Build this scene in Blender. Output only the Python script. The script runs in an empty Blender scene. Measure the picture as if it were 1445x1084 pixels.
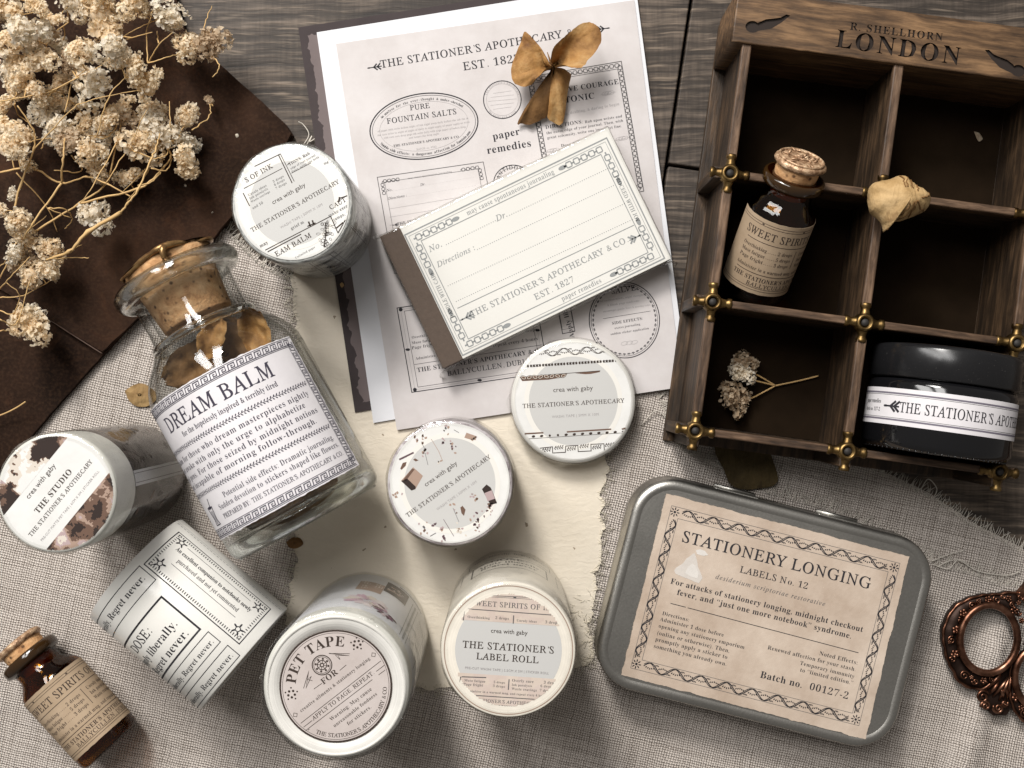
import bpy, math, random
from math import sin, cos, pi, radians, sqrt, atan2, hypot
from mathutils import Vector, Matrix, noise as mnoise
from mathutils.geometry import tessellate_polygon, delaunay_2d_cdt

random.seed(7)
SC = bpy.context.scene
COL = SC.collection
MM = 0.001

# ------------------------------------------------------------------ camera
CAM_H = 375.0                      # camera height above the table, mm
cd = bpy.data.cameras.new("camera")
cd.sensor_width = 36.0
cd.lens = 36.0 * CAM_H / 361.25
cd.clip_start = 0.01
cd.clip_end = 20.0
cam = bpy.data.objects.new("camera", cd)
COL.objects.link(cam)
cam.location = (0, 0, CAM_H * MM)
cam.rotation_euler = (0, 0, 0)
SC.camera = cam

# ------------------------------------------------------------------ light
world = bpy.data.worlds.new("World")
SC.world = world
world.use_nodes = True
bg = world.node_tree.nodes["Background"]
bg.inputs[0].default_value = (1.0, 0.945, 0.885, 1)
bg.inputs[1].default_value = 0.16

def area_light(name, loc, target, size, power, color, size_y=None):
    ld = bpy.data.lights.new(name, 'AREA')
    ld.energy = power
    ld.color = color
    if size_y:
        ld.shape = 'RECTANGLE'; ld.size = size; ld.size_y = size_y
    else:
        ld.shape = 'DISK'; ld.size = size
    o = bpy.data.objects.new(name, ld)
    COL.objects.link(o)
    o.location = loc
    o.rotation_euler = (Vector(target) - Vector(loc)).to_track_quat('-Z', 'Y').to_euler()
    return o

def spot_light(name, loc, target, radius, power, color, angle, blend):
    ld = bpy.data.lights.new(name, 'SPOT')
    ld.energy = power; ld.color = color
    ld.shadow_soft_size = radius
    ld.spot_size = radians(angle); ld.spot_blend = blend
    o = bpy.data.objects.new(name, ld)
    COL.objects.link(o)
    o.location = loc
    o.rotation_euler = (Vector(target) - Vector(loc)).to_track_quat('-Z', 'Y').to_euler()
    return o

# low window light from the top edge of the picture, a little from the left
spot_light("window_key", (-0.36, 1.0, 1.0), (0.0, -0.03, 0.0), 0.15, 55.0, (1.0, 0.96, 0.905), 54, 0.9)
# two tall panes of the same window
for x_ in (-0.62, -0.24):
    area_light("window_pane", (x_, 0.58, 0.84), (0, -0.03, 0), 0.2, 5.8, (1.0, 0.98, 0.96), 0.85)

SC.view_settings.view_transform = 'Standard'
SC.view_settings.look = 'None'
SC.view_settings.exposure = 0.14
SC.view_settings.gamma = 1.0
SC.view_settings.use_curve_mapping = False
SC.cycles.use_denoising = True
SC.cycles.max_bounces = 14
SC.cycles.transparent_max_bounces = 24
SC.cycles.transmission_bounces = 12
SC.cycles.caustics_refractive = False
SC.cycles.caustics_reflective = False
SC.cycles.sample_clamp_indirect = 4.0

# ------------------------------------------------------------------ helpers
def P(px, py, z=0.0):
    """photo pixel (1445 wide) at height z -> table position in mm"""
    k = 0.25 * (1 - z / CAM_H)
    return ((px - 722.5) * k, (542.0 - py) * k)

def P3(px, py, z=0.0):
    a = P(px, py, z)
    return Vector((a[0], a[1], z))

def nd(nt, t, ins=None, **props):
    n = nt.nodes.new(t)
    for k, v in props.items():
        setattr(n, k, v)
    for k, v in (ins or {}).items():
        s = n.inputs[k]
        if isinstance(v, bpy.types.NodeSocket):
            nt.links.new(v, s)
        else:
            s.default_value = v
    return n

def M(nt, op, a, b=0.0, c=0.0):
    return nd(nt, 'ShaderNodeMath', {0: a, 1: b, 2: c}, operation=op).outputs[0]

def ramp(nt, fac, stops, interp='LINEAR'):
    n = nt.nodes.new('ShaderNodeValToRGB')
    cr = n.color_ramp
    cr.interpolation = interp
    while len(cr.elements) < len(stops):
        cr.elements.new(0.5)
    for e, (p, c) in zip(cr.elements, stops):
        e.position = p
        e.color = (c, c, c, 1) if not isinstance(c, (tuple, list)) else (c[0], c[1], c[2], 1)
    nt.links.new(fac, n.inputs[0])
    return n.outputs[0]

def mixc(nt, fac, a, b, blend='MIX'):
    n = nt.nodes.new('ShaderNodeMix')
    n.data_type = 'RGBA'; n.blend_type = blend
    for idx, v in ((0, fac), (6, a), (7, b)):
        s = n.inputs[idx]
        if isinstance(v, bpy.types.NodeSocket):
            nt.links.new(v, s)
        elif idx == 0:
            s.default_value = v
        else:
            s.default_value = (v[0], v[1], v[2], 1)
    return n.outputs[2]

def new_mat(name, color=(0.5, 0.5, 0.5), rough=0.7, metal=0.0, spec=0.5):
    m = bpy.data.materials.new(name)
    m.use_nodes = True
    nt = m.node_tree
    b = nt.nodes['Principled BSDF']
    b.inputs['Base Color'].default_value = (*color, 1)
    b.inputs['Roughness'].default_value = rough
    b.inputs['Metallic'].default_value = metal
    b.inputs['Specular IOR Level'].default_value = spec
    return m, nt, b

def objco(nt, scale=(1, 1, 1), rot=(0, 0, 0)):
    tc = nt.nodes.new('ShaderNodeTexCoord')
    mp = nd(nt, 'ShaderNodeMapping', {'Vector': tc.outputs['Object'], 'Scale': scale, 'Rotation': rot})
    return mp.outputs[0]

def noise(nt, vec, scale, detail=4.0, rough=0.55, dist=0.0):
    n = nd(nt, 'ShaderNodeTexNoise', {'Vector': vec, 'Scale': scale, 'Detail': detail, 'Roughness': rough, 'Distortion': dist})
    return n.outputs[0]

def bump(nt, b, h, strength=0.3, dist=0.0005):
    n = nd(nt, 'ShaderNodeBump', {'Height': h, 'Strength': strength, 'Distance': dist})
    nt.links.new(n.outputs[0], b.inputs['Normal'])
    return n

def setc(nt, b, sock, name='Base Color'):
    nt.links.new(sock, b.inputs[name])

def paper_mat(name, c1, c2, scale=60, rough=0.8, bumpy=0.08):
    m, nt, b = new_mat(name, c1, rough, spec=0.25)
    v = objco(nt)
    f = noise(nt, v, scale, 6, 0.65)
    g = noise(nt, v, scale * 14, 3)
    col = mixc(nt, ramp(nt, f, [(0.35, 0.0), (0.7, 1.0)]), c1, c2)
    setc(nt, b, col)
    bump(nt, b, g, bumpy, 0.0003)
    return m

def plain(name, c, rough=0.7, metal=0.0, spec=0.4, var=0.12, scale=150, bs=0.1):
    m, nt, b = new_mat(name, c, rough, metal, spec)
    f = noise(nt, objco(nt), scale, 4)
    lo = [x * (1 - var) for x in c]; hi = [min(1, x * (1 + var)) for x in c]
    setc(nt, b, mixc(nt, f, lo, hi))
    if bs:
        bump(nt, b, f, bs, 0.0003)
    return m

def clear_mat(name, tint=(0.97, 0.98, 0.97), edge=(0.5, 0.52, 0.5), refl=0.06, rough=0.03, bumps=0.0, bscale=120, power=2.2):
    """thin-walled clear glass or film: straight-through light, fresnel gloss, denser at grazing angles"""
    m = bpy.data.materials.new(name)
    m.use_nodes = True
    nt = m.node_tree
    nt.nodes.remove(nt.nodes['Principled BSDF'])
    out = nt.nodes['Material Output']
    lw = nd(nt, 'ShaderNodeLayerWeight', {'Blend': 0.5})
    fac = M(nt, 'POWER', lw.outputs['Facing'], power)
    col = mixc(nt, fac, tint, edge)
    tr = nd(nt, 'ShaderNodeBsdfTransparent', {'Color': col})
    gl = nd(nt, 'ShaderNodeBsdfGlossy', {'Color': (1, 1, 1, 1), 'Roughness': rough})
    rf = M(nt, 'MULTIPLY_ADD', M(nt, 'POWER', lw.outputs['Facing'], 4.0), 0.6, refl)
    if bumps:
        h = noise(nt, objco(nt), bscale, 3, 0.6, 0.6)
        bn = nd(nt, 'ShaderNodeBump', {'Height': h, 'Strength': bumps, 'Distance': 0.001})
        nt.links.new(bn.outputs[0], gl.inputs['Normal'])
    mx = nd(nt, 'ShaderNodeMixShader', {0: rf, 1: tr.outputs[0], 2: gl.outputs[0]})
    nt.links.new(mx.outputs[0], out.inputs['Surface'])
    return m

# ------------------------------------------------------------------ meshes
class MB:
    def __init__(self):
        self.v = []; self.f = []; self.m = []; self.s = []
    def add(self, verts, faces, mat=0, smooth=True):
        o = len(self.v)
        self.v.extend([tuple(x) for x in verts])
        for f in faces:
            self.f.append(tuple(i + o for i in f)); self.m.append(mat); self.s.append(smooth)
        return self
    def box(self, x0, y0, z0, x1, y1, z1, mat=0, bev=0.0):
        if bev > 0:
            w, h = x1 - x0, y1 - y0
            cx, cy = (x0 + x1) / 2, (y0 + y1) / 2
            return self.prism(lambda i: [(cx + p[0], cy + p[1]) for p in rrect(w - 2 * i, h - 2 * i, max(0.05, bev - i * 0.6), 3)], z0, z1, bev, mat)
        v = [(x0, y0, z0), (x1, y0, z0), (x1, y1, z0), (x0, y1, z0), (x0, y0, z1), (x1, y0, z1), (x1, y1, z1), (x0, y1, z1)]
        return self.add(v, [(3, 2, 1, 0), (4, 5, 6, 7), (0, 1, 5, 4), (1, 2, 6, 5), (2, 3, 7, 6), (3, 0, 4, 7)], mat, False)
    def prism(self, fn, z0, z1, bev=0.3, mat=0, top=True, bottom=True, nb=3):
        """fn(inset) gives the outline; rounded top and bottom edges"""
        loops = []
        if bev > 0:
            for i in range(nb + 1):
                a = pi / 2 * i / nb
                loops.append((bev * (1 - sin(a)), z0 + bev * (1 - cos(a))))
            for i in range(nb + 1):
                a = pi / 2 * i / nb
                loops.append((bev * (1 - cos(a)), z1 - bev * (1 - sin(a))))
        else:
            loops = [(0, z0), (0, z1)]
        vs = []; n = None
        for ins, z in loops:
            pts = fn(ins); n = len(pts)
            vs += [(p[0], p[1], z) for p in pts]
        fs = []
        for l in range(len(loops) - 1):
            for i in range(n):
                j = (i + 1) % n
                fs.append((l * n + i, l * n + j, (l + 1) * n + j, (l + 1) * n + i))
        self.add(vs, fs, mat, True)
        if top:
            self.add(vs[-n:], [tuple(range(n))], mat, False)
        if bottom:
            self.add(vs[:n], [tuple(reversed(range(n)))], mat, False)
        return self
    def lathe(self, prof, n=48, mat=0, xf=None, smooth=True, rad=None):
        """prof: list of (r, z); xf maps a point"""
        vs = []
        for (r, z) in prof:
            for i in range(n):
                a = 2 * pi * i / n
                q = rad(a) if rad else 1.0
                vs.append((r * q * cos(a), r * q * sin(a), z))
        if xf:
            vs = [tuple(xf(Vector(p))) for p in vs]
        fs = []
        for l in range(len(prof) - 1):
            for i in range(n):
                j = (i + 1) % n
                fs.append((l * n + i, l * n + j, (l + 1) * n + j, (l + 1) * n + i))
        return self.add(vs, fs, mat, smooth)
    def tube(self, pts, rad, n=8, mat=0, closed=False, caps=True):
        pts = [Vector(p) for p in pts]
        L = len(pts)
        if not hasattr(rad, '__len__'):
            rad = [rad] * L
        vs = []; up = None
        for i, p in enumerate(pts):
            a = pts[(i - 1) % L] if (closed or i > 0) else p
            b = pts[(i + 1) % L] if (closed or i < L - 1) else p
            t = (b - a)
            if t.length < 1e-9: t = Vector((0, 0, 1))
            t.normalize()
            if up is None:
                up = Vector((0, 0, 1)) if abs(t.z) < 0.9 else Vector((1, 0, 0))
            s = t.cross(up)
            if s.length < 1e-6: s = t.orthogonal()
            s.normalize()
            up = s.cross(t).normalized()
            for k in range(n):
                an = 2 * pi * k / n
                vs.append(p + (s * cos(an) + up * sin(an)) * rad[i])
        fs = []
        for i in range(L if closed else L - 1):
            i2 = (i + 1) % L
            for k in range(n):
                k2 = (k + 1) % n
                fs.append((i * n + k, i * n + k2, i2 * n + k2, i2 * n + k))
        if caps and not closed:
            fs.append(tuple(reversed(range(n)))); fs.append(tuple(range((L - 1) * n, L * n)))
        return self.add(vs, fs, mat, True)
    def sphere(self, c, r, nu=12, nv=8, mat=0, sc=(1, 1, 1)):
        prof = [(max(1e-4, r * sin(pi * i / nv)), -r * cos(pi * i / nv)) for i in range(nv + 1)]
        return self.lathe(prof, nu, mat, lambda p: Vector((c[0] + p.x * sc[0], c[1] + p.y * sc[1], c[2] + p.z * sc[2])))
    def build(self, name, mats, parent=None, loc=(0, 0, 0), rz=0.0):
        me = bpy.data.meshes.new(name)
        me.from_pydata([(x * MM, y * MM, z * MM) for (x, y, z) in self.v], [], self.f)
        if not isinstance(mats, (list, tuple)):
            mats = [mats]
        for m in mats:
            me.materials.append(m)
        me.polygons.foreach_set('material_index', self.m)
        me.polygons.foreach_set('use_smooth', self.s)
        me.update()
        o = bpy.data.objects.new(name, me)
        COL.objects.link(o)
        o.location = (loc[0] * MM, loc[1] * MM, loc[2] * MM)
        o.rotation_euler = (0, 0, rz)
        if parent:
            o.parent = parent
        return o

def rrect(w, h, r, n=6):
    r = min(r, w / 2 - 1e-4, h / 2 - 1e-4)
    pts = []
    for cx, cy, a0 in ((w / 2 - r, h / 2 - r, 0), (-w / 2 + r, h / 2 - r, 90), (-w / 2 + r, -h / 2 + r, 180), (w / 2 - r, -h / 2 + r, 270)):
        for i in range(n + 1):
            a = radians(a0 + 90 * i / n)
            pts.append((cx + r * cos(a), cy + r * sin(a)))
    return pts

def circ(r, n=64, cx=0, cy=0):
    return [(cx + r * cos(2 * pi * i / n), cy + r * sin(2 * pi * i / n)) for i in range(n)]

def smooth_path(pts, sub=6, closed=False):
    """Catmull-Rom through pts"""
    pts = [Vector(p) for p in pts]
    n = len(pts); out = []
    rng = range(n if closed else n - 1)
    for i in rng:
        if closed:
            p0, p1, p2, p3 = pts[(i - 1) % n], pts[i], pts[(i + 1) % n], pts[(i + 2) % n]
        else:
            p0, p1, p2, p3 = pts[max(0, i - 1)], pts[i], pts[i + 1], pts[min(n - 1, i + 2)]
        for k in range(sub):
            t = k / sub
            out.append(0.5 * ((2 * p1) + (p2 - p0) * t + (2 * p0 - 5 * p1 + 4 * p2 - p3) * t * t + (3 * p1 - p0 - 3 * p2 + p3) * t ** 3))
    if not closed:
        out.append(pts[-1])
    return out

def nz(x, y, z=0.0, s=1.0):
    return mnoise.noise(Vector((x * s, y * s, z)))

def jitter_outline(poly, step, amp, seed=0.0, fine=0.0):
    """resample a closed outline and roughen it"""
    out = []
    n = len(poly)
    for i in range(n):
        a = Vector(poly[i][:2]); b = Vector(poly[(i + 1) % n][:2])
        d = (b - a); L = d.length
        if L < 1e-6: continue
        nrm = Vector((d.y, -d.x)) / L
        k = max(1, int(L / step))
        for j in range(k):
            p = a + d * (j / k)
            o = amp * nz(p.x, p.y, seed, 0.25) + fine * nz(p.x, p.y, seed + 9, 1.1)
            out.append((p.x + nrm.x * o, p.y + nrm.y * o))
    return out

def sheet_mesh(poly, z, th=0.3, spacing=0, zfn=None, mb=None, mat=0, side_mat=None):
    """a thin slab over any closed outline (mm), optionally gridded and waved"""
    mb = mb or MB()
    n = len(poly)
    pts = [Vector((p[0], p[1])) for p in poly]
    if spacing:
        xs = [p.x for p in pts]; ys = [p.y for p in pts]
        extra = []
        x = min(xs) + spacing * 0.5
        while x < max(xs):
            y = min(ys) + spacing * 0.5
            while y < max(ys):
                extra.append(Vector((x + random.uniform(-.2, .2) * spacing, y + random.uniform(-.2, .2) * spacing)))
                y += spacing
            x += spacing
        v, e, f, _, _, _ = delaunay_2d_cdt(pts + extra, [(i, (i + 1) % n) for i in range(n)], [], 1, 1e-5)
    else:
        tris = tessellate_polygon([[Vector((p.x, p.y, 0)) for p in pts]])
        v = pts; f = tris
    up = []
    for t in f:
        t = tuple(t)
        a, b, c = v[t[0]], v[t[1]], v[t[2]]
        ar = (b.x - a.x) * (c.y - a.y) - (b.y - a.y) * (c.x - a.x)
        up.append(t if ar > 0 else tuple(reversed(t)))
    zf = zfn or (lambda x, y: 0.0)
    top = [(p.x, p.y, z + zf(p.x, p.y)) for p in v]
    bot = [(p[0], p[1], p[2] - th) for p in top]
    mb.add(top, up, mat, True)
    mb.add(bot, [tuple(reversed(t)) for t in up], mat, True)
    ar = sum(pts[i].x * pts[(i + 1) % n].y - pts[(i + 1) % n].x * pts[i].y for i in range(n))
    order = list(range(n)) if ar > 0 else list(reversed(range(n)))
    rim = [(pts[i].x, pts[i].y, z + zf(pts[i].x, pts[i].y)) for i in order]
    low = [(p[0], p[1], p[2] - th) for p in rim]
    mb.add(rim + low, [(i, n + i, n + (i + 1) % n, (i + 1) % n) for i in range(n)], mat if side_mat is None else side_mat, False)
    return mb

# ------------------------------------------------------------------ things
def thing(name, label, cat, loc=(0, 0, 0), rz=0.0, group=None):
    o = bpy.data.objects.new(name, None)
    COL.objects.link(o)
    o.empty_display_size = 0.01
    o.location = (loc[0] * MM, loc[1] * MM, loc[2] * MM)
    o.rotation_euler = (0, 0, rz)
    return tag(o, label, cat, group)

def tag(o, label=None, cat=None, group=None, kind=None):
    if label: o['label'] = label
    if cat: o['category'] = cat
    if group: o['group'] = group
    if kind: o['kind'] = kind
    return o

# ------------------------------------------------------------------ lettering
def _bold(c):
    if 'A' <= c <= 'Z': return chr(0x1D400 + ord(c) - 65)
    if 'a' <= c <= 'z': return chr(0x1D41A + ord(c) - 97)
    if '0' <= c <= '9': return chr(0x1D7CE + ord(c) - 48)
    return c
def _ital(c):
    if 'A' <= c <= 'Z': return chr(0x1D434 + ord(c) - 65)
    if c == 'h': return '\u210e'
    if 'a' <= c <= 'z': return chr(0x1D44E + ord(c) - 97)
    if '0' <= c <= '9': return chr(0x1D7CE + ord(c) - 48)
    return c
def _roman(c):
    return _ital(c) if 'A' <= c <= 'Z' else _bold(c)
# style: (char map, outline offset, shear for capitals)
STYLES = {'B': (_bold, 0.0, 0), 'S': (_bold, -0.006, 0), 'R': (_roman, 0.010, 1), 'I': (_ital, 0.006, 0), 'N': (lambda c: c, 0.0, 0)}
CHARS = "ABCDEFGHIJKLMNOPQRSTUVWXYZabcdefghijklmnopqrstuvwxyz0123456789.,:;&’“”()-|/"
GLYPH = {}
def load_glyphs():
    """read the built-in lettering once: every character on a line of its own"""
    SP = 4.0
    def block(lines, off):
        cu = bpy.data.curves.new('glyphs', 'FONT')
        cu.body = "\n".join(lines); cu.size = 1.0; cu.resolution_u = 2; cu.space_line = SP; cu.offset = off
        ob = bpy.data.objects.new('glyphs', cu)
        COL.objects.link(ob)
        dg = bpy.context.evaluated_depsgraph_get(); dg.update()
        ev = ob.evaluated_get(dg); me = ev.to_mesh()
        me.calc_loop_triangles()
        n = len(lines)
        out = [([], []) for _ in range(n)]
        idx = {}
        for v in me.vertices:
            k = min(n - 1, max(0, round((-v.co.y + 0.3) / SP)))
            idx[v.index] = (k, len(out[k][0]))
            out[k][0].append((v.co.x, v.co.y + k * SP))
        for t in me.loop_triangles:
            k = idx[t.vertices[0]][0]
            out[k][1].append(tuple(idx[i][1] for i in t.vertices))
        ev.to_mesh_clear()
        bpy.data.objects.remove(ob); bpy.data.curves.remove(cu)
        return out
    for st, (fn, off, sh) in STYLES.items():
        sets = [(CHARS, off)]
        if st == 'R':
            caps = "ABCDEFGHIJKLMNOPQRSTUVWXYZ"
            sets = [(caps, off), ("".join(c for c in CHARS if c not in caps), -0.010)]
        for chars, of in sets:
            g = block([fn(c) for c in chars], of)
            a = block([fn(c) + '|' for c in chars] + ['|'], 0.0)
            bx = max(v[0] for v in a[-1][0])
            for c, (vs, ts), (v2, _) in zip(chars, g, a):
                adv = max(v[0] for v in v2) - bx
                if sh and 'A' <= c <= 'Z':
                    vs = [(x - 0.27 * y, y) for x, y in vs]
                GLYPH[(st, c)] = (vs, ts, adv)
load_glyphs()

class Ink:
    """flat printed shapes in label coordinates (mm, y up), later wrapped on to a label"""
    def __init__(self, center=None, angle=0.0, scale=0.25, crop=None):
        self.v = []; self.t = []; self.m = []
        self.c = center; self.a = radians(angle); self.s = scale; self.crop = crop
        self.clip = None
        self.lay = 0
        self.l = []
    # photo pixel or crop pixel -> label mm
    def L(self, p):
        x, y = p
        if self.crop:
            x = self.crop[0] + x / self.crop[2]; y = self.crop[1] + y / self.crop[2]
        dx, dy = x - self.c[0], y - self.c[1]
        return ((dx * cos(self.a) + dy * sin(self.a)) * self.s, -(-dx * sin(self.a) + dy * cos(self.a)) * self.s)
    def tri(self, vs, ts, col):
        o = len(self.v)
        if self.clip:
            keep = []
            for t in ts:
                x = sum(vs[i][0] for i in t) / 3; y = sum(vs[i][1] for i in t) / 3
                if self.clip(x, y): keep.append(t)
            ts = keep
        self.v.extend(vs)
        for t in ts:
            self.t.append((t[0] + o, t[1] + o, t[2] + o)); self.m.append(col); self.l.append(self.lay)
    def poly(self, pts, col=0, px=False):
        if px: pts = [self.L(p) for p in pts]
        ts = tessellate_polygon([[Vector((p[0], p[1], 0)) for p in pts]])
        self.tri([tuple(p[:2]) for p in pts], [tuple(t) for t in ts], col)
    def line(self, pts, w=0.2, col=0, seg=1.5, px=False, closed=False):
        if px: pts = [self.L(p) for p in pts]
        pts = [Vector(p[:2]) for p in pts]
        if closed: pts = pts + [pts[0]]
        q = [pts[0]]
        for a, b in zip(pts, pts[1:]):
            k = max(1, int((b - a).length / seg))
            for i in range(1, k + 1): q.append(a + (b - a) * i / k)
        vs = []
        n = len(q)
        for i, p in enumerate(q):
            if closed and i in (0, n - 1):
                t = (q[1] - q[0]).normalized() + (q[n - 1] - q[n - 2]).normalized()
            else:
                t = (q[min(n - 1, i + 1)] - q[max(0, i - 1)])
            if t.length < 1e-9: t = Vector((1, 0))
            t.normalize()
            nn = Vector((-t.y, t.x)) * w / 2
            if 0 < i < n - 1:
                c_ = (q[i + 1] - q[i]).normalized().dot((q[i] - q[i - 1]).normalized())
                nn *= min(1.5, 1 / max(0.5, sqrt((1 + c_) / 2 + 1e-6)))
            elif closed:
                c_ = (q[1] - q[0]).normalized().dot((q[n - 1] - q[n - 2]).normalized())
                nn *= min(1.5, 1 / max(0.5, sqrt((1 + c_) / 2 + 1e-6)))
            vs += [tuple(p + nn), tuple(p - nn)]
        ts = []
        for i in range(n - 1):
            ts += [(2 * i, 2 * i + 1, 2 * i + 3), (2 * i, 2 * i + 3, 2 * i + 2)]
        self.tri(vs, ts, col)
    def ell(self, cx, cy, a, b, w=0.2, rot=0.0, col=0, n=72, a0=0, a1=360):
        pts = []
        full = abs(a1 - a0) >= 360
        for i in range(n if full else n + 1):
            t = radians(a0 + (a1 - a0) * i / n)
            x, y = a * cos(t), b * sin(t)
            pts.append((cx + x * cos(rot) - y * sin(rot), cy + x * sin(rot) + y * cos(rot)))
        self.line(pts, w, col, closed=full)
    def disc(self, cx, cy, r, col=0, n=10, b=None, rot=0.0):
        b = b or r
        vs = [(cx, cy)]
        for i in range(n):
            x, y = r * cos(2 * pi * i / n), b * sin(2 * pi * i / n)
            vs.append((cx + x * cos(rot) - y * sin(rot), cy + x * sin(rot) + y * cos(rot)))
        self.tri(vs, [(0, 1 + i, 1 + (i + 1) % n) for i in range(n)], col)
    def ring(self, r0, r1, col=0, n=64, cx=0, cy=0):
        vs = circ(r0, n, cx, cy) + circ(r1, n, cx, cy)
        ts = []
        for i in range(n):
            j = (i + 1) % n
            ts += [(i, n + i, n + j), (i, n + j, j)]
        self.tri(vs, ts, col)
    def dots(self, p0, p1, step=0.55, r=0.13, col=0, px=False):
        if px: p0, p1 = self.L(p0), self.L(p1)
        a, b = Vector(p0), Vector(p1)
        n = max(1, int((b - a).length / step))
        for i in range(n + 1):
            p = a + (b - a) * i / n
            self.disc(p.x, p.y, r, col, 6)
    def width(self, s, style, track=0.0):
        w = 0
        for c in s:
            w += (0.27 if c == ' ' else GLYPH[(style, c)][2]) + track
        return w - track
    def text(self, s, x, y, size, style='B', align='C', rot=0.0, track=0.0, col=0, w=None, fit=True):
        s = s.replace("'", "’")
        nat = self.width(s, style, track)
        sx = size
        if w is not None:
            if size is None: size = w / nat
            sx = w / nat
        W = nat * sx
        cx = {'C': -W / 2, 'L': 0.0, 'R': -W}[align]
        ca, sa = cos(rot), sin(rot)
        for c in s:
            if c == ' ':
                cx += (0.27 + track) * sx; continue
            vs, ts, adv = GLYPH[(style, c)]
            out = []
            for (gx, gy) in vs:
                X = cx + gx * sx; Y = gy * size
                out.append((x + X * ca - Y * sa, y + X * sa + Y * ca))
            self.tri(out, ts, col)
            cx += (adv + track) * sx
    def tp(self, s, p0, p1, style='R', col=0, size=None, free=False, track=0.04, k=1.0):
        """text whose baseline runs between two photo points; keeps the label's own angle unless free"""
        a, b = self.L(p0), self.L(p1)
        w = hypot(b[0] - a[0], b[1] - a[1])
        rot = atan2(b[1] - a[1], b[0] - a[0]) if free else 0.0
        sz = size * self.s if size else None
        if sz is None:
            sz = w / self.width(s.replace("'", "’"), style, track) * k
        mx, my = (a[0] + b[0]) / 2, (a[1] + b[1]) / 2
        self.text(s, mx, my, sz, style, 'C', rot, track, col, w)
    def arc(self, s, cx, cy, r, a_mid, size, style='R', col=0, track=0.06, inside=False, span=None):
        s = s.replace("'", "’")
        nat = self.width(s, style, track)
        W = nat * size
        k = 1.0
        if span: k = radians(span) * r / W
        pos = -W * k / 2
        for c in s:
            adv = 0.27 if c == ' ' else GLYPH[(style, c)][2]
            mid = pos + adv * size * k / 2
            if c != ' ':
                if not inside:
                    an = radians(a_mid) - mid / r
                    ox, oy, rt = cx + r * cos(an), cy + r * sin(an), an - pi / 2
                else:
                    an = radians(a_mid) + mid / r
                    ox, oy, rt = cx + r * cos(an), cy + r * sin(an), an + pi / 2
                vs, ts, _ = GLYPH[(style, c)]
                ca, sa = cos(rt), sin(rt)
                out = []
                for gx, gy in vs:
                    X = (gx - adv / 2) * size; Y = gy * size
                    out.append((ox + X * ca - Y * sa, oy + X * sa + Y * ca))
                self.tri(out, ts, col)
            pos += (adv + track) * size * k
    # ---- ornaments
    def chain(self, p0, p1, h=1.2, col=0, px=False, wl=0.18):
        if px: p0, p1 = self.L(p0), self.L(p1)
        a, b = Vector(p0), Vector(p1); d = b - a; Ln = d.length; t = d / Ln; nn = Vector((-t.y, t.x))
        k = max(1, round(Ln / (h * 1.25)))
        st = Ln / k
        for i in range(k):
            c = a + t * st * (i + 0.5)
            q = [c + t * h * 0.42 * u + nn * h * 0.42 * v for u, v in ((1, 0.75), (0.75, 1), (-0.75, 1), (-1, 0.75), (-1, -0.75), (-0.75, -1), (0.75, -1), (1, -0.75))]
            self.line([tuple(z) for z in q], wl, col, closed=True)
            m = a + t * st * i
            self.line([tuple(m - t * h * 0.2), tuple(m + t * h * 0.2)], wl * 1.4, col)
    def key(self, p0, p1, h=1.6, col=0, wl=0.2, px=False):
        if px: p0, p1 = self.L(p0), self.L(p1)
        a, b = Vector(p0), Vector(p1); d = b - a; Ln = d.length; t = d / Ln; nn = Vector((-t.y, t.x))
        k = max(1, round(Ln / (h * 1.5))); st = Ln / k
        for i in range(k):
            o = a + t * st * i
            pt = lambda u, v: tuple(o + t * st * u + nn * h * (v - 0.5))
            self.line([pt(0, 0.05), pt(0.12, 0.95), pt(0.8, 0.95), pt(0.72, 0.3), pt(0.36, 0.3), pt(0.4, 0.65), pt(0.58, 0.62)], wl, col)
            self.line([pt(0.0, 0.05), pt(0.9, 0.05), pt(1.0, 0.05)], wl, col)
    def vine(self, p0, p1, h=2.6, col=0, per=8.0, w=0.25, px=False, leaves=True):
        if px: p0, p1 = self.L(p0), self.L(p1)
        a, b = Vector(p0), Vector(p1); d = b - a; Ln = d.length; t = d / Ln; nn = Vector((-t.y, t.x))
        k = max(1, round(Ln / per)); st = Ln / k
        for ph, ww in ((0, w), (0.5, w * 0.7)):
            pts = []
            N = k * 16
            for i in range(N + 1):
                u = i / N * Ln
                pts.append(tuple(a + t * u + nn * h * 0.42 * sin(2 * pi * (u / st) + ph * 0.9)))
            self.line(pts, ww, col)
        if leaves:
            for i in range(k * 2):
                u0 = st * (i * 0.5 + 0.25); sg = 1 if i % 2 else -1
                for j in range(5):
                    c = a + t * (u0 + (j - 2) * st * 0.075) + nn * (sg * h * (0.14 - 0.05 * abs(j - 2)))
                    self.disc(c.x, c.y, h * 0.11, col, 6, h * 0.06, atan2(t.y, t.x) + (0.9 if j < 2 else -0.9 if j > 2 else pi / 2))
                for j in range(3):
                    c = a + t * (u0 + st * 0.25 + (j - 1) * st * 0.05) - nn * (sg * h * 0.3)
                    self.disc(c.x, c.y, h * 0.10, col, 6, h * 0.05, atan2(t.y, t.x) + (j - 1) * 0.8 + pi / 2)
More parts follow.
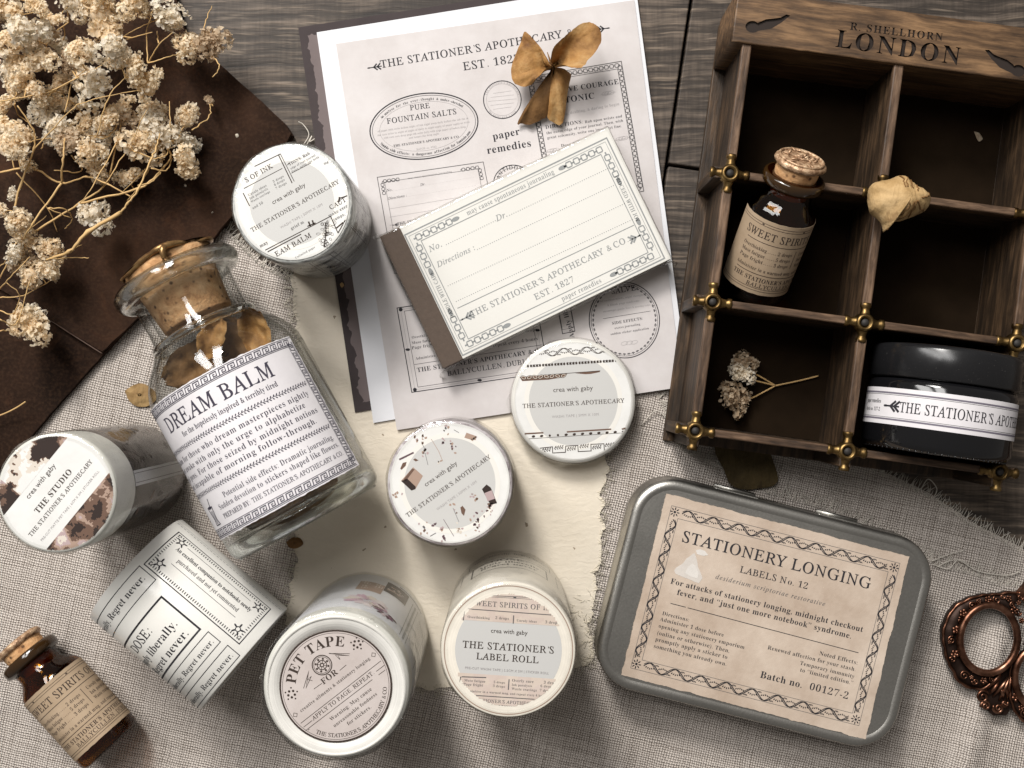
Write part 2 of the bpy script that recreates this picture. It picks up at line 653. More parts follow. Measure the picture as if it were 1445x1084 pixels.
    def leafline(self, p0, p1, h=1.3, col=0, px=False, step=None):
        if px: p0, p1 = self.L(p0), self.L(p1)
        a, b = Vector(p0), Vector(p1); d = b - a; Ln = d.length; t = d / Ln; nn = Vector((-t.y, t.x))
        an = atan2(t.y, t.x)
        pts = []
        n = max(4, int(Ln / (h * 0.7)))
        for i in range(n + 1):
            u = i / n * Ln
            pts.append(tuple(a + t * u + nn * h * 0.1 * sin(i * 1.3)))
        self.line(pts, h * 0.1, col)
        for i in range(n):
            c = a + t * (i + 0.5) * Ln / n
            for sg in (1, -1):
                q = c + nn * sg * h * 0.3 + t * (0.15 * h if sg > 0 else -0.1 * h)
                self.disc(q.x, q.y, h * 0.3, col, 6, h * 0.13, an + sg * 0.85)
    def arrow(self, p, d, ln=3.0, h=1.4, col=0):
        """a little sprig arrow starting at p and pointing along d"""
        t = Vector(d).normalized(); nn = Vector((-t.y, t.x)); p = Vector(p)
        self.line([tuple(p), tuple(p + t * ln)], h * 0.16, col)
        for f in (0.35, 0.62):
            for sg in (1, -1):
                c = p + t * ln * f
                self.line([tuple(c), tuple(c - t * h * 0.55 + nn * sg * h * 0.5)], h * 0.22, col)
        c = p + t * ln
        self.disc(c.x, c.y, h * 0.28, col, 6, h * 0.12, atan2(t.y, t.x))
    def scribble(self, p0, p1, h=0.8, col=0, w=0.12, px=False, seed=1):
        """a row of print too small to read, drawn as broken short words"""
        if px: p0, p1 = self.L(p0), self.L(p1)
        rr = random.Random(seed)
        wd = ["apply", "with", "care", "to", "the", "page", "daily", "and", "write", "ink", "one", "drop", "of", "paper", "at", "night", "before", "letters"]
        a, b = Vector(p0), Vector(p1)
        Ln = (b - a).length; s = ""
        while self.width(s, 'S', 0.03) * h < Ln:
            s = (s + " " + rr.choice(wd)).strip()
        rot = atan2(b.y - a.y, b.x - a.x)
        self.text(s, (a.x + b.x) / 2, (a.y + b.y) / 2, h, 'S', 'C', rot, 0.03, col, Ln)
    def subdivide(self, lim=2.0):
        """split wide triangles so that they follow a curved surface"""
        work = list(zip(self.t, self.m, self.l)); done = []
        while work:
            t, m, ly = work.pop()
            e = [abs(self.v[t[i]][0] - self.v[t[(i + 1) % 3]][0]) for i in range(3)]
            k = e.index(max(e))
            if e[k] <= lim:
                done.append((t, m, ly)); continue
            a, b, c = t[k], t[(k + 1) % 3], t[(k + 2) % 3]
            self.v.append(((self.v[a][0] + self.v[b][0]) / 2, (self.v[a][1] + self.v[b][1]) / 2))
            n = len(self.v) - 1
            work += [((a, n, c), m, ly), ((n, b, c), m, ly)]
        self.t = [d[0] for d in done]; self.m = [d[1] for d in done]; self.l = [d[2] for d in done]
        return self
    # ---- to mesh
    def into(self, mb, mapper, mats_off, d=0.06):
        vs = {}
        base = {}
        out = []; faces = []
        for t, m, ly in zip(self.t, self.m, self.l):
            a, b, c = (self.v[i] for i in t)
            ar = (b[0] - a[0]) * (c[1] - a[1]) - (b[1] - a[1]) * (c[0] - a[0])
            idx = []
            for i in (t if ar > 0 else reversed(t)):
                kk = (i, ly)
                if kk not in base:
                    base[kk] = len(out); out.append(mapper(self.v[i][0], self.v[i][1], d * (1 + ly)))
                idx.append(base[kk])
            faces.append((tuple(idx), m))
        o = len(mb.v)
        mb.v.extend([tuple(p) for p in out])
        for f, m in faces:
            mb.f.append(tuple(i + o for i in f)); mb.m.append(m + mats_off); mb.s.append(False)
        return mb

def flat_map(z0):
    return lambda x, y, d: (x, y, z0 + d)

def cyl_map(R, phi0=0.0, axis_off=0.0):
    """wraps label x around a cylinder lying along +y (label y = along the axis)"""
    return lambda x, y, d: ((R + d) * sin(phi0 + x / R), y + axis_off, (R + d) * cos(phi0 + x / R))

def grid_label(mb, w, h, mapper, nu=40, nv=20, mat=0, rough=0.0, seed=0.0, th=0.15):
    vs = []
    for j in range(nv + 1):
        for i in range(nu + 1):
            u, v = i / nu, j / nv
            x, y = (u - 0.5) * w, (v - 0.5) * h
            if rough:
                if i in (0, nu): x += rough * nz(x * 3, y, seed, 0.6)
                if j in (0, nv): y += rough * nz(x, y * 3, seed, 0.6)
            vs.append((x, y))
    top = [mapper(x, y, 0) for x, y in vs]
    bot = [mapper(x, y, -th) for x, y in vs]
    N = nu + 1
    fs = [(j * N + i, j * N + i + 1, (j + 1) * N + i + 1, (j + 1) * N + i) for j in range(nv) for i in range(nu)]
    mb.add(top, fs, mat, True)
    mb.add(bot, [tuple(reversed(f)) for f in fs], mat, True)
    rim = [i for i in range(N)] + [j * N + nu for j in range(1, nv + 1)] + [nv * N + i for i in range(nu - 1, -1, -1)] + [j * N for j in range(nv - 1, 0, -1)]
    k = len(rim)
    mb.add([top[i] for i in rim] + [bot[i] for i in rim], [(i, k + i, k + (i + 1) % k, (i + 1) % k) for i in range(k)], mat, False)
    return mb

# ------------------------------------------------------------------ materials
def ink_mat(name, c, rough=0.75):
    m, nt, b = new_mat(name, c, rough, spec=0.2)
    return m

INK = ink_mat("black_ink", (0.028, 0.027, 0.032))
INK_BROWN = ink_mat("brown_ink", (0.045, 0.032, 0.026))
INK_GREY = ink_mat("grey_ink", (0.26, 0.27, 0.27))
INK_PALE = ink_mat("pale_ink", (0.30, 0.28, 0.28))
INK_SOFT = ink_mat("soft_ink", (0.11, 0.105, 0.105))

def wood_planks_mat():
    m, nt, b = new_mat("dark_limed_wood", (0.06, 0.05, 0.045), 0.62, spec=0.3)
    # long wavy grain running across, with pale lime left in the pores and a fine cross weave
    v = objco(nt)
    warp = noise(nt, v, 14, 3)
    vx = nd(nt, 'ShaderNodeVectorMath', {0: v, 1: nd(nt, 'ShaderNodeCombineXYZ', {'Y': M(nt, 'MULTIPLY', warp, 0.009)}).outputs[0]}, operation='ADD').outputs[0]
    s1 = nd(nt, 'ShaderNodeMapping', {'Vector': vx, 'Scale': (16, 330, 50)}).outputs[0]
    s2 = nd(nt, 'ShaderNodeMapping', {'Vector': vx, 'Scale': (70, 900, 50)}).outputs[0]
    s3 = nd(nt, 'ShaderNodeMapping', {'Vector': v, 'Scale': (800, 60, 50)}).outputs[0]
    g1 = noise(nt, s1, 1.0, 5, 0.6); g2 = noise(nt, s2, 1.0, 3, 0.6); g3 = noise(nt, s3, 1.0, 2, 0.5)
    big = noise(nt, v, 9, 3)
    grain = M(nt, 'ADD', M(nt, 'MULTIPLY', g1, 0.62), M(nt, 'ADD', M(nt, 'MULTIPLY', g2, 0.3), M(nt, 'MULTIPLY', g3, 0.12)))
    st = noise(nt, nd(nt, 'ShaderNodeMapping', {'Vector': vx, 'Scale': (45, 640, 50)}).outputs[0], 1.0, 3, 0.6)
    base = ramp(nt, grain, [(0.36, (0.018, 0.0155, 0.014)), (0.5, (0.05, 0.042, 0.036)), (0.6, (0.115, 0.097, 0.082)), (0.74, (0.26, 0.22, 0.185))])
    base = mixc(nt, ramp(nt, st, [(0.58, 0.0), (0.70, 0.6)]), base, (0.29, 0.245, 0.20))
    base = mixc(nt, ramp(nt, st, [(0.30, 0.75), (0.40, 0.0)]), base, (0.014, 0.012, 0.012))
    tone = mixc(nt, ramp(nt, big, [(0.35, 0.0), (0.65, 1.0)]), (0.78, 0.74, 0.71), (1.08, 0.98, 0.88))
    setc(nt, b, mixc(nt, 1.0, base, tone, 'MULTIPLY'))
    bump(nt, b, grain, 0.5, 0.0008)
    return m

def linen_mat():
    m, nt, b = new_mat("linen_weave", (0.4, 0.37, 0.33), 0.9, spec=0.1)
    v = objco(nt, rot=(0, 0, radians(13)))
    wob = nd(nt, 'ShaderNodeTexNoise', {'Vector': v, 'Scale': 90.0, 'Detail': 2.0})
    off = nd(nt, 'ShaderNodeVectorMath', {0: wob.outputs['Color'], 1: (0.5, 0.5, 0.5)}, operation='SUBTRACT').outputs[0]
    off = nd(nt, 'ShaderNodeVectorMath', {0: off, 'Scale': 0.0016}, operation='SCALE').outputs[0]
    vv = nd(nt, 'ShaderNodeVectorMath', {0: v, 1: off}, operation='ADD').outputs[0]
    sp = nd(nt, 'ShaderNodeSeparateXYZ', {0: vv})
    per = 0.00084
    sx = M(nt, 'SINE', M(nt, 'MULTIPLY', sp.outputs[0], pi / per))
    sy = M(nt, 'SINE', M(nt, 'MULTIPLY', sp.outputs[1], pi / per))
    ax = M(nt, 'ABSOLUTE', sx); ay = M(nt, 'ABSOLUTE', sy)
    sel = M(nt, 'GREATER_THAN', M(nt, 'MULTIPLY', sx, sy), 0.0)
    # over-thread height: warp in one cell, weft in the next
    h = M(nt, 'ADD', M(nt, 'MULTIPLY', ax, sel), M(nt, 'MULTIPLY', ay, M(nt, 'SUBTRACT', 1.0, sel)))
    lowp = M(nt, 'MULTIPLY', ax, ay)
    # threads differ in thickness and tone along their length
    t1 = noise(nt, nd(nt, 'ShaderNodeMapping', {'Vector': v, 'Scale': (925, 28, 1)}).outputs[0], 1.0, 2)
    t2 = noise(nt, nd(nt, 'ShaderNodeMapping', {'Vector': v, 'Scale': (28, 925, 1)}).outputs[0], 1.0, 2)
    tt = M(nt, 'ADD', M(nt, 'MULTIPLY', t1, sel), M(nt, 'MULTIPLY', t2, M(nt, 'SUBTRACT', 1.0, sel)))
    hh = M(nt, 'ADD', M(nt, 'MULTIPLY', h, 0.75), M(nt, 'MULTIPLY', M(nt, 'SUBTRACT', tt, 0.5), 1.25))
    col = ramp(nt, hh, [(0.06, (0.17, 0.138, 0.114)), (0.32, (0.415, 0.37, 0.332)), (0.66, (0.685, 0.63, 0.582))])
    big = noise(nt, v, 12, 3)
    setc(nt, b, mixc(nt, 1.0, col, mixc(nt, big, (0.86, 0.85, 0.84), (1.04, 1.02, 1.0)), 'MULTIPLY'))
    bump(nt, b, M(nt, 'ADD', hh, M(nt, 'MULTIPLY', lowp, 0.3)), 0.7, 0.0006)
    return m

def leather_mat():
    m, nt, b = new_mat("brown_suede_leather", (0.022, 0.011, 0.007), 0.85, spec=0.12)
    v = objco(nt)
    f = noise(nt, v, 22, 5, 0.65); g = noise(nt, v, 900, 3); s = noise(nt, v, 60, 6, 0.75, 0.8)
    c = ramp(nt, f, [(0.3, (0.007, 0.0035, 0.002)), (0.52, (0.022, 0.0105, 0.006)), (0.72, (0.046, 0.022, 0.012))])
    c = mixc(nt, ramp(nt, s, [(0.56, 0.0), (0.78, 0.6)]), c, (0.085, 0.036, 0.017))
    setc(nt, b, mixc(nt, M(nt, 'MULTIPLY', ramp(nt, g, [(0.45, 0.0), (0.7, 1.0)]), 0.35), c, (0.06, 0.032, 0.018)))
    bump(nt, b, M(nt, 'ADD', g, M(nt, 'MULTIPLY', f, 2.0)), 0.35, 0.0006)
    return m

def handmade_mat():
    m, nt, b = new_mat("handmade_fibre_paper", (0.62, 0.56, 0.44), 0.88, spec=0.15)
    v = objco(nt)
    f = noise(nt, v, 35, 6, 0.7); g = noise(nt, v, 420, 4)
    c = mixc(nt, f, (0.64, 0.565, 0.45), (0.77, 0.705, 0.60))
    # husk flecks and fine fibres
    vd = nd(nt, 'ShaderNodeVectorMath', {0: v, 1: nd(nt, 'ShaderNodeVectorMath', {0: nd(nt, 'ShaderNodeTexNoise', {'Vector': v, 'Scale': 300.0}).outputs['Color'], 'Scale': 0.004}, operation='SCALE').outputs[0]}, operation='ADD').outputs[0]
    vo = nd(nt, 'ShaderNodeTexVoronoi', {'Vector': nd(nt, 'ShaderNodeMapping', {'Vector': vd, 'Scale': (120, 230, 1)}).outputs[0], 'Scale': 1.0, 'Randomness': 1.0})
    sz = M(nt, 'MULTIPLY', nd(nt, 'ShaderNodeSeparateColor', {0: vo.outputs['Color']}).outputs[0], 0.17)
    fl = M(nt, 'LESS_THAN', vo.outputs['Distance'], M(nt, 'SUBTRACT', sz, 0.06))
    c = mixc(nt, M(nt, 'MULTIPLY', fl, 0.75), c, (0.19, 0.13, 0.075))
    fb = noise(nt, nd(nt, 'ShaderNodeMapping', {'Vector': vd, 'Scale': (90, 650, 1), 'Rotation': (0, 0, 0.7)}).outputs[0], 1.0, 3)
    c = mixc(nt, ramp(nt, fb, [(0.66, 0.0), (0.78, 0.4)]), c, (0.80, 0.76, 0.66))
    setc(nt, b, c)
    bump(nt, b, M(nt, 'ADD', g, M(nt, 'MULTIPLY', fb, 1.2)), 0.3, 0.0006)
    return m

def dark_wood_mat(name, c0, c1, c2, rot=0.0, long=(30, 900, 900), rough=0.55):
    m, nt, b = new_mat(name, c1, rough, spec=0.35)
    v = objco(nt)
    w = noise(nt, v, 40, 3)
    vx = nd(nt, 'ShaderNodeVectorMath', {0: v, 1: nd(nt, 'ShaderNodeCombineXYZ', {'X': M(nt, 'MULTIPLY', w, 0.002), 'Y': M(nt, 'MULTIPLY', w, 0.003), 'Z': M(nt, 'MULTIPLY', w, 0.002)}).outputs[0]}, operation='ADD').outputs[0]
    g = noise(nt, nd(nt, 'ShaderNodeMapping', {'Vector': vx, 'Scale': long, 'Rotation': (0, 0, rot)}).outputs[0], 1.0, 5, 0.65)
    p = noise(nt, v, 45, 4, 0.6)
    gg = M(nt, 'ADD', M(nt, 'MULTIPLY', g, 0.7), M(nt, 'MULTIPLY', p, 0.3))
    setc(nt, b, ramp(nt, gg, [(0.36, c0), (0.5, c1), (0.64, c2)]))
    bump(nt, b, g, 0.45, 0.0006)
    return m

WOOD_TABLE = wood_planks_mat()
LINEN = linen_mat()
LEATHER = leather_mat()
HANDMADE = handmade_mat()
THREAD = plain("linen_thread", (0.55, 0.51, 0.45), 0.9, var=0.25, scale=300, bs=0)
W_LIGHT = paper_mat("white_smooth_paper", (0.64, 0.645, 0.67), (0.70, 0.705, 0.73), 30, 0.6, 0.03)
W_PRINT = paper_mat("aged_print_paper", (0.51, 0.475, 0.465), (0.60, 0.57, 0.565), 45, 0.7, 0.05)
W_LABEL = paper_mat("white_label_paper", (0.66, 0.635, 0.655), (0.75, 0.73, 0.745), 60, 0.65, 0.05)
KRAFT = paper_mat("kraft_label_paper", (0.33, 0.24, 0.155), (0.43, 0.325, 0.225), 80, 0.75, 0.1)
AGED = paper_mat("aged_cream_label", (0.43, 0.335, 0.26), (0.62, 0.52, 0.43), 38, 0.75, 0.25)

# ------------------------------------------------------------------ table
def tabletop():
    mb = MB()
    th = radians(-8.5)
    # board seams follow the photo: one long seam right of the paper sheets, a butt joint below it
    ux = Vector((cos(th), sin(th))); uy = Vector((-sin(th), cos(th)))
    o = Vector(P(941, 232, 0))
    def board(a0, a1, b0, b1):
        c = o + ux * (a0 + a1) / 2 + uy * (b0 + b1) / 2
        w, h = a1 - a0, b1 - b0
        def fn(i):
            return [tuple(c + ux * p[0] + uy * p[1]) for p in rrect(w - 2 * i, h - 2 * i, 0.6, 2)]
        mb.prism(fn, -12, 0, 0.5, 0)
    g = 0.55
    board(g, 170, g, 190)
    board(-260, -g, -60, 190)
    board(g, 170, -150, -g)
    board(-400, -260 - 2 * g, -150, 190)
    board(-260, -g, -300, -60 - 2 * g)
    board(g, 170, -300, -150 - 2 * g)
    board(170 + 2 * g, 330, -300, 190)
    board(-400, -260 - 2 * g, -300, -150 - 2 * g)
    mb.box(-340, -300, -26, 340, 300, -12.5, 0)
    return tag(mb.build("tabletop", WOOD_TABLE), kind='structure')
tabletop()

# ------------------------------------------------------------------ linen cloth
def px_poly(pts, z):
    return [P(x, y, z) for x, y in pts]

def fold_z(x, y):
    """soft folds where nothing rests on the cloth"""
    z = 0.0
    # diagonal crease near the scissors
    a, b = Vector(P(1425, 830, 0)), Vector(P(1355, 1100, 0))
    t = (b - a).normalized(); n = Vector((-t.y, t.x)); q = Vector((x, y)) - a
    d = q.dot(n); s = q.dot(t)
    if s > -5: z += 3.2 * math.exp(-(d / 3.2) ** 2) * min(1, (s + 5) / 25)
    a, b = Vector(P(1250, 1075, 0)), Vector(P(1345, 900, 0))
    t = (b - a).normalized(); n = Vector((-t.y, t.x)); q = Vector((x, y)) - a
    d = q.dot(n); s = q.dot(t)
    if -20 < s < 45: z += 0.9 * math.exp(-(d / 5.0) ** 2) * min(1, (45 - s) / 20)
    # lower left ripples
    w = max(0, min(1, (-80 - x) / 40)) * max(0, min(1, (-55 - y) / 40))
    z += w * 1.5 * (0.5 + 0.5 * sin((x * 0.8 + y) * 0.12 + 1.5 * nz(x, y, 0, 0.02)))
    w = max(0, min(1, (y + 122) / -14)) if y < -122 else 0
    z += w * 0.8 * (0.5 + 0.5 * sin(x * 0.11 + 1.0))
    return z

def fringe(mb, path, n, ln, out_dir=1, z=0.6, seed=0, rad=0.13, mess=1.0):
    rr = random.Random(seed)
    pts = [Vector(p[:2]) for p in path]
    segs = [(a, b, (b - a).length) for a, b in zip(pts, pts[1:])]
    tot = sum(s[2] for s in segs)
    for i in range(n):
        u = (i + rr.random()) / n * tot
        for a, b, l in segs:
            if u <= l: break
            u -= l
        t = (b - a) / l
        nn = Vector((t.y, -t.x)) * out_dir
        p = a + t * u - nn * 1.2
        L = ln * rr.uniform(0.5, 1.25) + 1.2
        d = (nn + t * rr.gauss(0, 0.28 * mess)).normalized()
        c = rr.gauss(0, 0.35 * mess)
        q = [Vector((p.x, p.y, z + 0.15))]
        for k in range(1, 5):
            f = k / 4
            e = p + d * L * f + t * c * f * f * L * 0.5
            q.append(Vector((e.x, e.y, z + 0.1 + rr.uniform(0, 0.5) * sin(pi * f) - 0.25 * f)))
        mb.tube(q, [rad, rad, rad * 0.95, rad * 0.9, rad * 0.6], 4, 0)
    return mb

def cloth():
    root = thing("linen_cloth", "loosely woven grey beige linen cloth with frayed edges spread under everything", "cloth", (0, 0, 0))
    lay = px_poly([(-80, 1180), (-80, 600), (60, 560), (190, 430), (255, 372), (318, 322), (372, 372), (420, 398), (470, 420), (700, 470), (905, 500),
                   (960, 628), (1082, 690), (1165, 713), (1240, 748), (1310, 787), (1380, 808), (1450, 838), (1540, 880), (1540, 1180)], 0.7)
    o = sheet_mesh(jitter_outline(lay, 4.0, 0.5, 1.0), 0.85, 0.5, 3.2, fold_z).build("upper_layer", LINEN, root)
    und = px_poly([(905, 540), (1000, 560), (1130, 610), (1262, 672), (1315, 698), (1371, 736), (1445, 775), (1560, 830), (1560, 960), (1300, 900), (1000, 760), (880, 700)], 0.4)
    sheet_mesh(jitter_outline(und, 4.0, 0.4, 2.0), 0.35, 0.3, 0).build("under_layer", LINEN, root)
    fr = MB(); fr2 = MB(); fr3 = MB(); fr4 = MB()
    fringe(fr, px_poly([(960, 630), (1082, 692), (1165, 715), (1240, 750), (1310, 789), (1380, 810), (1450, 840)], 1), 230, 3.8, -1, 0.8, 3)
    fringe(fr2, px_poly([(1225, 655), (1262, 674), (1315, 700), (1371, 738), (1445, 777), (1500, 803)], 0.4), 150, 3.4, -1, 0.3, 4)
    fringe(fr3, px_poly([(318, 324), (372, 374), (420, 400), (470, 422)], 1), 90, 3.4, -1, 0.8, 5)
    fringe(fr4, px_poly([(905, 500), (935, 566), (960, 628)], 1), 60, 3.0, -1, 0.8, 6)
    # loose pulled threads
    rr = random.Random(12)
    for pts in ([(1322, 800), (1350, 790), (1380, 806), (1420, 812), (1440, 806)], [(1315, 792), (1340, 782), (1360, 777)], [(1316, 796), (1338, 803), (1352, 790), (1368, 797)],
                [(1300, 690), (1310, 676), (1322, 690), (1316, 704)], [(905, 600), (925, 580), (940, 590)], [(428, 205), (436, 190), (428, 176), (421, 172)], [(432, 206), (440, 192), (437, 200), (444, 196)]):
        q = smooth_path([P3(x, y, 1.5 + rr.uniform(0, 1.2)) for x, y in pts], 6)
        lt = MB(); lt.tube(q, 0.19, 5, 0); lt.build("loose_thread", THREAD, root)
    for m_ in (fr, fr2, fr3, fr4): m_.build("fringe", THREAD, root)
cloth()

# ------------------------------------------------------------------ leather
def leather():
    root = thing("leather_folder", "dark brown suede leather folder under the dried flowers", "leather folder", P(150, 300, 0) + (1.0,))
    ox, oy = P(150, 300, 0)
    def loc(pts, z): return [(p[0] - ox, p[1] - oy) for p in px_poly(pts, z)]
    low = [(-60, -60), (232, -40), (262, 58), (300, 84), (360, 138), (405, 178), (413, 190), (408, 200), (372, 250), (300, 338), (230, 412), (190, 452), (150, 494), (100, 550), (40, 618), (-60, 720)]
    def fn(i):
        p = loc(low, 4)
        c = (sum(a[0] for a in p) / len(p), sum(a[1] for a in p) / len(p))
        return [(a[0] + (c[0] - a[0]) * i / 60, a[1] + (c[1] - a[1]) * i / 60) for a in p]
    pl = jitter_outline(loc(low, 4), 2.5, 0.35, 4.0)
    mb = sheet_mesh(pl, 2.4, 2.2, 4.5, lambda x, y: 0.35 * nz(x, y, 3, 0.05))
    mb.build("back_panel", LEATHER, root)
    flap = [(-60, -70), (238, -42), (264, 56), (302, 83), (362, 137), (404, 176), (410, 188), (406, 198), (370, 250), (299, 338), (229, 411), (204, 438), (150, 490), (143, 496), (70, 452), (-60, 372)]
    pl2 = jitter_outline(loc(flap, 6), 2.5, 0.35, 7.0)
    mb = sheet_mesh(pl2, 4.4, 1.9, 3.0, lambda x, y: 0.8 * nz(x, y, 8, 0.045) + 0.25 * nz(x, y, 2, 0.16))
    mb.build("flap", LEATHER, root)
    # worn pale cut edge of the flap
    ed = MB()
    pts = [(p[0], p[1], 4.3) for p in loc([(143, 499), (110, 478), (70, 452), (20, 418)], 6)]
    ed.tube(smooth_path(pts, 8), 0.22, 6, 0)
    ed.build("cut_edge", plain("worn_leather_edge", (0.085, 0.05, 0.035), 0.7, var=0.4, scale=250), root)
leather()

# ------------------------------------------------------------------ handmade paper
def handmade():
    poly = px_poly([(408, 360), (425, 560), (412, 700), (418, 790), (408, 850), (402, 880), (470, 930), (590, 968), (612, 976), (634, 968), (700, 955), (790, 945), (838, 932),
                    (832, 880), (838, 850), (846, 790), (852, 740), (848, 700), (858, 660), (850, 600), (830, 540), (700, 470), (560, 400)], 1.5)
    root = thing("handmade_paper", "cream handmade paper with husk flecks and deckled fibrous edges", "paper", (0, 0, 0))
    ol = jitter_outline(poly, 1.2, 1.6, 11.0, 1.2)
    sheet_mesh(ol, 1.55, 0.45, 6.0, lambda x, y: 0.15 * nz(x, y, 1, 0.06)).build("sheet", HANDMADE, root)
    mb = MB()
    rr = random.Random(5)
    n = len(ol)
    c = Vector((sum(p[0] for p in ol) / n, sum(p[1] for p in ol) / n))
    for i in range(n):
        for k in range(2):
            p = Vector(ol[i]); a = Vector(ol[(i + 3) % n]) - Vector(ol[i - 3])
            if a.length < 1e-6: continue
            a.normalize(); nn = Vector((a.y, -a.x))
            if nn.dot(p - c) < 0: nn = -nn
            L = rr.uniform(0.8, 3.4)
            b = p + nn * L + a * rr.gauss(0, 1.4)
            mid = (p + b) / 2 + a * rr.gauss(0, 0.8)
            p2 = p - nn * 1.5
            mb.tube(smooth_path([(p2.x, p2.y, 1.5), (mid.x, mid.y, 1.5 + rr.uniform(0, .5)), (b.x, b.y, 1.15)], 3), rr.uniform(0.05, 0.12), 3, 0)
    # ragged second ply showing at the lower right corner
    for k in range(60):
        p = Vector(P(rr.uniform(796, 842), rr.uniform(840, 935), 1.5))
        d = Vector((rr.gauss(0, 1), rr.gauss(0, 1))) * 2.0
        mb.tube([(p.x, p.y, 1.7), (p.x + d.x * .5 + rr.gauss(0, .4), p.y + d.y * .5, 1.9), (p.x + d.x, p.y + d.y, 1.65)], 0.07, 3, 0)
    mb.build("fibres", plain("paper_fibre", (0.66, 0.61, 0.50), 0.9, bs=0), root)
handmade()

# ------------------------------------------------------------------ paper sheets
def dark_card():
    c = (610, 300)
    root = thing("dark_card", "dark purple brown card with watercolour stained border, lowest of the paper pile", "card", P(*c, 1.9) + (1.75,))
    ox, oy = P(*c, 1.9)
    poly = [(p[0] - ox, p[1] - oy) for p in px_poly([(421, 39), (880, -32), (960, 508), (501, 582)], 1.9)]
    mb = sheet_mesh(poly, 0.3, 0.3)
    m, nt, b = new_mat("stained_card", (0.1, 0.08, 0.08), 0.8, spec=0.2)
    f = noise(nt, objco(nt), 40, 6, 0.6)
    setc(nt, b, mixc(nt, f, (0.115, 0.09, 0.09), (0.20, 0.165, 0.16)))
    dk, nt, b = new_mat("stained_card_border", (0.045, 0.035, 0.036), 0.8, spec=0.2)
    f = noise(nt, objco(nt), 70, 5, 0.6)
    setc(nt, b, mixc(nt, f, (0.035, 0.027, 0.028), (0.07, 0.056, 0.056)))
    ink = Ink()
    inner = [(p[0] - ox, p[1] - oy) for p in px_poly([(430, 46), (874, -22), (950, 500), (508, 573)], 1.9)]
    cx = sum(p[0] for p in inner) / 4; cy = sum(p[1] for p in inner) / 4
    rag = jitter_outline(inner, 0.8, 1.5, 21.0, 0.8)
    rag = [(cx + (x - cx) * 0.985, cy + (y - cy) * 0.985) for x, y in rag]
    ink.poly(rag, 0)
    rag2 = [(cx + (x - cx) * 0.98, cy + (y - cy) * 0.98) for x, y in jitter_outline(inner, 0.8, 1.5, 21.0, 0.8)]
    ink.into(mb, flat_map(0.3), 1, 0.02)
    mb.build("card_sheet", [dk, m], root)
dark_card()

def white_sheet():
    c = (690, 290)
    ox, oy = P(*c, 2.2)
    poly = [(p[0] - ox, p[1] - oy) for p in px_poly([(447, 46), (896, -26), (968, 520), (527, 597)], 2.2)]
    o = sheet_mesh(poly, 0.28, 0.28, 8.0, lambda x, y: 0.05 * nz(x, y, 4, 0.05)).build("white_sheet", W_LIGHT, None, (ox, oy, 2.1))
    tag(o, "plain white paper sheet with its blank left margin showing beside the printed sheet", "paper sheet")
white_sheet()

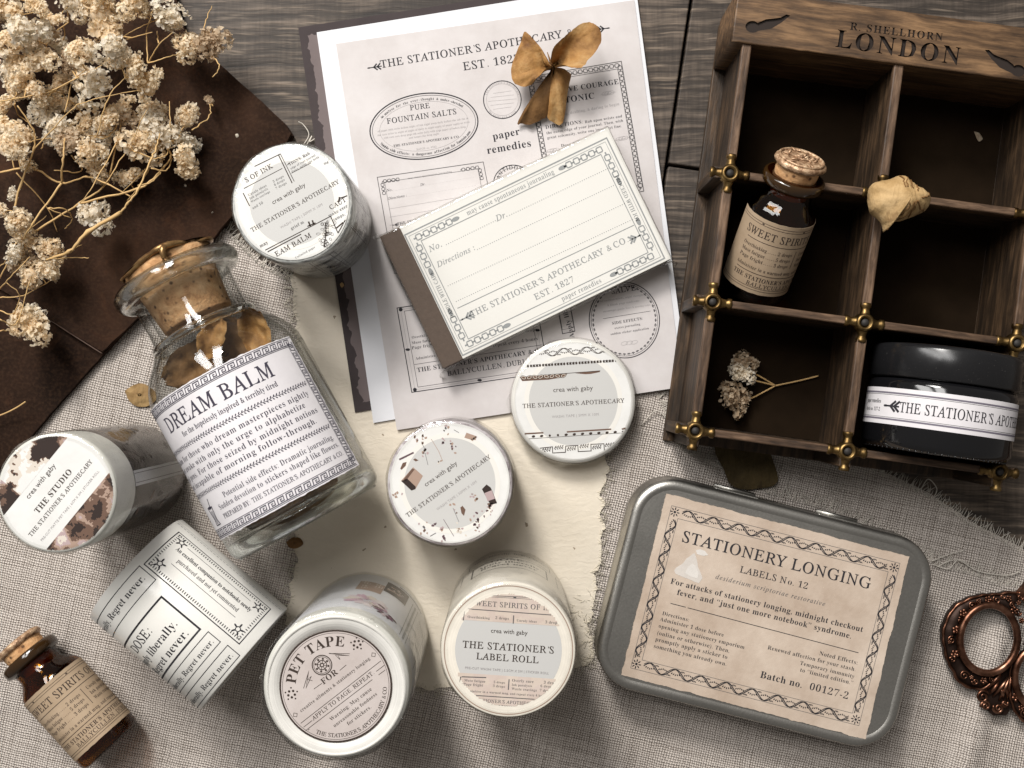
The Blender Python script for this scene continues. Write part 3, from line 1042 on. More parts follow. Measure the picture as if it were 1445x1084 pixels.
def printed_sheet():
    c = (717, 305)
    ang = -8.2
    z = 2.75
    ox, oy = P(*c, z)
    root = thing("printed_sheet", "off white sheet printed with apothecary stamps, ovals and framed labels", "printed sheet", (ox, oy, 2.5))
    poly = [(p[0] - ox, p[1] - oy) for p in px_poly([(474, 62), (895, 0), (963, 546), (560, 607)], z)]
    mb = sheet_mesh(poly, 0.28, 0.28, 0)
    A = (420, 0, 2.676); B = (420, 200, 2.581)
    k = 0.25 * (1 - z / CAM_H)
    ink = Ink(c, 0, k, A)
    t = ink.tp
    t("THE STATIONER'S APOTHECARY & CO.", (318, 257), (1128, 121), 'R', 0, None, True)
    t("EST. 1827", (630, 266), (842, 234), 'R', 0, None, True)
    ink.arrow(ink.L((318, 250)), (-1, -0.15), 4.6, 2.2)
    ink.arrow(ink.L((1128, 112)), (1, 0.12), 4.2, 2.2)
    def E(cx, cy, a, b, w, rot=8.0, col=0):
        x, y = ink.L((cx, cy)); s = ink.s / ink.crop[2]
        ink.ell(x, y, a * s, b * s, w, radians(rot), col)
    E(477, 477, 205, 123, 0.42); E(477, 477, 196, 115, 0.16)
    E(477, 477, 168, 92, 0.1, col=1)
    t("PURE", (427, 417), (503, 407), 'R', 0, None, True)
    t("FOUNTAIN SALTS", (340, 468), (604, 430), 'R', 0, None, True)
    for i, (a, b) in enumerate((((302, 500), (645, 450)), ((302, 515), (650, 464)), ((325, 525), (635, 482)), ((420, 525), (535, 508)))):
        ink.scribble(a, b, 0.95, 1, px=True, seed=i)
    t("THE STATIONER'S APOTHECARY & CO.", (362, 556), (612, 520), 'B', 0, None, True)
    t("BATCH no. 0915", (450, 568), (525, 557), 'R', 1, None, True)
    x, y = ink.L((477, 477)); s = ink.s / A[2]
    # words round the oval
    def oval_text(txt, a, b, am, span, size, inside=False, rot=8.0):
        n = len(txt)
        for i, chx in enumerate(txt):
            if chx == ' ': continue
            f = (i + 0.5) / n - 0.5
            an = radians(am + (span * f if inside else -span * f))
            px_, py_ = a * cos(an), b * sin(an)
            tx, ty = -a * sin(an), b * cos(an)
            if not inside: tx, ty = -tx, -ty
            r = radians(rot)
            X = x + px_ * cos(r) - py_ * sin(r); Y = y + px_ * sin(r) + py_ * cos(r)
            ink.text(chx, X, Y, size, 'B', 'C', atan2(ty, tx) + r, 0, 0)
    oval_text("An analyse for the over-thought & under-sketched", 178 * s, 97 * s, 90, 118, 1.25)
    oval_text("Notable side effects: a dangerous affection for fountain pens", 190 * s, 108 * s, 270, 130, 1.35, True)
    # round seal
    E(773, 377, 71, 71, 0.32); E(773, 377, 60, 60, 0.1, col=1)
    cx, cy = ink.L((773, 377))
    ink.arc("The Stationer's Apothecary", cx, cy, 62 * s, 90, 1.0, 'S', 1, span=150)
    ink.arc("for notes and a sigh", cx, cy, 69 * s, 270, 1.0, 'S', 1, inside=True, span=100)
    for i in range(5):
        ink.line([(cx - 5 + abs(i - 2) * .9, cy + 2.6 - i * 1.4 - .4), (cx + 5 - abs(i - 2) * .9, cy + 2.6 - i * 1.4 + .5)], 0.09, 1)
    t("paper", (738, 529), (840, 508), 'B', 0, None, True)
    t("remedies", (716, 582), (884, 553), 'B', 0, None, True)
    # tonic card
    def frame(p, w1=0.25, w2=0.15, inset=2.0, col=1):
        q = [ink.L(a) for a in p]
        ink.line(q, w1, col, closed=True)
        mx = sum(a[0] for a in q) / 4; my = sum(a[1] for a in q) / 4
        r = []
        for a in q:
            v = Vector((a[0] - mx, a[1] - my)); l = v.length
            v *= (l - inset * 1.4) / l
            r.append((mx + v.x, my + v.y))
        ink.line(r, w2, col, closed=True)
        return q, r
    q, r = frame([(868, 292), (1222, 232), (1307, 722), (958, 790)], 0.3, 0.2, 2.1, 2)
    for a, b, cc, d in zip(q, q[1:] + q[:1], r, r[1:] + r[:1]):
        m0 = ((a[0] + cc[0]) / 2, (a[1] + cc[1]) / 2); m1 = ((b[0] + d[0]) / 2, (b[1] + d[1]) / 2)
        ink.chain(m0, m1, 1.5, 2, wl=0.25)
    t("CREATIVE COURAGE", (915, 363), (1213, 317), 'B', 0, None, True)
    t("TONIC", (1010, 389), (1122, 372), 'B', 0, None, True)
    ink.scribble((905, 292), (1180, 270), 0.9, 1, px=True, seed=9)
    t("for sketching, drafting, & daring to begin", (930, 450), (1215, 397), 'S', 1, None, True)
    t("DIRECTIONS:", (936, 488), (1078, 466), 'S', 0, None, True); t("Rub upon wrists and", (1085, 466), (1226, 443), 'S', 0, None, True)
    t("the outer edge of your journal. Then, with", (940, 508), (1230, 460), 'S', 0, None, True)
    t("great solemnity, write one imperfect line.", (943, 526), (1225, 480), 'S', 0, None, True)
    t("Dose: Two", (995, 556), (1070, 544), 'S', 0, None, True)
    for (a, b) in (((1172, 354), 14), ((965, 570), 7), ((1225, 525), 7)):
        cx, cy = ink.L(a)
        for j in range(3):
            ink.ell(cx + j * 1.0 - 1, cy + 0.15 * j, 1.2, 0.6, 0.09, 0.3, 1)
        ink.line([(cx - 2.6, cy - .5), (cx, cy), (cx + 2.8, cy + .6)], 0.09, 1)
    E(812, 690, 72, 66, 0.3); E(812, 690, 62, 56, 0.12)
    cx, cy = ink.L((812, 690)); ink.arc("ANTIDOTE", cx, cy, 55 * s * 0.92, 100, 1.9, 'R', 0)
    # prescription card
    ink.crop = B; s = ink.s / B[2]
    q, r = frame([(290, 130), (676, 74), (745, 420), (352, 480)], 0.25, 0.15, 2.2, 2)
    ink.chain(ink.L((310, 145)), ink.L((372, 137)), 1.2, 0); ink.chain(ink.L((595, 103)), ink.L((662, 93)), 1.2, 0)
    ink.chain(ink.L((308, 150)), ink.L((316, 195)), 1.2, 0); ink.chain(ink.L((663, 98)), ink.L((672, 140)), 1.2, 0)
    t("may cause spontaneous journaling", (402, 137), (562, 112), 'B', 1, None, True)
    t("No.", (325, 182), (346, 179), 'I', 0, None, True); ink.dots((350, 179), (445, 163), 0.5, .07, 1, True)
    t("Dr.", (448, 162), (466, 158), 'I', 0, None, True); ink.dots((470, 158), (640, 130), 0.5, .07, 1, True)
    t("Directions :", (331, 212), (398, 200), 'I', 0, None, True); ink.dots((402, 200), (648, 160), 0.5, .07, 1, True)
    for i in range(3):
        ink.line([ink.L((335, 245 + i * 30)), ink.L((655, 192 + i * 32))], 0.1, 1)
    t("THE STATIONER'S", (365, 305), (500, 280), 'R', 0, None, True); ink.arrow(ink.L((365, 302)), (-1, -.15), 1.6, 1)
    # lower left card
    q, r = frame([(362, 606), (860, 530), (912, 840), (416, 913)], 0.3, 0.15, 2.0, 0)
    for a, b, cc, d in zip(q, q[1:] + q[:1], r, r[1:] + r[:1]):
        m0 = ((a[0] + cc[0]) / 2, (a[1] + cc[1]) / 2); m1 = ((b[0] + d[0]) / 2, (b[1] + d[1]) / 2)
        ink.line([m0, m1], 0.1, 1)
        ink.disc(m0[0], m0[1], 0.7, 0, 8); ink.disc((m0[0] + m1[0]) / 2, (m0[1] + m1[1]) / 2, 0.9, 0, 6, 0.5)
    for w_, yy in (("Overthinking", 718), ("Muse fatigue", 738), ("Page fright", 757)):
        t(w_, (416, yy), (500, yy - 13), 'S', 0, None, True)
    t("Administer in", (430, 795), (520, 780), 'S', 0, None, True)
    t("repeat every 4 hours", (712, 748), (876, 722), 'S', 0, None, True)
    t("drops", (830, 695), (872, 688), 'S', 0, None, True)
    ink.line([ink.L((425, 812)), ink.L((890, 740))], 0.15, 0)
    t("THE STATIONER'S APOTHECARY & CO.", (436, 840), (905, 765), 'B', 0, None, True)
    t("BALLYCULLEN, DUBLIN", (548, 853), (868, 804), 'R', 0, None, True)
    # upright strip
    q, r = frame([(965, 700), (1010, 690), (962, 420), (915, 430)], 0.25, 0.1, 1.0, 0)
    t("Apply liberally.", (1008, 712), (962, 540), 'B', 0, None, True)
    # right oval with a ring of stars
    E(1190, 650, 128, 138, 0.32, 5); E(1190, 650, 121, 131, 0.14, 5)
    cx, cy = ink.L((1190, 650))
    for i in range(44):
        an = 2 * pi * i / 44
        X, Y = cx + 112 * s * cos(an), cy + 122 * s * sin(an)
        for j in range(3):
            b_ = an + pi / 2 + (j - 1) * 0.9
            ink.disc(X + .35 * cos(an + (j - 1) * 1.2), Y + .35 * sin(an + (j - 1) * 1.2), 0.4, 0, 5, 0.16, an + (j - 1) * 0.9)
    t("SALVE", (1145, 555), (1235, 540), 'R', 0, None, True)
    t("for restless minds, night thoughts", (1100, 585), (1265, 560), 'S', 1, None, True)
    t("& blank page syndrome", (1128, 600), (1245, 582), 'S', 1, None, True)
    t("encourages gentle lines & moving tales", (1112, 622), (1285, 597), 'S', 1, None, True)
    ink.line([ink.L((1112, 645)), ink.L((1285, 617))], 0.14, 0)
    t("SIDE EFFECTS:", (1145, 667), (1258, 648), 'B', 0, None, True)
    t("excess journaling", (1155, 683), (1248, 668), 'S', 0, None, True)
    t("sudden sticker application", (1140, 705), (1280, 683), 'S', 0, None, True)
    for j in range(3):
        a = ink.L((1190 + j * 18, 735 - j * 2)); ink.ell(a[0], a[1], 1.2, 0.6, 0.1, 0.3, 1)
    ink.into(mb, flat_map(0.28), 1, 0.03)
    mb.build("paper", [W_PRINT, INK, INK_PALE, INK_SOFT], root)
printed_sheet()

# ------------------------------------------------------------------ rolls of tape
def cylz_map(R, phi0, z0=0.0):
    return lambda x, y, d: ((R + d) * cos(phi0 + x / R), (R + d) * sin(phi0 + x / R), z0 + y)

def blob(ink, cx, cy, r, col, seed=0, n=11, sq=1.0, rot=0.0):
    rr = random.Random(seed)
    pts = []
    for i in range(n):
        a = 2 * pi * i / n
        q = r * rr.uniform(0.6, 1.15)
        x, y = q * cos(a), q * sin(a) * sq
        pts.append((cx + x * cos(rot) - y * sin(rot), cy + x * sin(rot) + y * cos(rot)))
    ink.poly(pts, col)

P_DARK = ink_mat("print_dark_brown", (0.035, 0.024, 0.021))
P_MID = ink_mat("print_umber", (0.14, 0.085, 0.062))
P_TAN = ink_mat("print_tan", (0.36, 0.255, 0.20))
P_ROSE = ink_mat("print_rose", (0.42, 0.32, 0.32))
P_MAUVE = ink_mat("print_mauve", (0.12, 0.075, 0.085))
P_CREAM = ink_mat("print_cream", (0.62, 0.56, 0.49))
FACE = paper_mat("vellum_label", (0.66, 0.655, 0.635), (0.74, 0.735, 0.715), 90, 0.6, 0.04)
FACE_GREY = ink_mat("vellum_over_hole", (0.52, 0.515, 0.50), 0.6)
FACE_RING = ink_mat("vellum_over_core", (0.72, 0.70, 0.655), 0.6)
FACE_WARM = paper_mat("rosy_label", (0.48, 0.42, 0.395), (0.58, 0.525, 0.50), 60, 0.6, 0.04)


def wound_mat(name, c, rough=0.4):
    """edges of wound tape: fine rings round the roll's axis"""
    m, nt, b = new_mat(name, c, rough, spec=0.4)
    v = objco(nt)
    ln = nd(nt, 'ShaderNodeVectorMath', {0: nd(nt, 'ShaderNodeVectorMath', {0: v, 1: (1, 1, 0)}, operation='MULTIPLY').outputs[0]}, operation='LENGTH').outputs['Value']
    f = noise(nt, nd(nt, 'ShaderNodeCombineXYZ', {'X': M(nt, 'MULTIPLY', ln, 2600.0)}).outputs[0], 1.0, 3)
    g = noise(nt, v, 130, 4)
    k = M(nt, 'ADD', M(nt, 'MULTIPLY', f, 0.6), M(nt, 'MULTIPLY', g, 0.4))
    setc(nt, b, mixc(nt, ramp(nt, k, [(0.35, 0.0), (0.62, 1.0)]), [x * 0.80 for x in c], [min(1, x * 1.06) for x in c]))
    bump(nt, b, k, 0.2, 0.0004)
    return m
ROLL_GREEN = wound_mat("pale_white_wound_edges", (0.66, 0.655, 0.605))
ROLL_WHITE = wound_mat("white_wound_edges", (0.71, 0.695, 0.655))
ROLL_CREAM = wound_mat("cream_wound_edges", (0.78, 0.73, 0.64))
WRAP = clear_mat("clear_shrink_wrap", (0.985, 0.985, 0.98), (0.70, 0.70, 0.68), 0.045, 0.06, 0.7, 110, 3.0)
COREM = plain("cardboard_core", (0.62, 0.54, 0.42), 0.8)

def mottled(name, stops, scale=80, stretch=(1, 1, 1), rough=0.4, dist=0.5):
    m, nt, b = new_mat(name, (0.3, 0.3, 0.3), rough, spec=0.4)
    v = objco(nt, stretch)
    f = noise(nt, v, scale, 6, 0.7, dist)
    setc(nt, b, ramp(nt, f, stops))
    return m

PRINT_GREY = mottled("grey_collage_print", [(0.35, (0.10, 0.10, 0.095)), (0.5, (0.42, 0.43, 0.42)), (0.62, (0.66, 0.66, 0.63))], 150, (1, 1, 1.6))
PRINT_DARK = mottled("dark_still_life_print", [(0.36, (0.012, 0.010, 0.010)), (0.55, (0.05, 0.038, 0.034)), (0.72, (0.22, 0.17, 0.15))], 90, (1, 1, 1), 0.22, 1.2)
PRINT_PLUM = mottled("plum_grey_print", [(0.35, (0.09, 0.065, 0.07)), (0.5, (0.40, 0.36, 0.37)), (0.65, (0.60, 0.58, 0.59))], 130, (1, 1, 2.5))

ROLLS = "rolls of decorative tape"

def roll(name, label, c, r_px, z, mats_side, zones=None, wrap=0.35, side_fn=None, z0=1.6, rim=0.5, side_inks=None, wrap_h=0.5, core=True):
    """upright roll; zones are (z from, z to, material index) along the side"""
    ox, oy = P(c[0], c[1], z)
    R = r_px * 0.25 * (1 - z / CAM_H)
    t = thing(name, label, "tape roll", (ox, oy, z0), 0, ROLLS)
    H = z - z0
    Rb = R - wrap
    mb = MB()
    zones = zones or [(0, H, 0)]
    for a, b, mi in zones:
        prof = []
        n = max(2, int((b - a) / 2))
        for i in range(n + 1):
            zz = a + (b - a) * i / n
            rr_ = Rb
            if zz >= H - 1e-6: rr_ = Rb - rim
            prof.append((rr_, zz))
            if i == n - 1 and b >= H - 1e-6 and rim:
                prof.append((Rb, H - rim)); prof.append((Rb - rim * 0.3, H - rim * 0.3))
        mb.lathe(prof, 96, mi)
    # flat ends of the wound tape with the hole of the core
    ri = Rb * 0.74
    mb.lathe([(Rb - rim, H), (ri, H), (ri, H - 3.0), (ri * 0.97, H - 3.0), (ri * 0.97, 0), (Rb, 0)], 96, len(mats_side) - 1)
    body = mb.build("wound_tape", mats_side, t)
    if side_fn:
        ink = Ink()
        side_fn(ink, H, Rb)
        phi = atan2(-oy, -ox)
        pm = MB(); ink.subdivide(1.6)
        ink.into(pm, cylz_map(Rb + 0.03, phi, 0), 0, 0.04)
        pm.build("printed_pattern", side_inks or [INK, INK_SOFT, INK_GREY], t)
    if wrap:
        wb = MB()
        nn = lambda a: 1.0 + 0.006 * sin(a * 7 + c[0]) + 0.004 * sin(a * 17)
        wb.lathe([(R, -0.2), (R * 1.002, H * 0.3), (R * 0.998, H * 0.7), (R, H - 0.3), (R - 0.35, H + 0.3), (R - 1.2, H + 0.5), (R - 2.2, H + 0.55)], 96, 0, None, True, nn)
        wb.build("shrink_wrap", WRAP, t)
    return t, R, H

def face(t, R, H, c, r_px, z, ang, crop, draw, mats, base=0, tones=True, grey_r=0.72, dz=0.35, th=0.2, name="label"):
    s = 0.25 * (1 - z / CAM_H)
    r = r_px * s
    mb = MB()
    pts = circ(r, 96)
    mb.prism(lambda i: circ(r - i, 96), 0, th, 0.08, base, nb=1)
    ink = Ink(c, ang, s, crop)
    ink.clip = lambda x, y: x * x + y * y < (r * 0.992) ** 2
    draw(ink, r)
    ink.into(mb, flat_map(th), 0, 0.035)
    return mb.build(name, mats, t, (0, 0, H + dz - th), radians(-ang))

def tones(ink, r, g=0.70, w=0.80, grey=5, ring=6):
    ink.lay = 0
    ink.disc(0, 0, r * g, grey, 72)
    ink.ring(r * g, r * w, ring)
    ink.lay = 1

FM = [FACE, INK_BROWN, INK_PALE, INK_SOFT, P_MID, FACE_GREY, FACE_RING, P_DARK, P_TAN, P_ROSE, P_MAUVE, P_CREAM]

# --- grey collage roll, upper left
def roll_collage():
    c, rp, z = (412.5, 287), 86.5, 47
    def side(ink, H, R):
        rr = random.Random(3)
        for i in range(26):
            x = rr.uniform(-30, 30); y = rr.uniform(3, H - 3)
            ink.line([(x, y), (x + rr.uniform(3, 14), y + rr.uniform(-.6, .6))], rr.uniform(0.12, 0.3), rr.choice([0, 1, 1]))
        for i in range(7):
            x = -30 + i * 9 + rr.uniform(-2, 2)
            ink.line([(x, 4), (x + rr.uniform(-1, 1), H - 4)], 0.25, 1)
            ink.line([(x + 1, 4), (x + 1.2, H - 4)], 0.12, 0)
        for i in range(16):
            x = rr.uniform(-28, 24); y = rr.uniform(4, H - 6)
            ink.scribble((x, y), (x + 9, y), 1.5, 1, seed=i)
            ink.scribble((x, y - 2), (x + 8, y - 2), 1.5, 1, seed=i + 50)
        for i in range(7):
            ink.vine((-26 + i * 8, rr.uniform(6, H - 8)), (-20 + i * 8, rr.uniform(6, H - 8)), 3, 1, 4, 0.3)
    t, R, H = roll("washi_tape_roll", "wide roll of tape printed with grey script collage beside the leather corner", c, rp, z, [PRINT_GREY, PRINT_GREY, ROLL_WHITE], None, 0.4, side)
    K = (310, 170, 4.336)
    def draw(ink, r):
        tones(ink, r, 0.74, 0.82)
        ink.tp("crea with gaby", (330, 520), (527, 400), 'N', 1, track=0.0)
        ink.tp("THE STATIONER'S APOTHECARY", (203, 683), (737, 383), 'R', 1)
        ink.tp("WASHI TAPE | 30MM X 10M", (377, 665), (633, 520), 'N', 2)
        ink.tp("S OF INK", (165, 378), (332, 292), 'R', 1)
        ink.tp("TIONS: Rub", (427, 277), (556, 210), 'B', 1); ink.tp("edge of your journal", (437, 302), (590, 218), 'S', 3)
        ink.tp("lines, write one bold", (445, 322), (612, 230), 'S', 3)
        ink.tp("Unruly ideas", (178, 465), (292, 405), 'S', 3); ink.tp("3 drops", (330, 383), (396, 347), 'S', 3)
        ink.tp("Ink paralysis", (186, 485), (300, 425), 'S', 3); ink.tp("6 drops", (338, 403), (402, 368), 'S', 3)
        ink.tp("Waste cravings", (196, 505), (312, 442), 'S', 3); ink.tp("7 drops", (348, 425), (414, 388), 'S', 3)
        for a, b, w in (((150, 418), (385, 295), .18), ((215, 283), (372, 207), .22), ((360, 210), (445, 385), .3), ((372, 205), (458, 375), .2), ((145, 445), (185, 525), .3), ((415, 275), (430, 262), .2),
                        ((280, 795), (680, 588), .26), ((295, 805), (500, 697), .3), ((440, 325), (560, 262), .16), ((680, 588), (725, 690), .3), ((725, 690), (770, 610), .3), ((715, 660), (757, 625), .4), ((545, 620), (556, 648), .5), ((568, 612), (577, 638), .5), ((538, 650), (588, 628), .35), ((730, 500), (735, 470), .5), ((735, 478), (782, 462), .3)):
            ink.line([a, b], w, 1, px=True)
        ink.tp("EAM BALM", (350, 830), (572, 715), 'R', 1); ink.tp("CAUT", (682, 545), (782, 495), 'R', 1)
        ink.tp("make exer", (668, 590), (788, 535), 'B', 3); ink.tp("stamps,", (690, 620), (770, 582), 'B', 3)
        ink.tp("Unlimited pages", (465, 845), (588, 782), 'S', 3); ink.tp("grief m", (440, 670), (520, 630), 'B', 3)
        ink.tp("and 10", (205, 545), (270, 510), 'S', 3); ink.tp("may", (250, 778), (300, 755), 'B', 1); ink.tp("mg.", (640, 272), (675, 258), 'S', 3)
        # drawing of a potted plant
        rr = random.Random(2)
        for i in range(42):
            x, y = rr.gauss(655, 22), rr.uniform(620, 772)
            p = ink.L((x, y)); ink.ell(p[0], p[1], rr.uniform(.3, .75), rr.uniform(.25, .5), 0.09, rr.uniform(0, 3), 1, 9)
        ink.line([(640, 775), (652, 700), (648, 625)], 0.25, 1, px=True)
    face(t, R, H, c, 80.5, z, -29.4, K, draw, FM)
    # grey printed rim of the tape round the label
    mb = MB()
    mb.lathe([(R - 0.9, 0.02), (R - 1.3, 0.12), (80.0 * 0.25 * (1 - z / CAM_H), 0.12)], 96, 0)
    mb.build("tape_end", [PRINT_GREY], t, (0, 0, H))
    # knotted white thread caught at the rim
roll_collage()

# --- pale sticker roll, far left
def roll_studio():
    c, rp, z = (80, 696), 87, 66
    def side(ink, H, R):
        pass
    t, R, H = roll("sticker_roll", "sticker roll with brown photo bands on its face and dark printed side, at left edge", c, rp, z,
                   [PRINT_DARK, ROLL_GREEN, ROLL_WHITE], [(0, 49, 0), (49, 64.4, 1)], 0.5, None, rim=1.0)
    H = z - 1.6
    phi = atan2(-P(*c, z)[1], -P(*c, z)[0])
    ink = Ink(); 
    ink.poly([(-3.6 + 0 * i, y) if i == 0 else (1.2, y) for i, y in ((0, 2), (1, 2), (1, 48.8), (0, 48.8))], 0)
    ink.lay = 1
    ink.line([(-2.6, 2), (-2.6, 48.6)], 0.2, 1); ink.line([(0.3, 2), (0.3, 48.6)], 0.2, 1)
    rr = random.Random(8)
    ink.lay = 0
    for i in range(26):
        blob(ink, rr.uniform(4, 22), rr.uniform(3, 46), rr.uniform(0.8, 3.0), rr.choice([2, 2, 3, 4]), i, 9, 0.6, rr.uniform(0, 3))
    for i in range(14):
        blob(ink, rr.uniform(-24, -5), rr.uniform(3, 46), rr.uniform(0.8, 2.5), rr.choice([2, 3]), i + 40, 9, 0.5, rr.uniform(0, 3))
    ink.subdivide(1.6)
    pm = MB(); ink.into(pm, cylz_map(R - 0.46, phi, 0), 0, 0.04)
    pm.build("printed_pattern", [W_LIGHT, INK_SOFT, P_DARK, P_MID, PRINT_DARK], t)
    K = (0, 570, 4.715)
    def draw(ink, r):
        ink.lay = 0
        # two bands of a sepia still life photograph
        for p0, p1, sgn, sd in (((35, 740), (462, 205), 1, 1), ((305, 970), (735, 455), -1, 2)):
            a, b = ink.L(p0), ink.L(p1)
            edge = a[1] if sgn > 0 else b[1]
            y0 = (a[1] + b[1]) / 2
            rr = random.Random(sd)
            pts = []
            for i in range(41):
                x = -r + 2 * r * i / 40
                pts.append((x, y0))
            N = 170; M_ = 48
            for i in range(N):
                for j in range(M_):
                    x = -r + 2 * r * (i + .5) / N; y = y0 + sgn * (r * (j + .5) / M_)
                    f = 1.15 * nz(x, y * 1.3, sd * 7.0, 0.17) + 0.35 * nz(x, y, sd * 3.0, 0.5) + 0.2 * nz(x, y, sd, 1.3) + 0.2
                    if sgn > 0: f -= 0.32 * sin(x * 0.28 + 2.3) + 0.0
                    col = 7 if f > 0.42 else 4 if f > 0.12 else 8 if f > -0.16 else 9 if f > -0.42 else 11
                    w, h = r / N, r / M_ / 2
                    if sgn > 0 and abs(x) < r * .42 and y - y0 > r * 0.0 and f < 0.35: col = 0 if f < 0 else 11
                    ink.tri([(x - w, y - h), (x + w, y - h), (x + w, y + h), (x - w, y + h)], [(0, 1, 2), (0, 2, 3)], col)
        ink.lay = 1
        ink.tp("crea with gaby", (195, 635), (377, 413), 'N', 1, track=0.0)
        ink.tp("THE STUDIO", (252, 727), (492, 455), 'B', 1)
        ink.tp("THE STATIONER'S APOTHECARY", (213, 882), (622, 383), 'R', 1)
        ink.tp("PRE-CUT MATTE PET TAPE | 6CM X 5M | STICKER ROLL", (283, 915), (665, 450), 'N', 2)
    face(t, R, H, c, 81, z, -50.7, K, draw, FM)
    mb = MB()
    mb.lathe([(R - 0.6, -0.3), (R - 1.0, 0.25), (R - 1.7, 0.3), (R - 1.9, 0.1)], 96, 0)
    mb.build("lid_rim", [ROLL_GREEN], t, (0, 0, H))
roll_studio()

# --- PET tape roll, lower middle
def roll_pet():
    c, rp, z = (474, 968), 107, 64
    def side(ink, H, R):
        # toned photo collage: seen with its top towards the table
        rr = random.Random(4)
        ink.poly([(2.5, 13), (11, 13), (11, 27), (2.5, 27)], 3)
        for i in range(10): blob(ink, rr.uniform(4, 9.5), rr.uniform(14, 26), rr.uniform(.8, 2), rr.choice([3, 5]), i, 9)
        ink.poly([(-6.5, 5), (2.4, 5), (2.4, 20), (-6.5, 20)], 4)
        ink.lay = 1
        for i in range(26):
            blob(ink, rr.uniform(-4.5, 1), rr.uniform(9, 19), rr.uniform(.4, 1.1), rr.choice([3, 5, 8, 8]), i, 7)
        for i in range(11):
            a = i * 0.57
            blob(ink, 5 + 4.6 * cos(a), 41 + 4.4 * sin(a), 3.4, [5, 6, 7, 9][i % 4], i + 5, 12, 0.6, a)
        ink.lay = 2
        for i in range(9):
            a = -0.8 + i * 0.45
            blob(ink, -2.0 + 3.0 * cos(a), 44 + 4.2 * sin(a), 2.1, [8, 7, 8, 10][i % 4], i + 25, 10, 0.42, a)
        for i in range(7):
            ink.line([(6 + i * .4, 36 + i), (-3, 44 + i * .8)], 0.14, [6, 10][i % 2])
        ink.lay = 0
        for x, w in ((-9.0, .3), (-10.6, .9), (-12.2, .3), (-20.5, .3)): ink.line([(x, 8), (x, 52)], w, 2)
        ink.line([(-2, 3.4), (-14, 3.4)], 1.0, 1)
        for i in range(20):
            ink.scribble((-14, 14 + i * 1.7), (-19.5, 14 + i * 1.7), 1.1, 1, seed=i)
        for i in range(14):
            y = 10 + i * 2.3
            ink.line([(13, y), (25, y + 1.0)], 0.16, 2)
        for i in range(9):
            ink.scribble((-22, 14 + i * 3), (-29, 14 + i * 3), 1.6, 1, seed=i + 30)
    t, R, H = roll("clear_tape_roll", "tall tape roll with round rosy label reading PET TAPE and flower printed side", c, rp, z,
                   [W_LIGHT, ROLL_GREEN, ROLL_WHITE], [(0, 54, 0), (54, 62.4, 1)], 0.7, side, rim=1.6,
                   side_inks=[INK, INK_SOFT, INK_GREY, P_TAN, P_DARK, P_CREAM, ink_mat('print_pink', (0.52, 0.35, 0.42)), ink_mat('print_pale_pink', (0.62, 0.53, 0.55)), P_MAUVE, ink_mat('print_blush', (0.66, 0.60, 0.60)), ink_mat('print_plum', (0.24, 0.12, 0.18))])
    K = (350, 790, 3.689)
    mb = MB()
    s = 0.25 * (1 - z / CAM_H)
    mb.lathe([(R - 1.2, -1.2), (R - 1.7, 0.2), (95.5 * s, 0.3), (95 * s, -0.15), (79 * s, -0.1), (0.01, -0.1)], 96, 0)
    mb.build("end_cap", [ROLL_WHITE], t, (0, 0, H))
    def draw(ink, r):
        ink.lay = 0
        ink.ell(0, 0, r * 0.985, r * 0.985, 0.5, 0, 1)
        ink.ell(0, 0, r * 0.945, r * 0.945, 0.12, 0, 1)
        k = ink.s / K[2]
        cx, cy = 0, 0
        ink.arc("PET TAPE", 0, 0, 208 * k, 90, 4.3, 'B', 1, span=98)
        ink.arc("THE STATIONER'S APOTHECARY & CO", 0, 0, 266 * k, 266, 1.65, 'R', 1, inside=True, span=112)
        ink.tp("FOR", (392, 648), (472, 592), 'B', 1)
        for a, b in (((343, 672), (385, 642)), ((478, 575), (512, 546)), ((275, 850), (692, 525)), ((290, 870), (335, 835)), ((668, 580), (710, 548)), ((300, 888), (648, 622)), ((680, 598), (715, 572)), ((312, 886), (320, 880))):
            ink.line([a, b], 0.16, 1, px=True)
        ink.tp("creative ailments & stationery longing", (275, 790), (640, 520), 'S', 1)
        ink.tp("APPLY TO PAGE. REPEAT.", (343, 832), (662, 592), 'R', 1)
        ink.tp("Warning: May cause", (434, 838), (648, 676), 'S', 1)
        ink.tp("unreasonable fondness", (450, 870), (676, 702), 'S', 1)
        ink.tp("for stickers.", (522, 860), (646, 770), 'S', 1)
        # cutter wheel emblem with flourishes
        ex, ey = ink.L((386, 547))
        for rr_, w in ((51, .3), (43, .14), (24, .25), (9, .3)): ink.ell(ex, ey, rr_ * k, rr_ * k, w, 0, 1, 30)
        for i in range(8):
            a = i * pi / 4
            ink.disc(ex + 33 * k * cos(a), ey + 33 * k * sin(a), 6 * k, 1, 8)
            ink.line([(ex + 10 * k * cos(a), ey + 10 * k * sin(a)), (ex + 24 * k * cos(a), ey + 24 * k * sin(a))], 0.15, 1)
        for q in ([(290, 668), (318, 575), (302, 668), (330, 605), (312, 622), (336, 628)], [(530, 488), (422, 486), (528, 498), (455, 495), (480, 518), (470, 500)]):
            ink.line(q, 0.16, 1, px=True)
        for (x, y) in ((227, 697), (568, 437)):
            px_, py_ = ink.L((x, y))
            for i in range(5):
                a = i * 2 * pi / 5 + .4
                ink.disc(px_ + 1.0 * cos(a), py_ + 1.0 * sin(a), 0.38, 1, 8)
                ink.disc(px_ + 1.8 * cos(a + .6), py_ + 1.8 * sin(a + .6), 0.26, 1, 7)
        for (x, y) in ((247, 806), (654, 493)):
            px_, py_ = ink.L((x, y)); ink.line([(px_ - .7, py_), (px_, py_ + .7), (px_ + .7, py_), (px_, py_ - .7)], 0.14, 1, closed=True)
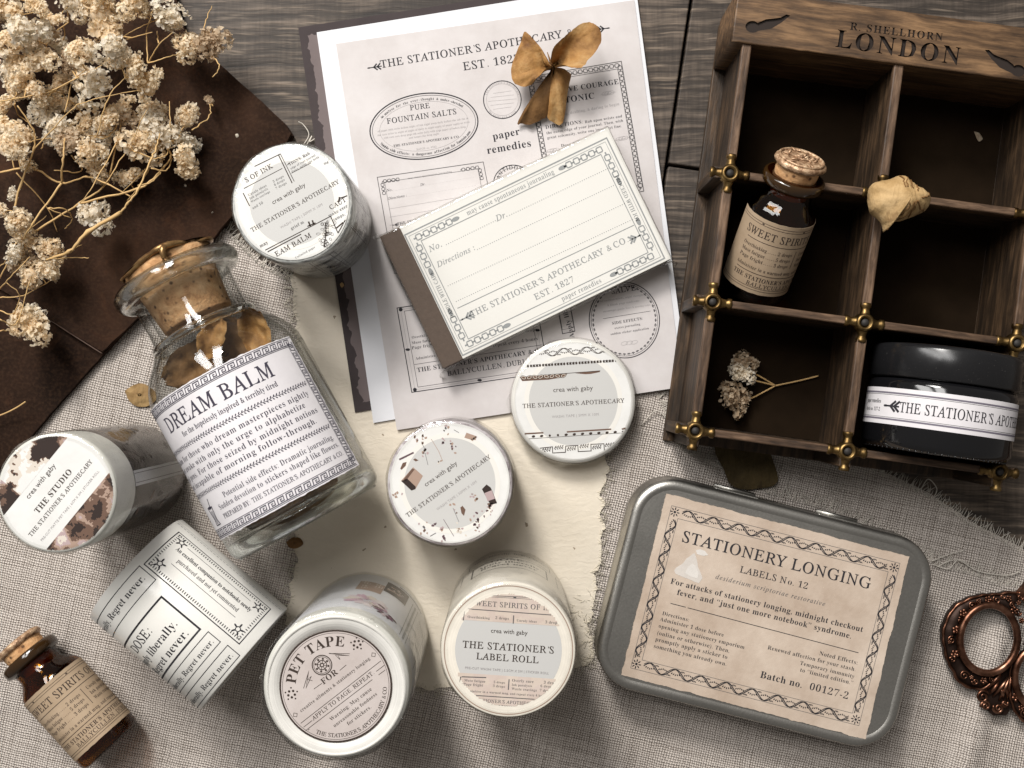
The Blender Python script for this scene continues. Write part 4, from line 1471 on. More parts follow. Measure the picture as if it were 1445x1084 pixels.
    face(t, R, H, c, 79.5, z, -37.5, K, draw, [FACE_WARM] + FM[1:], dz=0.25)
    # torn tabs of the wrap standing up along the rim
    for a in (172, 205, 250, 330, 345, 60):
        a = radians(a); tm = MB()
        tm.tube([((R - .2) * cos(a), (R - .2) * sin(a), -1), ((R + .15) * cos(a + .03), (R + .15) * sin(a + .03), .3), ((R - .8) * cos(a + .08), (R - .8) * sin(a + .08), .5)], 0.2, 5, 0)
        tm.build("wrap_seam", WRAP, t, (0, 0, H))
roll_pet()

# --- label roll, lower centre
def roll_label():
    c, rp, z = (717.5, 917), 97, 61
    def side(ink, H, R):
        # boxed words, their tops towards the table
        def bx(x0, x1, y0, y1, w): ink.line([(x0, y0), (x1, y0), (x1, y1), (x0, y1)], w, 0, closed=True)
        bx(-13, 13, 18, 34, 0.45)
        ink.text("DOSE:", 0, 20.6, 4.2, 'R', 'C', pi); ink.text("Apply liberally.", 0, 25.2, 3.6, 'S', 'C', pi, w=22); ink.text("Regret never.", 0, 29.6, 3.6, 'S', 'C', pi, w=20)
        bx(-15, 15, 6, 14, 0.3)
        ink.text("Apply liberally. Regret never.", 0, 8.6, 2.7, 'S', 'C', pi, w=27)
        bx(18, 34, 10, 30, 0.3); bx(-34, -18, 10, 30, 0.3)
        ink.line([(-40, 3), (40, 3)], 0.2, 0)
    t, R, H = roll("label_roll", "cream sticker label roll with typed words on its side, bottom centre of the cloth", c, rp, z,
                   [ROLL_CREAM, ROLL_CREAM], [(0, 59.4, 0)], 0.3, side, rim=0.8)
    K = (610, 770, 4.336)
    def draw(ink, r):
        ink.lay = 0
        ink.ring(r * 0.955, r * 0.97, 8, 96)
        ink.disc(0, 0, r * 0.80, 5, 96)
        clip = ink.clip
        ink.clip = lambda x, y: x * x + y * y < (r * 0.84) ** 2
        ink.lay = 1
        # aged label scraps above and below the middle band
        for ya, yb in ((255, 470), (795, 1010)):
            N = 60
            for i in range(N):
                for j in range(20):
                    x = -r + 2 * r * (i + .5) / N
                    y0 = ink.L((460, ya))[1]; y1 = ink.L((460, yb))[1]
                    y = y0 + (y1 - y0) * (j + .5) / 20
                    w = r / N; h = abs(y1 - y0) / 40
                    f = nz(x, y, 2, 0.3)
                    ink.tri([(x - w, y - h), (x + w, y - h), (x + w, y + h), (x - w, y + h)], [(0, 1, 2), (0, 2, 3)], 12 if f > 0 else 13)
        ink.lay = 2
        ink.tp("SWEET SPIRITS OF INK", (243, 365), (762, 395), 'R', 3)
        ink.tp("crea with gaby", (357, 530), (582, 545), 'N', 1, track=0.0)
        ink.tp("THE STATIONER'S", (190, 622), (750, 658), 'R', 1)
        ink.tp("LABEL ROLL", (272, 692), (654, 718), 'R', 1)
        ink.tp("PRE-CUT WASHI TAPE | 5.5CM X 5M | STICKER ROLL", (200, 752), (712, 785), 'N', 2)
        for a, b, w in (((330, 303), (660, 318), .2), ((330, 310), (660, 330), .12), ((215, 385), (760, 425), .25), ((498, 425), (495, 475), .3), ((195, 395), (190, 455), .35), ((175, 800), (170, 835), .35), ((470, 815), (465, 880), .3), ((235, 912), (690, 942), .25), ((180, 800), (330, 805), .3)):
            ink.line([a, b], w, 3, px=True)
        for s_, a, b in (("Overthinking", (215, 443), (352, 447)), ("2 drops", (385, 448), (470, 452)), ("Unruly ideas", (515, 462), (640, 470)), ("3 drops", (690, 472), (775, 480)),
                         ("Muse fatigue", (195, 828), (325, 836)), ("5 drops", (375, 838), (445, 843)), ("Page fright", (190, 852), (310, 860)), ("3 drops", (370, 862), (445, 868)),
                         ("Overly sure", (487, 830), (620, 838)), ("3 drops", (680, 842), (770, 848)), ("Ink paralysis", (485, 856), (610, 862)), ("6 drops", (660, 864), (740, 868)), ("Waste cravings", (485, 880), (640, 890)), ("7 drops", (655, 890), (735, 895)),
                         ("Administer in a warmed mug, and repeat every 4 hours", (200, 890), (700, 925))):
            ink.tp(s_, a, b, 'S', 3)
        ink.tp("STATIONER'S APOTHECARY", (255, 950), (655, 978), 'R', 3); ink.tp("BALLYCULLEN", (345, 990), (570, 1003), 'R', 3)
        p = ink.L((505, 316)); ink.disc(p[0], p[1], .5, 3, 6, .25)
    face(t, R, H, c, 94, z, 3.8, K, draw, [ROLL_CREAM] + FM[1:] + [paper_mat("scrap_a", (0.55, 0.46, 0.39), (0.62, 0.53, 0.46), 60), paper_mat("scrap_b", (0.52, 0.42, 0.36), (0.60, 0.51, 0.46), 60)])
roll_label()

# --- flower illustration roll, centre
def roll_flowers():
    c, rp, z = (635, 682), 91, 31
    t, R, H = roll("washi_tape_roll", "tape roll whose face shows tiny flowers, envelope and bottle, on the cream paper", c, rp, z, [PRINT_PLUM, PRINT_PLUM, ROLL_WHITE], None, 0.6, None)
    K = (530, 570, 4.929)
    mb = MB()
    s = 0.25 * (1 - z / CAM_H)
    mb.lathe([(R - 0.75, -0.2), (R - 1.1, 0.12), (84 * s, 0.15)], 96, 0)
    mb.build("tape_end", [PRINT_PLUM], t, (0, 0, H))
    def draw(ink, r):
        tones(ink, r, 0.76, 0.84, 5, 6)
        k = ink.s / K[2]
        ink.tp("crea with gaby", (350, 577), (572, 420), 'N', 1, track=0.0)
        ink.tp("THE STATIONER'S APOTHECARY", (228, 787), (806, 373), 'R', 1)
        ink.tp("WASHI TAPE | 30MM X 10M", (432, 742), (707, 545), 'N', 2)
        rr = random.Random(6)
        def sprig(x, y, n, spread, cols, stem=None):
            if stem: ink.line([(x, y), stem], 0.14, 3, px=True)
            for i in range(max(3, int(n * 0.62))):
                p = ink.L((x + rr.gauss(0, spread * .85), y + rr.gauss(0, spread)))
                blob(ink, p[0], p[1], rr.uniform(7, 14) * k, rr.choice(list(cols) + [8, 9]), rr.random(), 8, 0.7, rr.uniform(0, 3))
        sprig(318, 262, 14, 24, [10, 10, 4, 8], (350, 330)); sprig(345, 340, 10, 22, [10, 7, 4], (365, 425))
        sprig(490, 262, 9, 16, [10, 7]); sprig(540, 295, 14, 20, [10, 4, 9])
        ink.line([(388, 245), (440, 330), (465, 392)], 0.16, 8, px=True); sprig(455, 400, 5, 12, [8, 11])
        sprig(675, 645, 12, 20, [8, 8, 4, 9]); sprig(785, 735, 20, 26, [4, 10, 9, 8]); sprig(712, 800, 22, 30, [10, 4, 10, 9]); sprig(705, 860, 8, 14, [10, 4])
        sprig(540, 725, 8, 16, [8, 9, 4], (580, 820)); sprig(595, 862, 14, 22, [11, 11, 8]); sprig(145, 630, 9, 18, [10, 3]); sprig(335, 880, 12, 22, [8, 4, 3])
        sprig(410, 845, 4, 8, [10]); sprig(462, 872, 5, 8, [4, 8]); sprig(470, 932, 8, 14, [10, 10]); sprig(510, 182, 9, 20, [7, 10, 3])
        ink.line([(473, 802), (545, 920)], 0.16, 10, px=True); ink.line([(380, 920), (420, 897)], 0.22, 3, px=True); ink.line([(545, 180), (580, 200)], 0.16, 3, px=True)
        ink.line([(165, 387), (266, 338)], 0.55, 10, px=True)
        ink.poly([(178, 535), (262, 440), (330, 500), (278, 592), (250, 602)], 8, True)
        ink.lay = 2
        ink.poly([(178, 535), (222, 520), (280, 575), (278, 592), (250, 602)], 7, True); ink.poly([(255, 448), (272, 455), (212, 535), (195, 525)], 4, True)
        ink.lay = 1
        ink.poly([(172, 450), (190, 410), (217, 403), (210, 430), (182, 458)], 4, True); ink.poly([(262, 388), (275, 378), (300, 392), (280, 400)], 4, True)
        ink.poly([(618, 235), (632, 200), (703, 225), (695, 252), (650, 245)], 8, True); sprig(680, 235, 6, 12, [4, 8])
        ink.poly([(590, 720), (605, 708), (626, 735), (615, 778), (598, 760)], 4, True)
        ink.poly([(740, 592), (772, 560), (800, 580), (812, 605), (845, 690), (800, 702), (770, 650)], 7, True)
        ink.lay = 2
        ink.poly([(757, 620), (808, 600), (830, 658), (780, 676)], 9, True)
    face(t, R, H, c, 84.5, z, -35.6, K, draw, FM)
roll_flowers()

# --- narrow tape, right of centre
def roll_narrow():
    c, rp, z = (809, 566), 90, 9.5
    t, R, H = roll("washi_tape_roll", "thin narrow tape roll with black ornament borders on its face, on the printed sheet corner", c, rp, z, [ROLL_WHITE, ROLL_WHITE], None, 0.5, None, z0=3.0, rim=1.0)
    K = (700, 460, 5.162)
    mb = MB(); s = 0.25 * (1 - z / CAM_H)
    mb.lathe([(R - 1.2, -.2), (R - 1.6, 0.25), (R - 2.0, 0.22), (83 * s, 0.05)], 96, 0)
    mb.build("tape_end", [ROLL_WHITE], t, (0, 0, H))
    def draw(ink, r):
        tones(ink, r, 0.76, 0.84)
        ink.tp("crea with gaby", (415, 482), (705, 468), 'N', 1, track=0.0)
        ink.tp("THE STATIONER'S APOTHECARY", (198, 600), (937, 556), 'R', 1)
        ink.tp("WASHI TAPE | 5MM X 10M", (407, 672), (748, 652), 'N', 2)
        ink.vine((290, 200), (790, 172), 2.9, 1, 7.4, 0.22, True)
        # bead row
        a, b = ink.L((232, 293)), ink.L((872, 253))
        for i in range(30):
            f = i / 29
            x, y = a[0] + (b[0] - a[0]) * f, a[1] + (b[1] - a[1]) * f
            ink.disc(x, y, 0.36, 1, 8, 0.5); 
            if i % 4: ink.ell(x + .45, y, 0.3, 0.35, 0.12, 0, 1, 10)
        # braid
        a, b = ink.L((180, 375)), ink.L((510, 358))
        ink.poly([(172, 372), (380, 355), (520, 346), (500, 372), (380, 392), (190, 402)], 4, True)
        ink.lay = 2
        for i in range(8):
            f = (i + .5) / 8
            ink.ell(a[0] + (b[0] - a[0]) * f, a[1] + (b[1] - a[1]) * f - .15, .75, .45, .16, .4 if i % 2 else -.4, 11, 14); ink.ell(a[0] + (b[0] - a[0]) * f, a[1] + (b[1] - a[1]) * f - .15, 1.0, .62, .14, .4 if i % 2 else -.4, 1, 14)
        ink.lay = 1
        ink.poly([(575, 345), (758, 325), (755, 336), (690, 350), (650, 352), (610, 348)], 4, True)
        ink.line([(380, 356), (758, 327)], 0.2, 1, px=True)
        ink.line([(205, 824), (930, 778)], 0.14, 1, px=True)
        for p, q in (((208, 785), (345, 778)), ((515, 772), (838, 752)), ((915, 752), (942, 744))): ink.line([p, q], 0.5, 4, px=True)
        for i in range(12):
            p = ink.L((272 + i * 59.5, 805 - i * 3.2))
            ink.disc(p[0], p[1], 0.6 if i not in (2, 3) else 0.4, 1, 10, 0.42, 0.2)
        q = [(320, 890), (410, 880), (412, 925), (505, 920), (507, 875), (595, 870), (598, 915), (692, 910), (690, 862), (785, 858), (788, 905)]
        ink.line(q, 0.26, 1, px=True)
        for i in range(6):
            p = (365 + i * 92, 905 - i * 5 if i % 2 == 0 else 892 - i * 5)
            m = ink.L(p); ink.leafline((m[0] - 1.6, m[1]), (m[0] + 1.6, m[1] + .2), 1.3, 1)
    face(t, R, H, c, 82.5, z, -3.2, K, draw, FM)
    # loose crumpled wrap at the lower left
    wb = MB()
    rr = random.Random(9)
    pts = []
    N, Mm = 26, 7
    vs = []
    for i in range(N + 1):
        a = radians(172 + 100 * i / N)
        for j in range(Mm + 1):
            f = j / Mm
            rr_ = R - 0.4 + f * (2.4 + 1.2 * sin(i * .9)) * max(0.0, sin(pi * i / N)) ** 0.6
            vs.append((rr_ * cos(a), rr_ * sin(a), H - 0.4 - f * 4.2 + 0.5 * rr.uniform(-1, 1) * (1 if 0 < j else 0)))
    fs = [(i * (Mm + 1) + j, (i + 1) * (Mm + 1) + j, (i + 1) * (Mm + 1) + j + 1, i * (Mm + 1) + j + 1) for i in range(N) for j in range(Mm)]
    wb.add(vs, fs, 0, True)
    wb.build("loose_wrap", WRAP, t)
roll_narrow()

# --- unwrapped roll lying on its side
def roll_lying():
    R, L = 21.0, 46.5
    zc = R + 1.2
    cx, cy = P(265, 869, 26)
    ang = atan2(-126, 150)              # axis direction in the table plane
    t = thing("label_tape_roll", "unwrapped white roll of printed dose labels lying on its side", "tape roll", (cx, cy, zc), ang - pi / 2 + pi, ROLLS)
    # local: axis along y, up = z
    rot = lambda p: Vector((p.x, p.z, -p.y))
    mb = MB()
    ri = 14.0
    mb.lathe([(R - .3, -L / 2), (R, -L / 2 + .3), (R, L / 2 - .3), (R - .3, L / 2)], 96, 0, lambda p: Vector((p.x, p.z, p.y)))
    mb.lathe([(R - .3, L / 2), (ri, L / 2), (ri, -L / 2), (R - .3, -L / 2)], 96, 1, lambda p: Vector((p.x, p.z, p.y)))
    mb.f = [tuple(reversed(f)) for f in mb.f]
    ink = Ink()
    # x: round the roll (towards local +x), y: along the axis (local +y = upper left end)
    # lower right end of the roll is local -y
    up = -1
    def box_(x0, x1, y0, y1, w): ink.line([(x0, y0), (x1, y0), (x1, y1), (x0, y1)], w, 0, closed=True)
    # the framed verse runs along the axis
    X = lambda v: v
    def B2(x0, x1, y0, y1): box_(x0, x1, y0, y1, 0.34)
    fx0, fx1, fy0, fy1 = -0.5, 16.5, -19.5, 19.5
    B2(fx0, fx1, fy0, fy1)
    for i in range(44):
        y = fy0 + 1.0 + i * (fy1 - fy0 - 2) / 43
        for x in (fx0 + 1.2, fx1 - 1.2):
            ink.line([(x - .45, y), (x + .45, y)], 0.3, 0)
    for i in range(17):
        x = fx0 + 1.0 + i * (fx1 - fx0 - 2) / 16
        for y in (fy0 + 1.2, fy1 - 1.2): ink.line([(x, y - .4), (x, y + .4)], 0.3, 0)
    for sx, sy in ((fx0 + 3.2, fy0 + 3.4), (fx1 - 3.2, fy0 + 3.4), (fx0 + 3.2, fy1 - 3.4), (fx1 - 3.2, fy1 - 3.4)):
        ink.ell(sx, sy, .8, .8, .3, 0, 0, 14)
        for k in range(5):
            a = k * 1.25
            ink.disc(sx + 1.4 * cos(a), sy + 1.4 * sin(a), .75, 0, 7, .3, a)
    ink.line([(13.2, -13), (13.2, 13.5)], 0.16, 0); ink.line([(5.0, -13), (5.0, 13.5)], 0.16, 0)
    ink.text("An excellent companion to notebooks newly", 9.6, 0.3, 2.3, 'B', 'C', -pi / 2, w=31)
    ink.text("purchased and not yet commented", 6.6, 0.3, 2.3, 'S', 'C', -pi / 2, 0, 1, w=25)
    # perforated end of the tape
    for i in range(32):
        y = -22 + i * 1.4
        ink.line([(20.2, y), (20.2, y + 0.9)], 0.22, 1)
    ink.line([(21.4, -L / 2 + .4), (21.4, L / 2 - .4)], 0.14, 2)
    # dose boxes run round the roll, lower left part
    box_(-36, -1.8, 13.5, 20.2, 0.26)
    ink.text("Apply liberally. Regret never.", -3.4, 16.0, 3.3, 'S', 'R')
    box_(-40, -4.6, -7.2, 8.6, 0.6)
    ink.text("DOSE:", -14.6, 3.6, 4.4, 'R', 'R')
    ink.text("Apply liberally.", -7.6, -1.0, 4.0, 'S', 'R', w=27)
    ink.text("Regret never.", -7.6, -5.6, 4.0, 'S', 'R', w=24)
    box_(-38, -3.6, -14.6, -9.6, 0.26)
    ink.text("Apply liberally. Regret never.", -4.8, -13.2, 2.7, 'S', 'R')
    box_(-36, -3.0, -22.0, -17.0, 0.26)
    ink.text("Apply liberally. Regret never.", -4.2, -20.6, 2.7, 'S', 'R')
    phi0 = radians(27)
    ink.into(mb, lambda x, y, d: ((R + d) * sin(phi0 + x / R), y, (R + d) * cos(phi0 + x / R)), 2, 0.05)
    mb.build("wound_tape", [plain("glossy_label_tape", (0.80, 0.785, 0.74), 0.24, var=0.04, scale=120, bs=0.05), ROLL_WHITE, INK, INK_SOFT, INK_GREY], t)
    cb = MB()
    cb.lathe([(ri - .02, -L / 2 + .4), (ri - .02, L / 2 - .4), (ri - 2, L / 2 - .4), (ri - 2, -L / 2 + .4), (ri - .02, -L / 2 + .4)], 64, 0, lambda p: Vector((p.x, p.z, p.y)))
    cb.build("core", COREM, t)
roll_lying()

# ------------------------------------------------------------------ notepad
def notepad():
    z = 12.0
    c = (741, 354)
    ang = -25.7
    ox, oy = P(*c, z)
    zb = 2.9
    t = thing("memo_pad", "grey ruled memo pad with brown spine wrapped in a clear sleeve", "notepad", (ox, oy, zb), radians(25.7))
    B = (420, 200, 2.581)
    s = 0.25 * (1 - z / CAM_H)
    ink = Ink(c, ang, s, B)
    W = (ink.L((1366, 425))[0] - ink.L((300, 355))[0]); 
    x0 = ink.L((300, 352))[0] + 0.1; x1 = ink.L((1366, 428))[0] - 0.5
    y1 = ink.L((1105, -40))[1]; y0 = ink.L((520, 830))[1]
    h = z - zb
    spx = ink.L((378, 325))[0]
    mb = MB()
    vell, nt, b = new_mat("tracing_paper_pad", (0.68, 0.69, 0.655), 0.55, spec=0.3)
    v = objco(nt)
    f = noise(nt, nd(nt, 'ShaderNodeMapping', {'Vector': v, 'Scale': (20, 20, 3500)}).outputs[0], 1.0, 2)
    setc(nt, b, mixc(nt, f, (0.61, 0.595, 0.555), (0.72, 0.71, 0.67)))
    # a block of leaves, a little uneven at the free edge
    n = 14
    for i in range(n):
        j = 0.14 * nz(i * 3.1, 0, 2)
        mb.box(spx - 1.5, y0 + j, h * i / n + (0.02 if i else 0), x1 + 0.35 * nz(i * 1.7, 5, 1), y1 + j, h * (i + 1) / n, 0)
    k = ink.s / B[2]
    t_ = ink.tp
    G = 0
    # double frame
    def fr(pts, w): ink.line([ink.L(p) for p in pts], w, G, closed=True)
    fr([(386, 327), (1112, 8), (1354, 413), (600, 782)], 0.42)
    def corner_frame(ins, w):
        q = [Vector(ink.L(p)) for p in [(386, 327), (1112, 8), (1354, 413), (600, 782)]]
        xs = [p.x for p in q]; ys = [p.y for p in q]
        return min(xs) + ins, max(xs) - ins, min(ys) + ins, max(ys) - ins
    q = [ink.L(p) for p in [(386, 327), (1112, 8), (1354, 413), (600, 782)]]
    L_, R_ = (q[0][0] + q[3][0]) / 2, (q[1][0] + q[2][0]) / 2
    T_, B_ = (q[0][1] + q[1][1]) / 2, (q[2][1] + q[3][1]) / 2
    ink.v = []; ink.t = []; ink.m = []; ink.l = []
    ink.line([(L_, T_), (R_, T_), (R_, B_), (L_, B_)], 0.45, G, closed=True)
    e = 4.2
    ink.line([(L_ + e, T_ - e), (R_ - e, T_ - e), (R_ - e, B_ + e), (L_ + e, B_ + e)], 0.28, G, closed=True)
    ink.line([(L_ + 1, T_ - 1), (R_ - 1, T_ - 1), (R_ - 1, B_ + 1), (L_ + 1, B_ + 1)], 0.14, G, closed=True)
    m_ = 2.6
    for (ax, ay, bx, by) in ((L_ + m_, T_ - m_, L_ + 17, T_ - m_), (R_ - 17, T_ - m_, R_ - m_, T_ - m_), (L_ + m_, B_ + m_, L_ + 17, B_ + m_), (R_ - 17, B_ + m_, R_ - m_, B_ + m_),
                             (L_ + m_, T_ - m_ - 2, L_ + m_, T_ - 14), (R_ - m_, T_ - m_ - 2, R_ - m_, T_ - 14), (L_ + m_, B_ + m_ + 2, L_ + m_, B_ + 14), (R_ - m_, B_ + m_ + 2, R_ - m_, B_ + 14)):
        ink.chain((ax, ay), (bx, by), 2.2, G, wl=0.38)
    for (x, y, an) in ((L_ + 18, T_ - m_, 0), (R_ - 18, T_ - m_, pi), (L_ + 18, B_ + m_, 0), (R_ - 18, B_ + m_, pi), (L_ + m_, T_ - 15.2, -pi / 2), (R_ - m_, T_ - 15.2, -pi / 2), (L_ + m_, B_ + 15.2, pi / 2), (R_ - m_, B_ + 15.2, pi / 2)):
        ink.disc(x, y, 1.5, G, 10, 0.75, an)
    ink.text("may cause spontaneous journaling", (L_ + R_) / 2 + 0.5, T_ - 3.3, 2.6, 'S', 'C', 0, 0.04, G, w=33)
    ink.text("paper remedies", (L_ + R_) / 2 + 8, B_ + 1.9, 2.5, 'S', 'C', 0, 0.04, G, w=15)
    ink.text("PROCEED WITH JOY", R_ - 3.3, (T_ + B_) / 2 + 1, 2.0, 'R', 'C', -pi / 2, 0.03, G, w=17.5)
    ink.text("HANDLE WITH CARE", L_ + 3.3, (T_ + B_) / 2 - 1, 2.0, 'R', 'C', pi / 2, 0.03, G, w=17.5)
    t_("No.", (483, 402), (528, 381), 'I', G); ink.dots((542, 375), (720, 288), 0.8, 0.17, G, True)
    t_("Dr.", (727, 290), (766, 272), 'I', G); ink.dots((772, 268), (1130, 98), 0.8, 0.17, G, True)
    t_("Directions :", (512, 458), (648, 393), 'I', G); ink.dots((655, 393), (1150, 160), 0.8, 0.17, G, True)
    ink.dots((548, 525), (1190, 226), 0.8, 0.17, G, True); ink.dots((578, 582), (1218, 284), 0.8, 0.17, G, True)
    ink.line([(582, 607), (1225, 304)], 0.26, G, px=True)
    t_("THE STATIONER'S APOTHECARY & CO.", (636, 637), (1208, 365), 'R', G)
    t_("EST. 1827", (870, 577), (1010, 508), 'R', G)
    a = ink.L((640, 628)); ink.arrow(a, (-1, 0), 4.4, 2.6, G)
    a = ink.L((1208, 360)); ink.arrow(a, (1, 0), 4.0, 2.6, G)
    ink.into(mb, flat_map(h), 1, 0.05)
    mb.build("pages", [vell, INK_GREY], t)
    sp = MB()
    w, hh = spx - x0, y1 - y0 + 0.3
    cx_, cy_ = (spx + x0) / 2, (y1 + y0) / 2
    sp.prism(lambda i: [(cx_ + p[0], cy_ + p[1]) for p in rrect(w - 2 * i, hh - 2 * i, 0.25, 2)], -0.1, h + 0.2, 0.2, 0)
    sp.build("spine", plain("brown_linen_tape", (0.085, 0.06, 0.045), 0.75, var=0.2, scale=700, bs=0.3), t)
    # clear sleeve: a loose skin a little larger than the pad with crimped seams
    sl = MB()
    N = 40
    cxm, cym = (x0 + x1) / 2, (y0 + y1) / 2
    W, Hh = x1 - x0, y1 - y0
    def ring(ins, zz, wob):
        pts = rrect(W + 1.0 - 2 * ins, Hh + 1.4 - 2 * ins, 0.9, 3)
        out = []
        for p, qn in zip(pts, pts[1:] + pts[:1]):
            for f in [i / 12 for i in range(12)]:
                x = p[0] + (qn[0] - p[0]) * f; y = p[1] + (qn[1] - p[1]) * f
                o = wob * nz(x, y, 3, 0.35)
                out.append((cxm + x * (1 + o / 50), cym + y * (1 + o / 28), zz + wob * 0.4 * nz(x, y, 8, 0.4)))
        return out
    loops = [ring(0, 0.3, 0.6), ring(-0.35, h * 0.5, 1.0), ring(0, h - .3, 0.5), ring(0.5, h + 0.45, 0.2), ring(1.2, h + 0.55, 0.1)]
    n = len(loops[0])
    vs = [p for l in loops for p in l]
    fs = [(l * n + i, l * n + (i + 1) % n, (l + 1) * n + (i + 1) % n, (l + 1) * n + i) for l in range(len(loops) - 1) for i in range(n)]
    sl.add(vs, fs, 0, True)
    # crimped tails at the corners
    for (sx, sy, L) in ((1, -1, 5.0), (-1, -1, 4.5), (-1, 1, 3.5)):
        bx_, by_ = cxm + sx * W / 2, cym + sy * Hh / 2
        q = [(bx_ - sx * 4, by_ + sy * .5, h * .6), (bx_ + sx * .4, by_ + sy * 1.2, h * .45), (bx_ + sx * 1.5, by_ + sy * 2.6, h * .3), (bx_ + sx * .6, by_ + sy * 3.0, 0.5)]
        q = smooth_path(q, 4)
        vs = []
        for i, p in enumerate(q):
            vs += [(p.x, p.y, p.z), (p.x + sx * 1.2, p.y - sy * 0.4, p.z - 1.0 + 0.5 * sin(i)), (p.x - sx * .5, p.y + sy * .8, p.z - 2.0)]
        sl.add(vs, [(3 * i + j, 3 * i + 3 + j, 3 * i + 4 + j, 3 * i + 1 + j) for i in range(len(q) - 1) for j in (0, 1)], 0, True)
    sl.build("clear_sleeve", WRAP, t)
notepad()

# ------------------------------------------------------------------ tin
def tin():
    z = 20.0
    c = (1080, 866)
    ang = 14.2
    ox, oy = P(*c, z)
    zb = 1.2
    t = thing("metal_tin", "flat brushed silver tin with a large aged cream label on its hinged lid", "tin", (ox, oy, zb), radians(-ang))
    s = 0.25 * (1 - z / CAM_H)
    H = z - zb
    w, h, r = 441 * s, 309 * s, 62 * s
    m, nt, b = new_mat("brushed_tin", (0.40, 0.395, 0.385), 0.42, 1.0)
    v = objco(nt)
    g = noise(nt, v, 1500, 2, 0.5); f = noise(nt, v, 30, 4)
    setc(nt, b, mixc(nt, g, (0.37, 0.36, 0.335), (0.54, 0.525, 0.49)))
    nt.links.new(M(nt, 'MULTIPLY_ADD', f, 0.22, 0.26), b.inputs['Roughness'])
    sc_ = noise(nt, nd(nt, 'ShaderNodeMapping', {'Vector': v, 'Scale': (25, 1400, 1), 'Rotation': (0, 0, 0.6)}).outputs[0], 1.0, 2)
    bump(nt, b, M(nt, 'ADD', g, M(nt, 'MULTIPLY', ramp(nt, sc_, [(0.70, 0.0), (0.74, 1.0)]), 0.25)), 0.16, 0.0002)
    mb = MB()
    mb.prism(lambda i: rrect(w - 1.4 - 2 * i, h - 1.4 - 2 * i, r - .7 - i, 12), 0, H - 2, 1.2, 0)
    mb.build("tin_body", m, t)
    lid = MB()
    # lid with rolled lower rim, a rounded shoulder and a slightly sunk panel
    prof = [(0.55, H - 11.2), (0.05, H - 10.9), (0.0, H - 10.3), (0.25, H - 9.8), (0.3, H - 2.4), (0.5, H - 1.2), (1.0, H - 0.45), (1.9, H - 0.05), (2.8, H - 0.0), (3.4, H - 0.12), (3.9, H - 0.3)]
    vs = []; n = None
    for ins, zz in prof:
        p = rrect(w - 2 * ins, h - 2 * ins, r - ins, 14); n = len(p)
        vs += [(a[0], a[1], zz) for a in p]
    fs = [(l * n + i, l * n + (i + 1) % n, (l + 1) * n + (i + 1) % n, (l + 1) * n + i) for l in range(len(prof) - 1) for i in range(n)]
    lid.add(vs, fs, 0, True)
    lid.add(vs[-n:], [tuple(range(n))], 0, False)
    lid.build("lid", m, t)
    for xx in (-18, 18):
        hb = MB()
        hb.box(xx - 7.5, h / 2 - 0.8, H - 9.5, xx + 7.5, h / 2 + 0.1, H - 4.4, 0, 0.25)
        hb.tube([(xx - 7.2, h / 2 + 0.5, H - 9.3), (xx + 7.2, h / 2 + 0.5, H - 9.3)], 0.7, 10, 0)
        hb.build("hinge", m, t)
    K = (830, 650, 2.58)
    ink = Ink(c, ang, s, K)
    q = [ink.L(p) for p in ((285, 121), (1170, 350), (1010, 1015), (121, 780))]
    # torn edges top and bottom, cut edges at the sides
    ol = jitter_outline([(p[0], p[1]) for p in reversed(q)], 0.7, 0.35, 31.0, 0.22)
    lb = sheet_mesh(ol, 0.25, 0.25, 0)
    T = ink.tp
    T("STATIONERY LONGING", (342, 295), (1031, 470), 'R', 0)
    T("LABELS No. 12", (552, 409), (799, 467), 'R', 0)
    T("desiderium scriptoriae restorative", (463, 430), (862, 530), 'I', 1, track=0.12)
    T("For attacks of stationery longing, midnight checkout", (298, 448), (999, 624), 'B', 0)
    T("fever, and “just one more notebook” syndrome.", (322, 487), (957, 650), 'B', 0)
    ink.line([(300, 520), (355, 534)], 0.24, 0, px=True); ink.line([(362, 536), (984, 700)], 0.24, 0, px=True)
    for s_, a, b in (("Directions:", (268, 563), (367, 585)), ("Administer 1 dose before", (260, 584), (493, 641)), ("opening any stationery emporium", (255, 607), (568, 687)), ("(online or otherwise). Then,", (249, 633), (514, 700)),
                     ("promptly apply a sticker to", (243, 657), (506, 722)), ("something you already own.", (237, 681), (503, 748)), ("Noted Effects:", (840, 708), (980, 743)), ("Renewed affection for your stash.", (652, 685), (973, 769)),
                     ("Temporary immunity", (770, 743), (968, 793)), ("to “limited edition.”", (770, 768), (963, 817))):
        T(s_, a, b, 'S', 0)
    T("Batch no.", (624, 790), (778, 828), 'B', 0)
    T("00127-2", (803, 833), (946, 870), 'R', 0)
    # vine border between two hairlines
    o = [ink.L(p) for p in ((303, 165), (1130, 372), (990, 972), (157, 750))]
    i_ = [ink.L(p) for p in ((327, 210), (1088, 405), (965, 925), (197, 722))]
    def rect_of(qq):
        return (qq[0][0] + qq[3][0]) / 2, (qq[1][0] + qq[2][0]) / 2, (qq[0][1] + qq[1][1]) / 2, (qq[2][1] + qq[3][1]) / 2
    a0, a1, a2, a3 = rect_of(o); b0, b1, b2, b3 = rect_of(i_)
    ink.line([(a0, a2), (a1, a2), (a1, a3), (a0, a3)], 0.15, 1, closed=True)
    ink.line([(b0, b2), (b1, b2), (b1, b3), (b0, b3)], 0.15, 1, closed=True)
    mt, mbm = (a2 + b2) / 2, (a3 + b3) / 2
    ml, mr = (a0 + b0) / 2, (a1 + b1) / 2
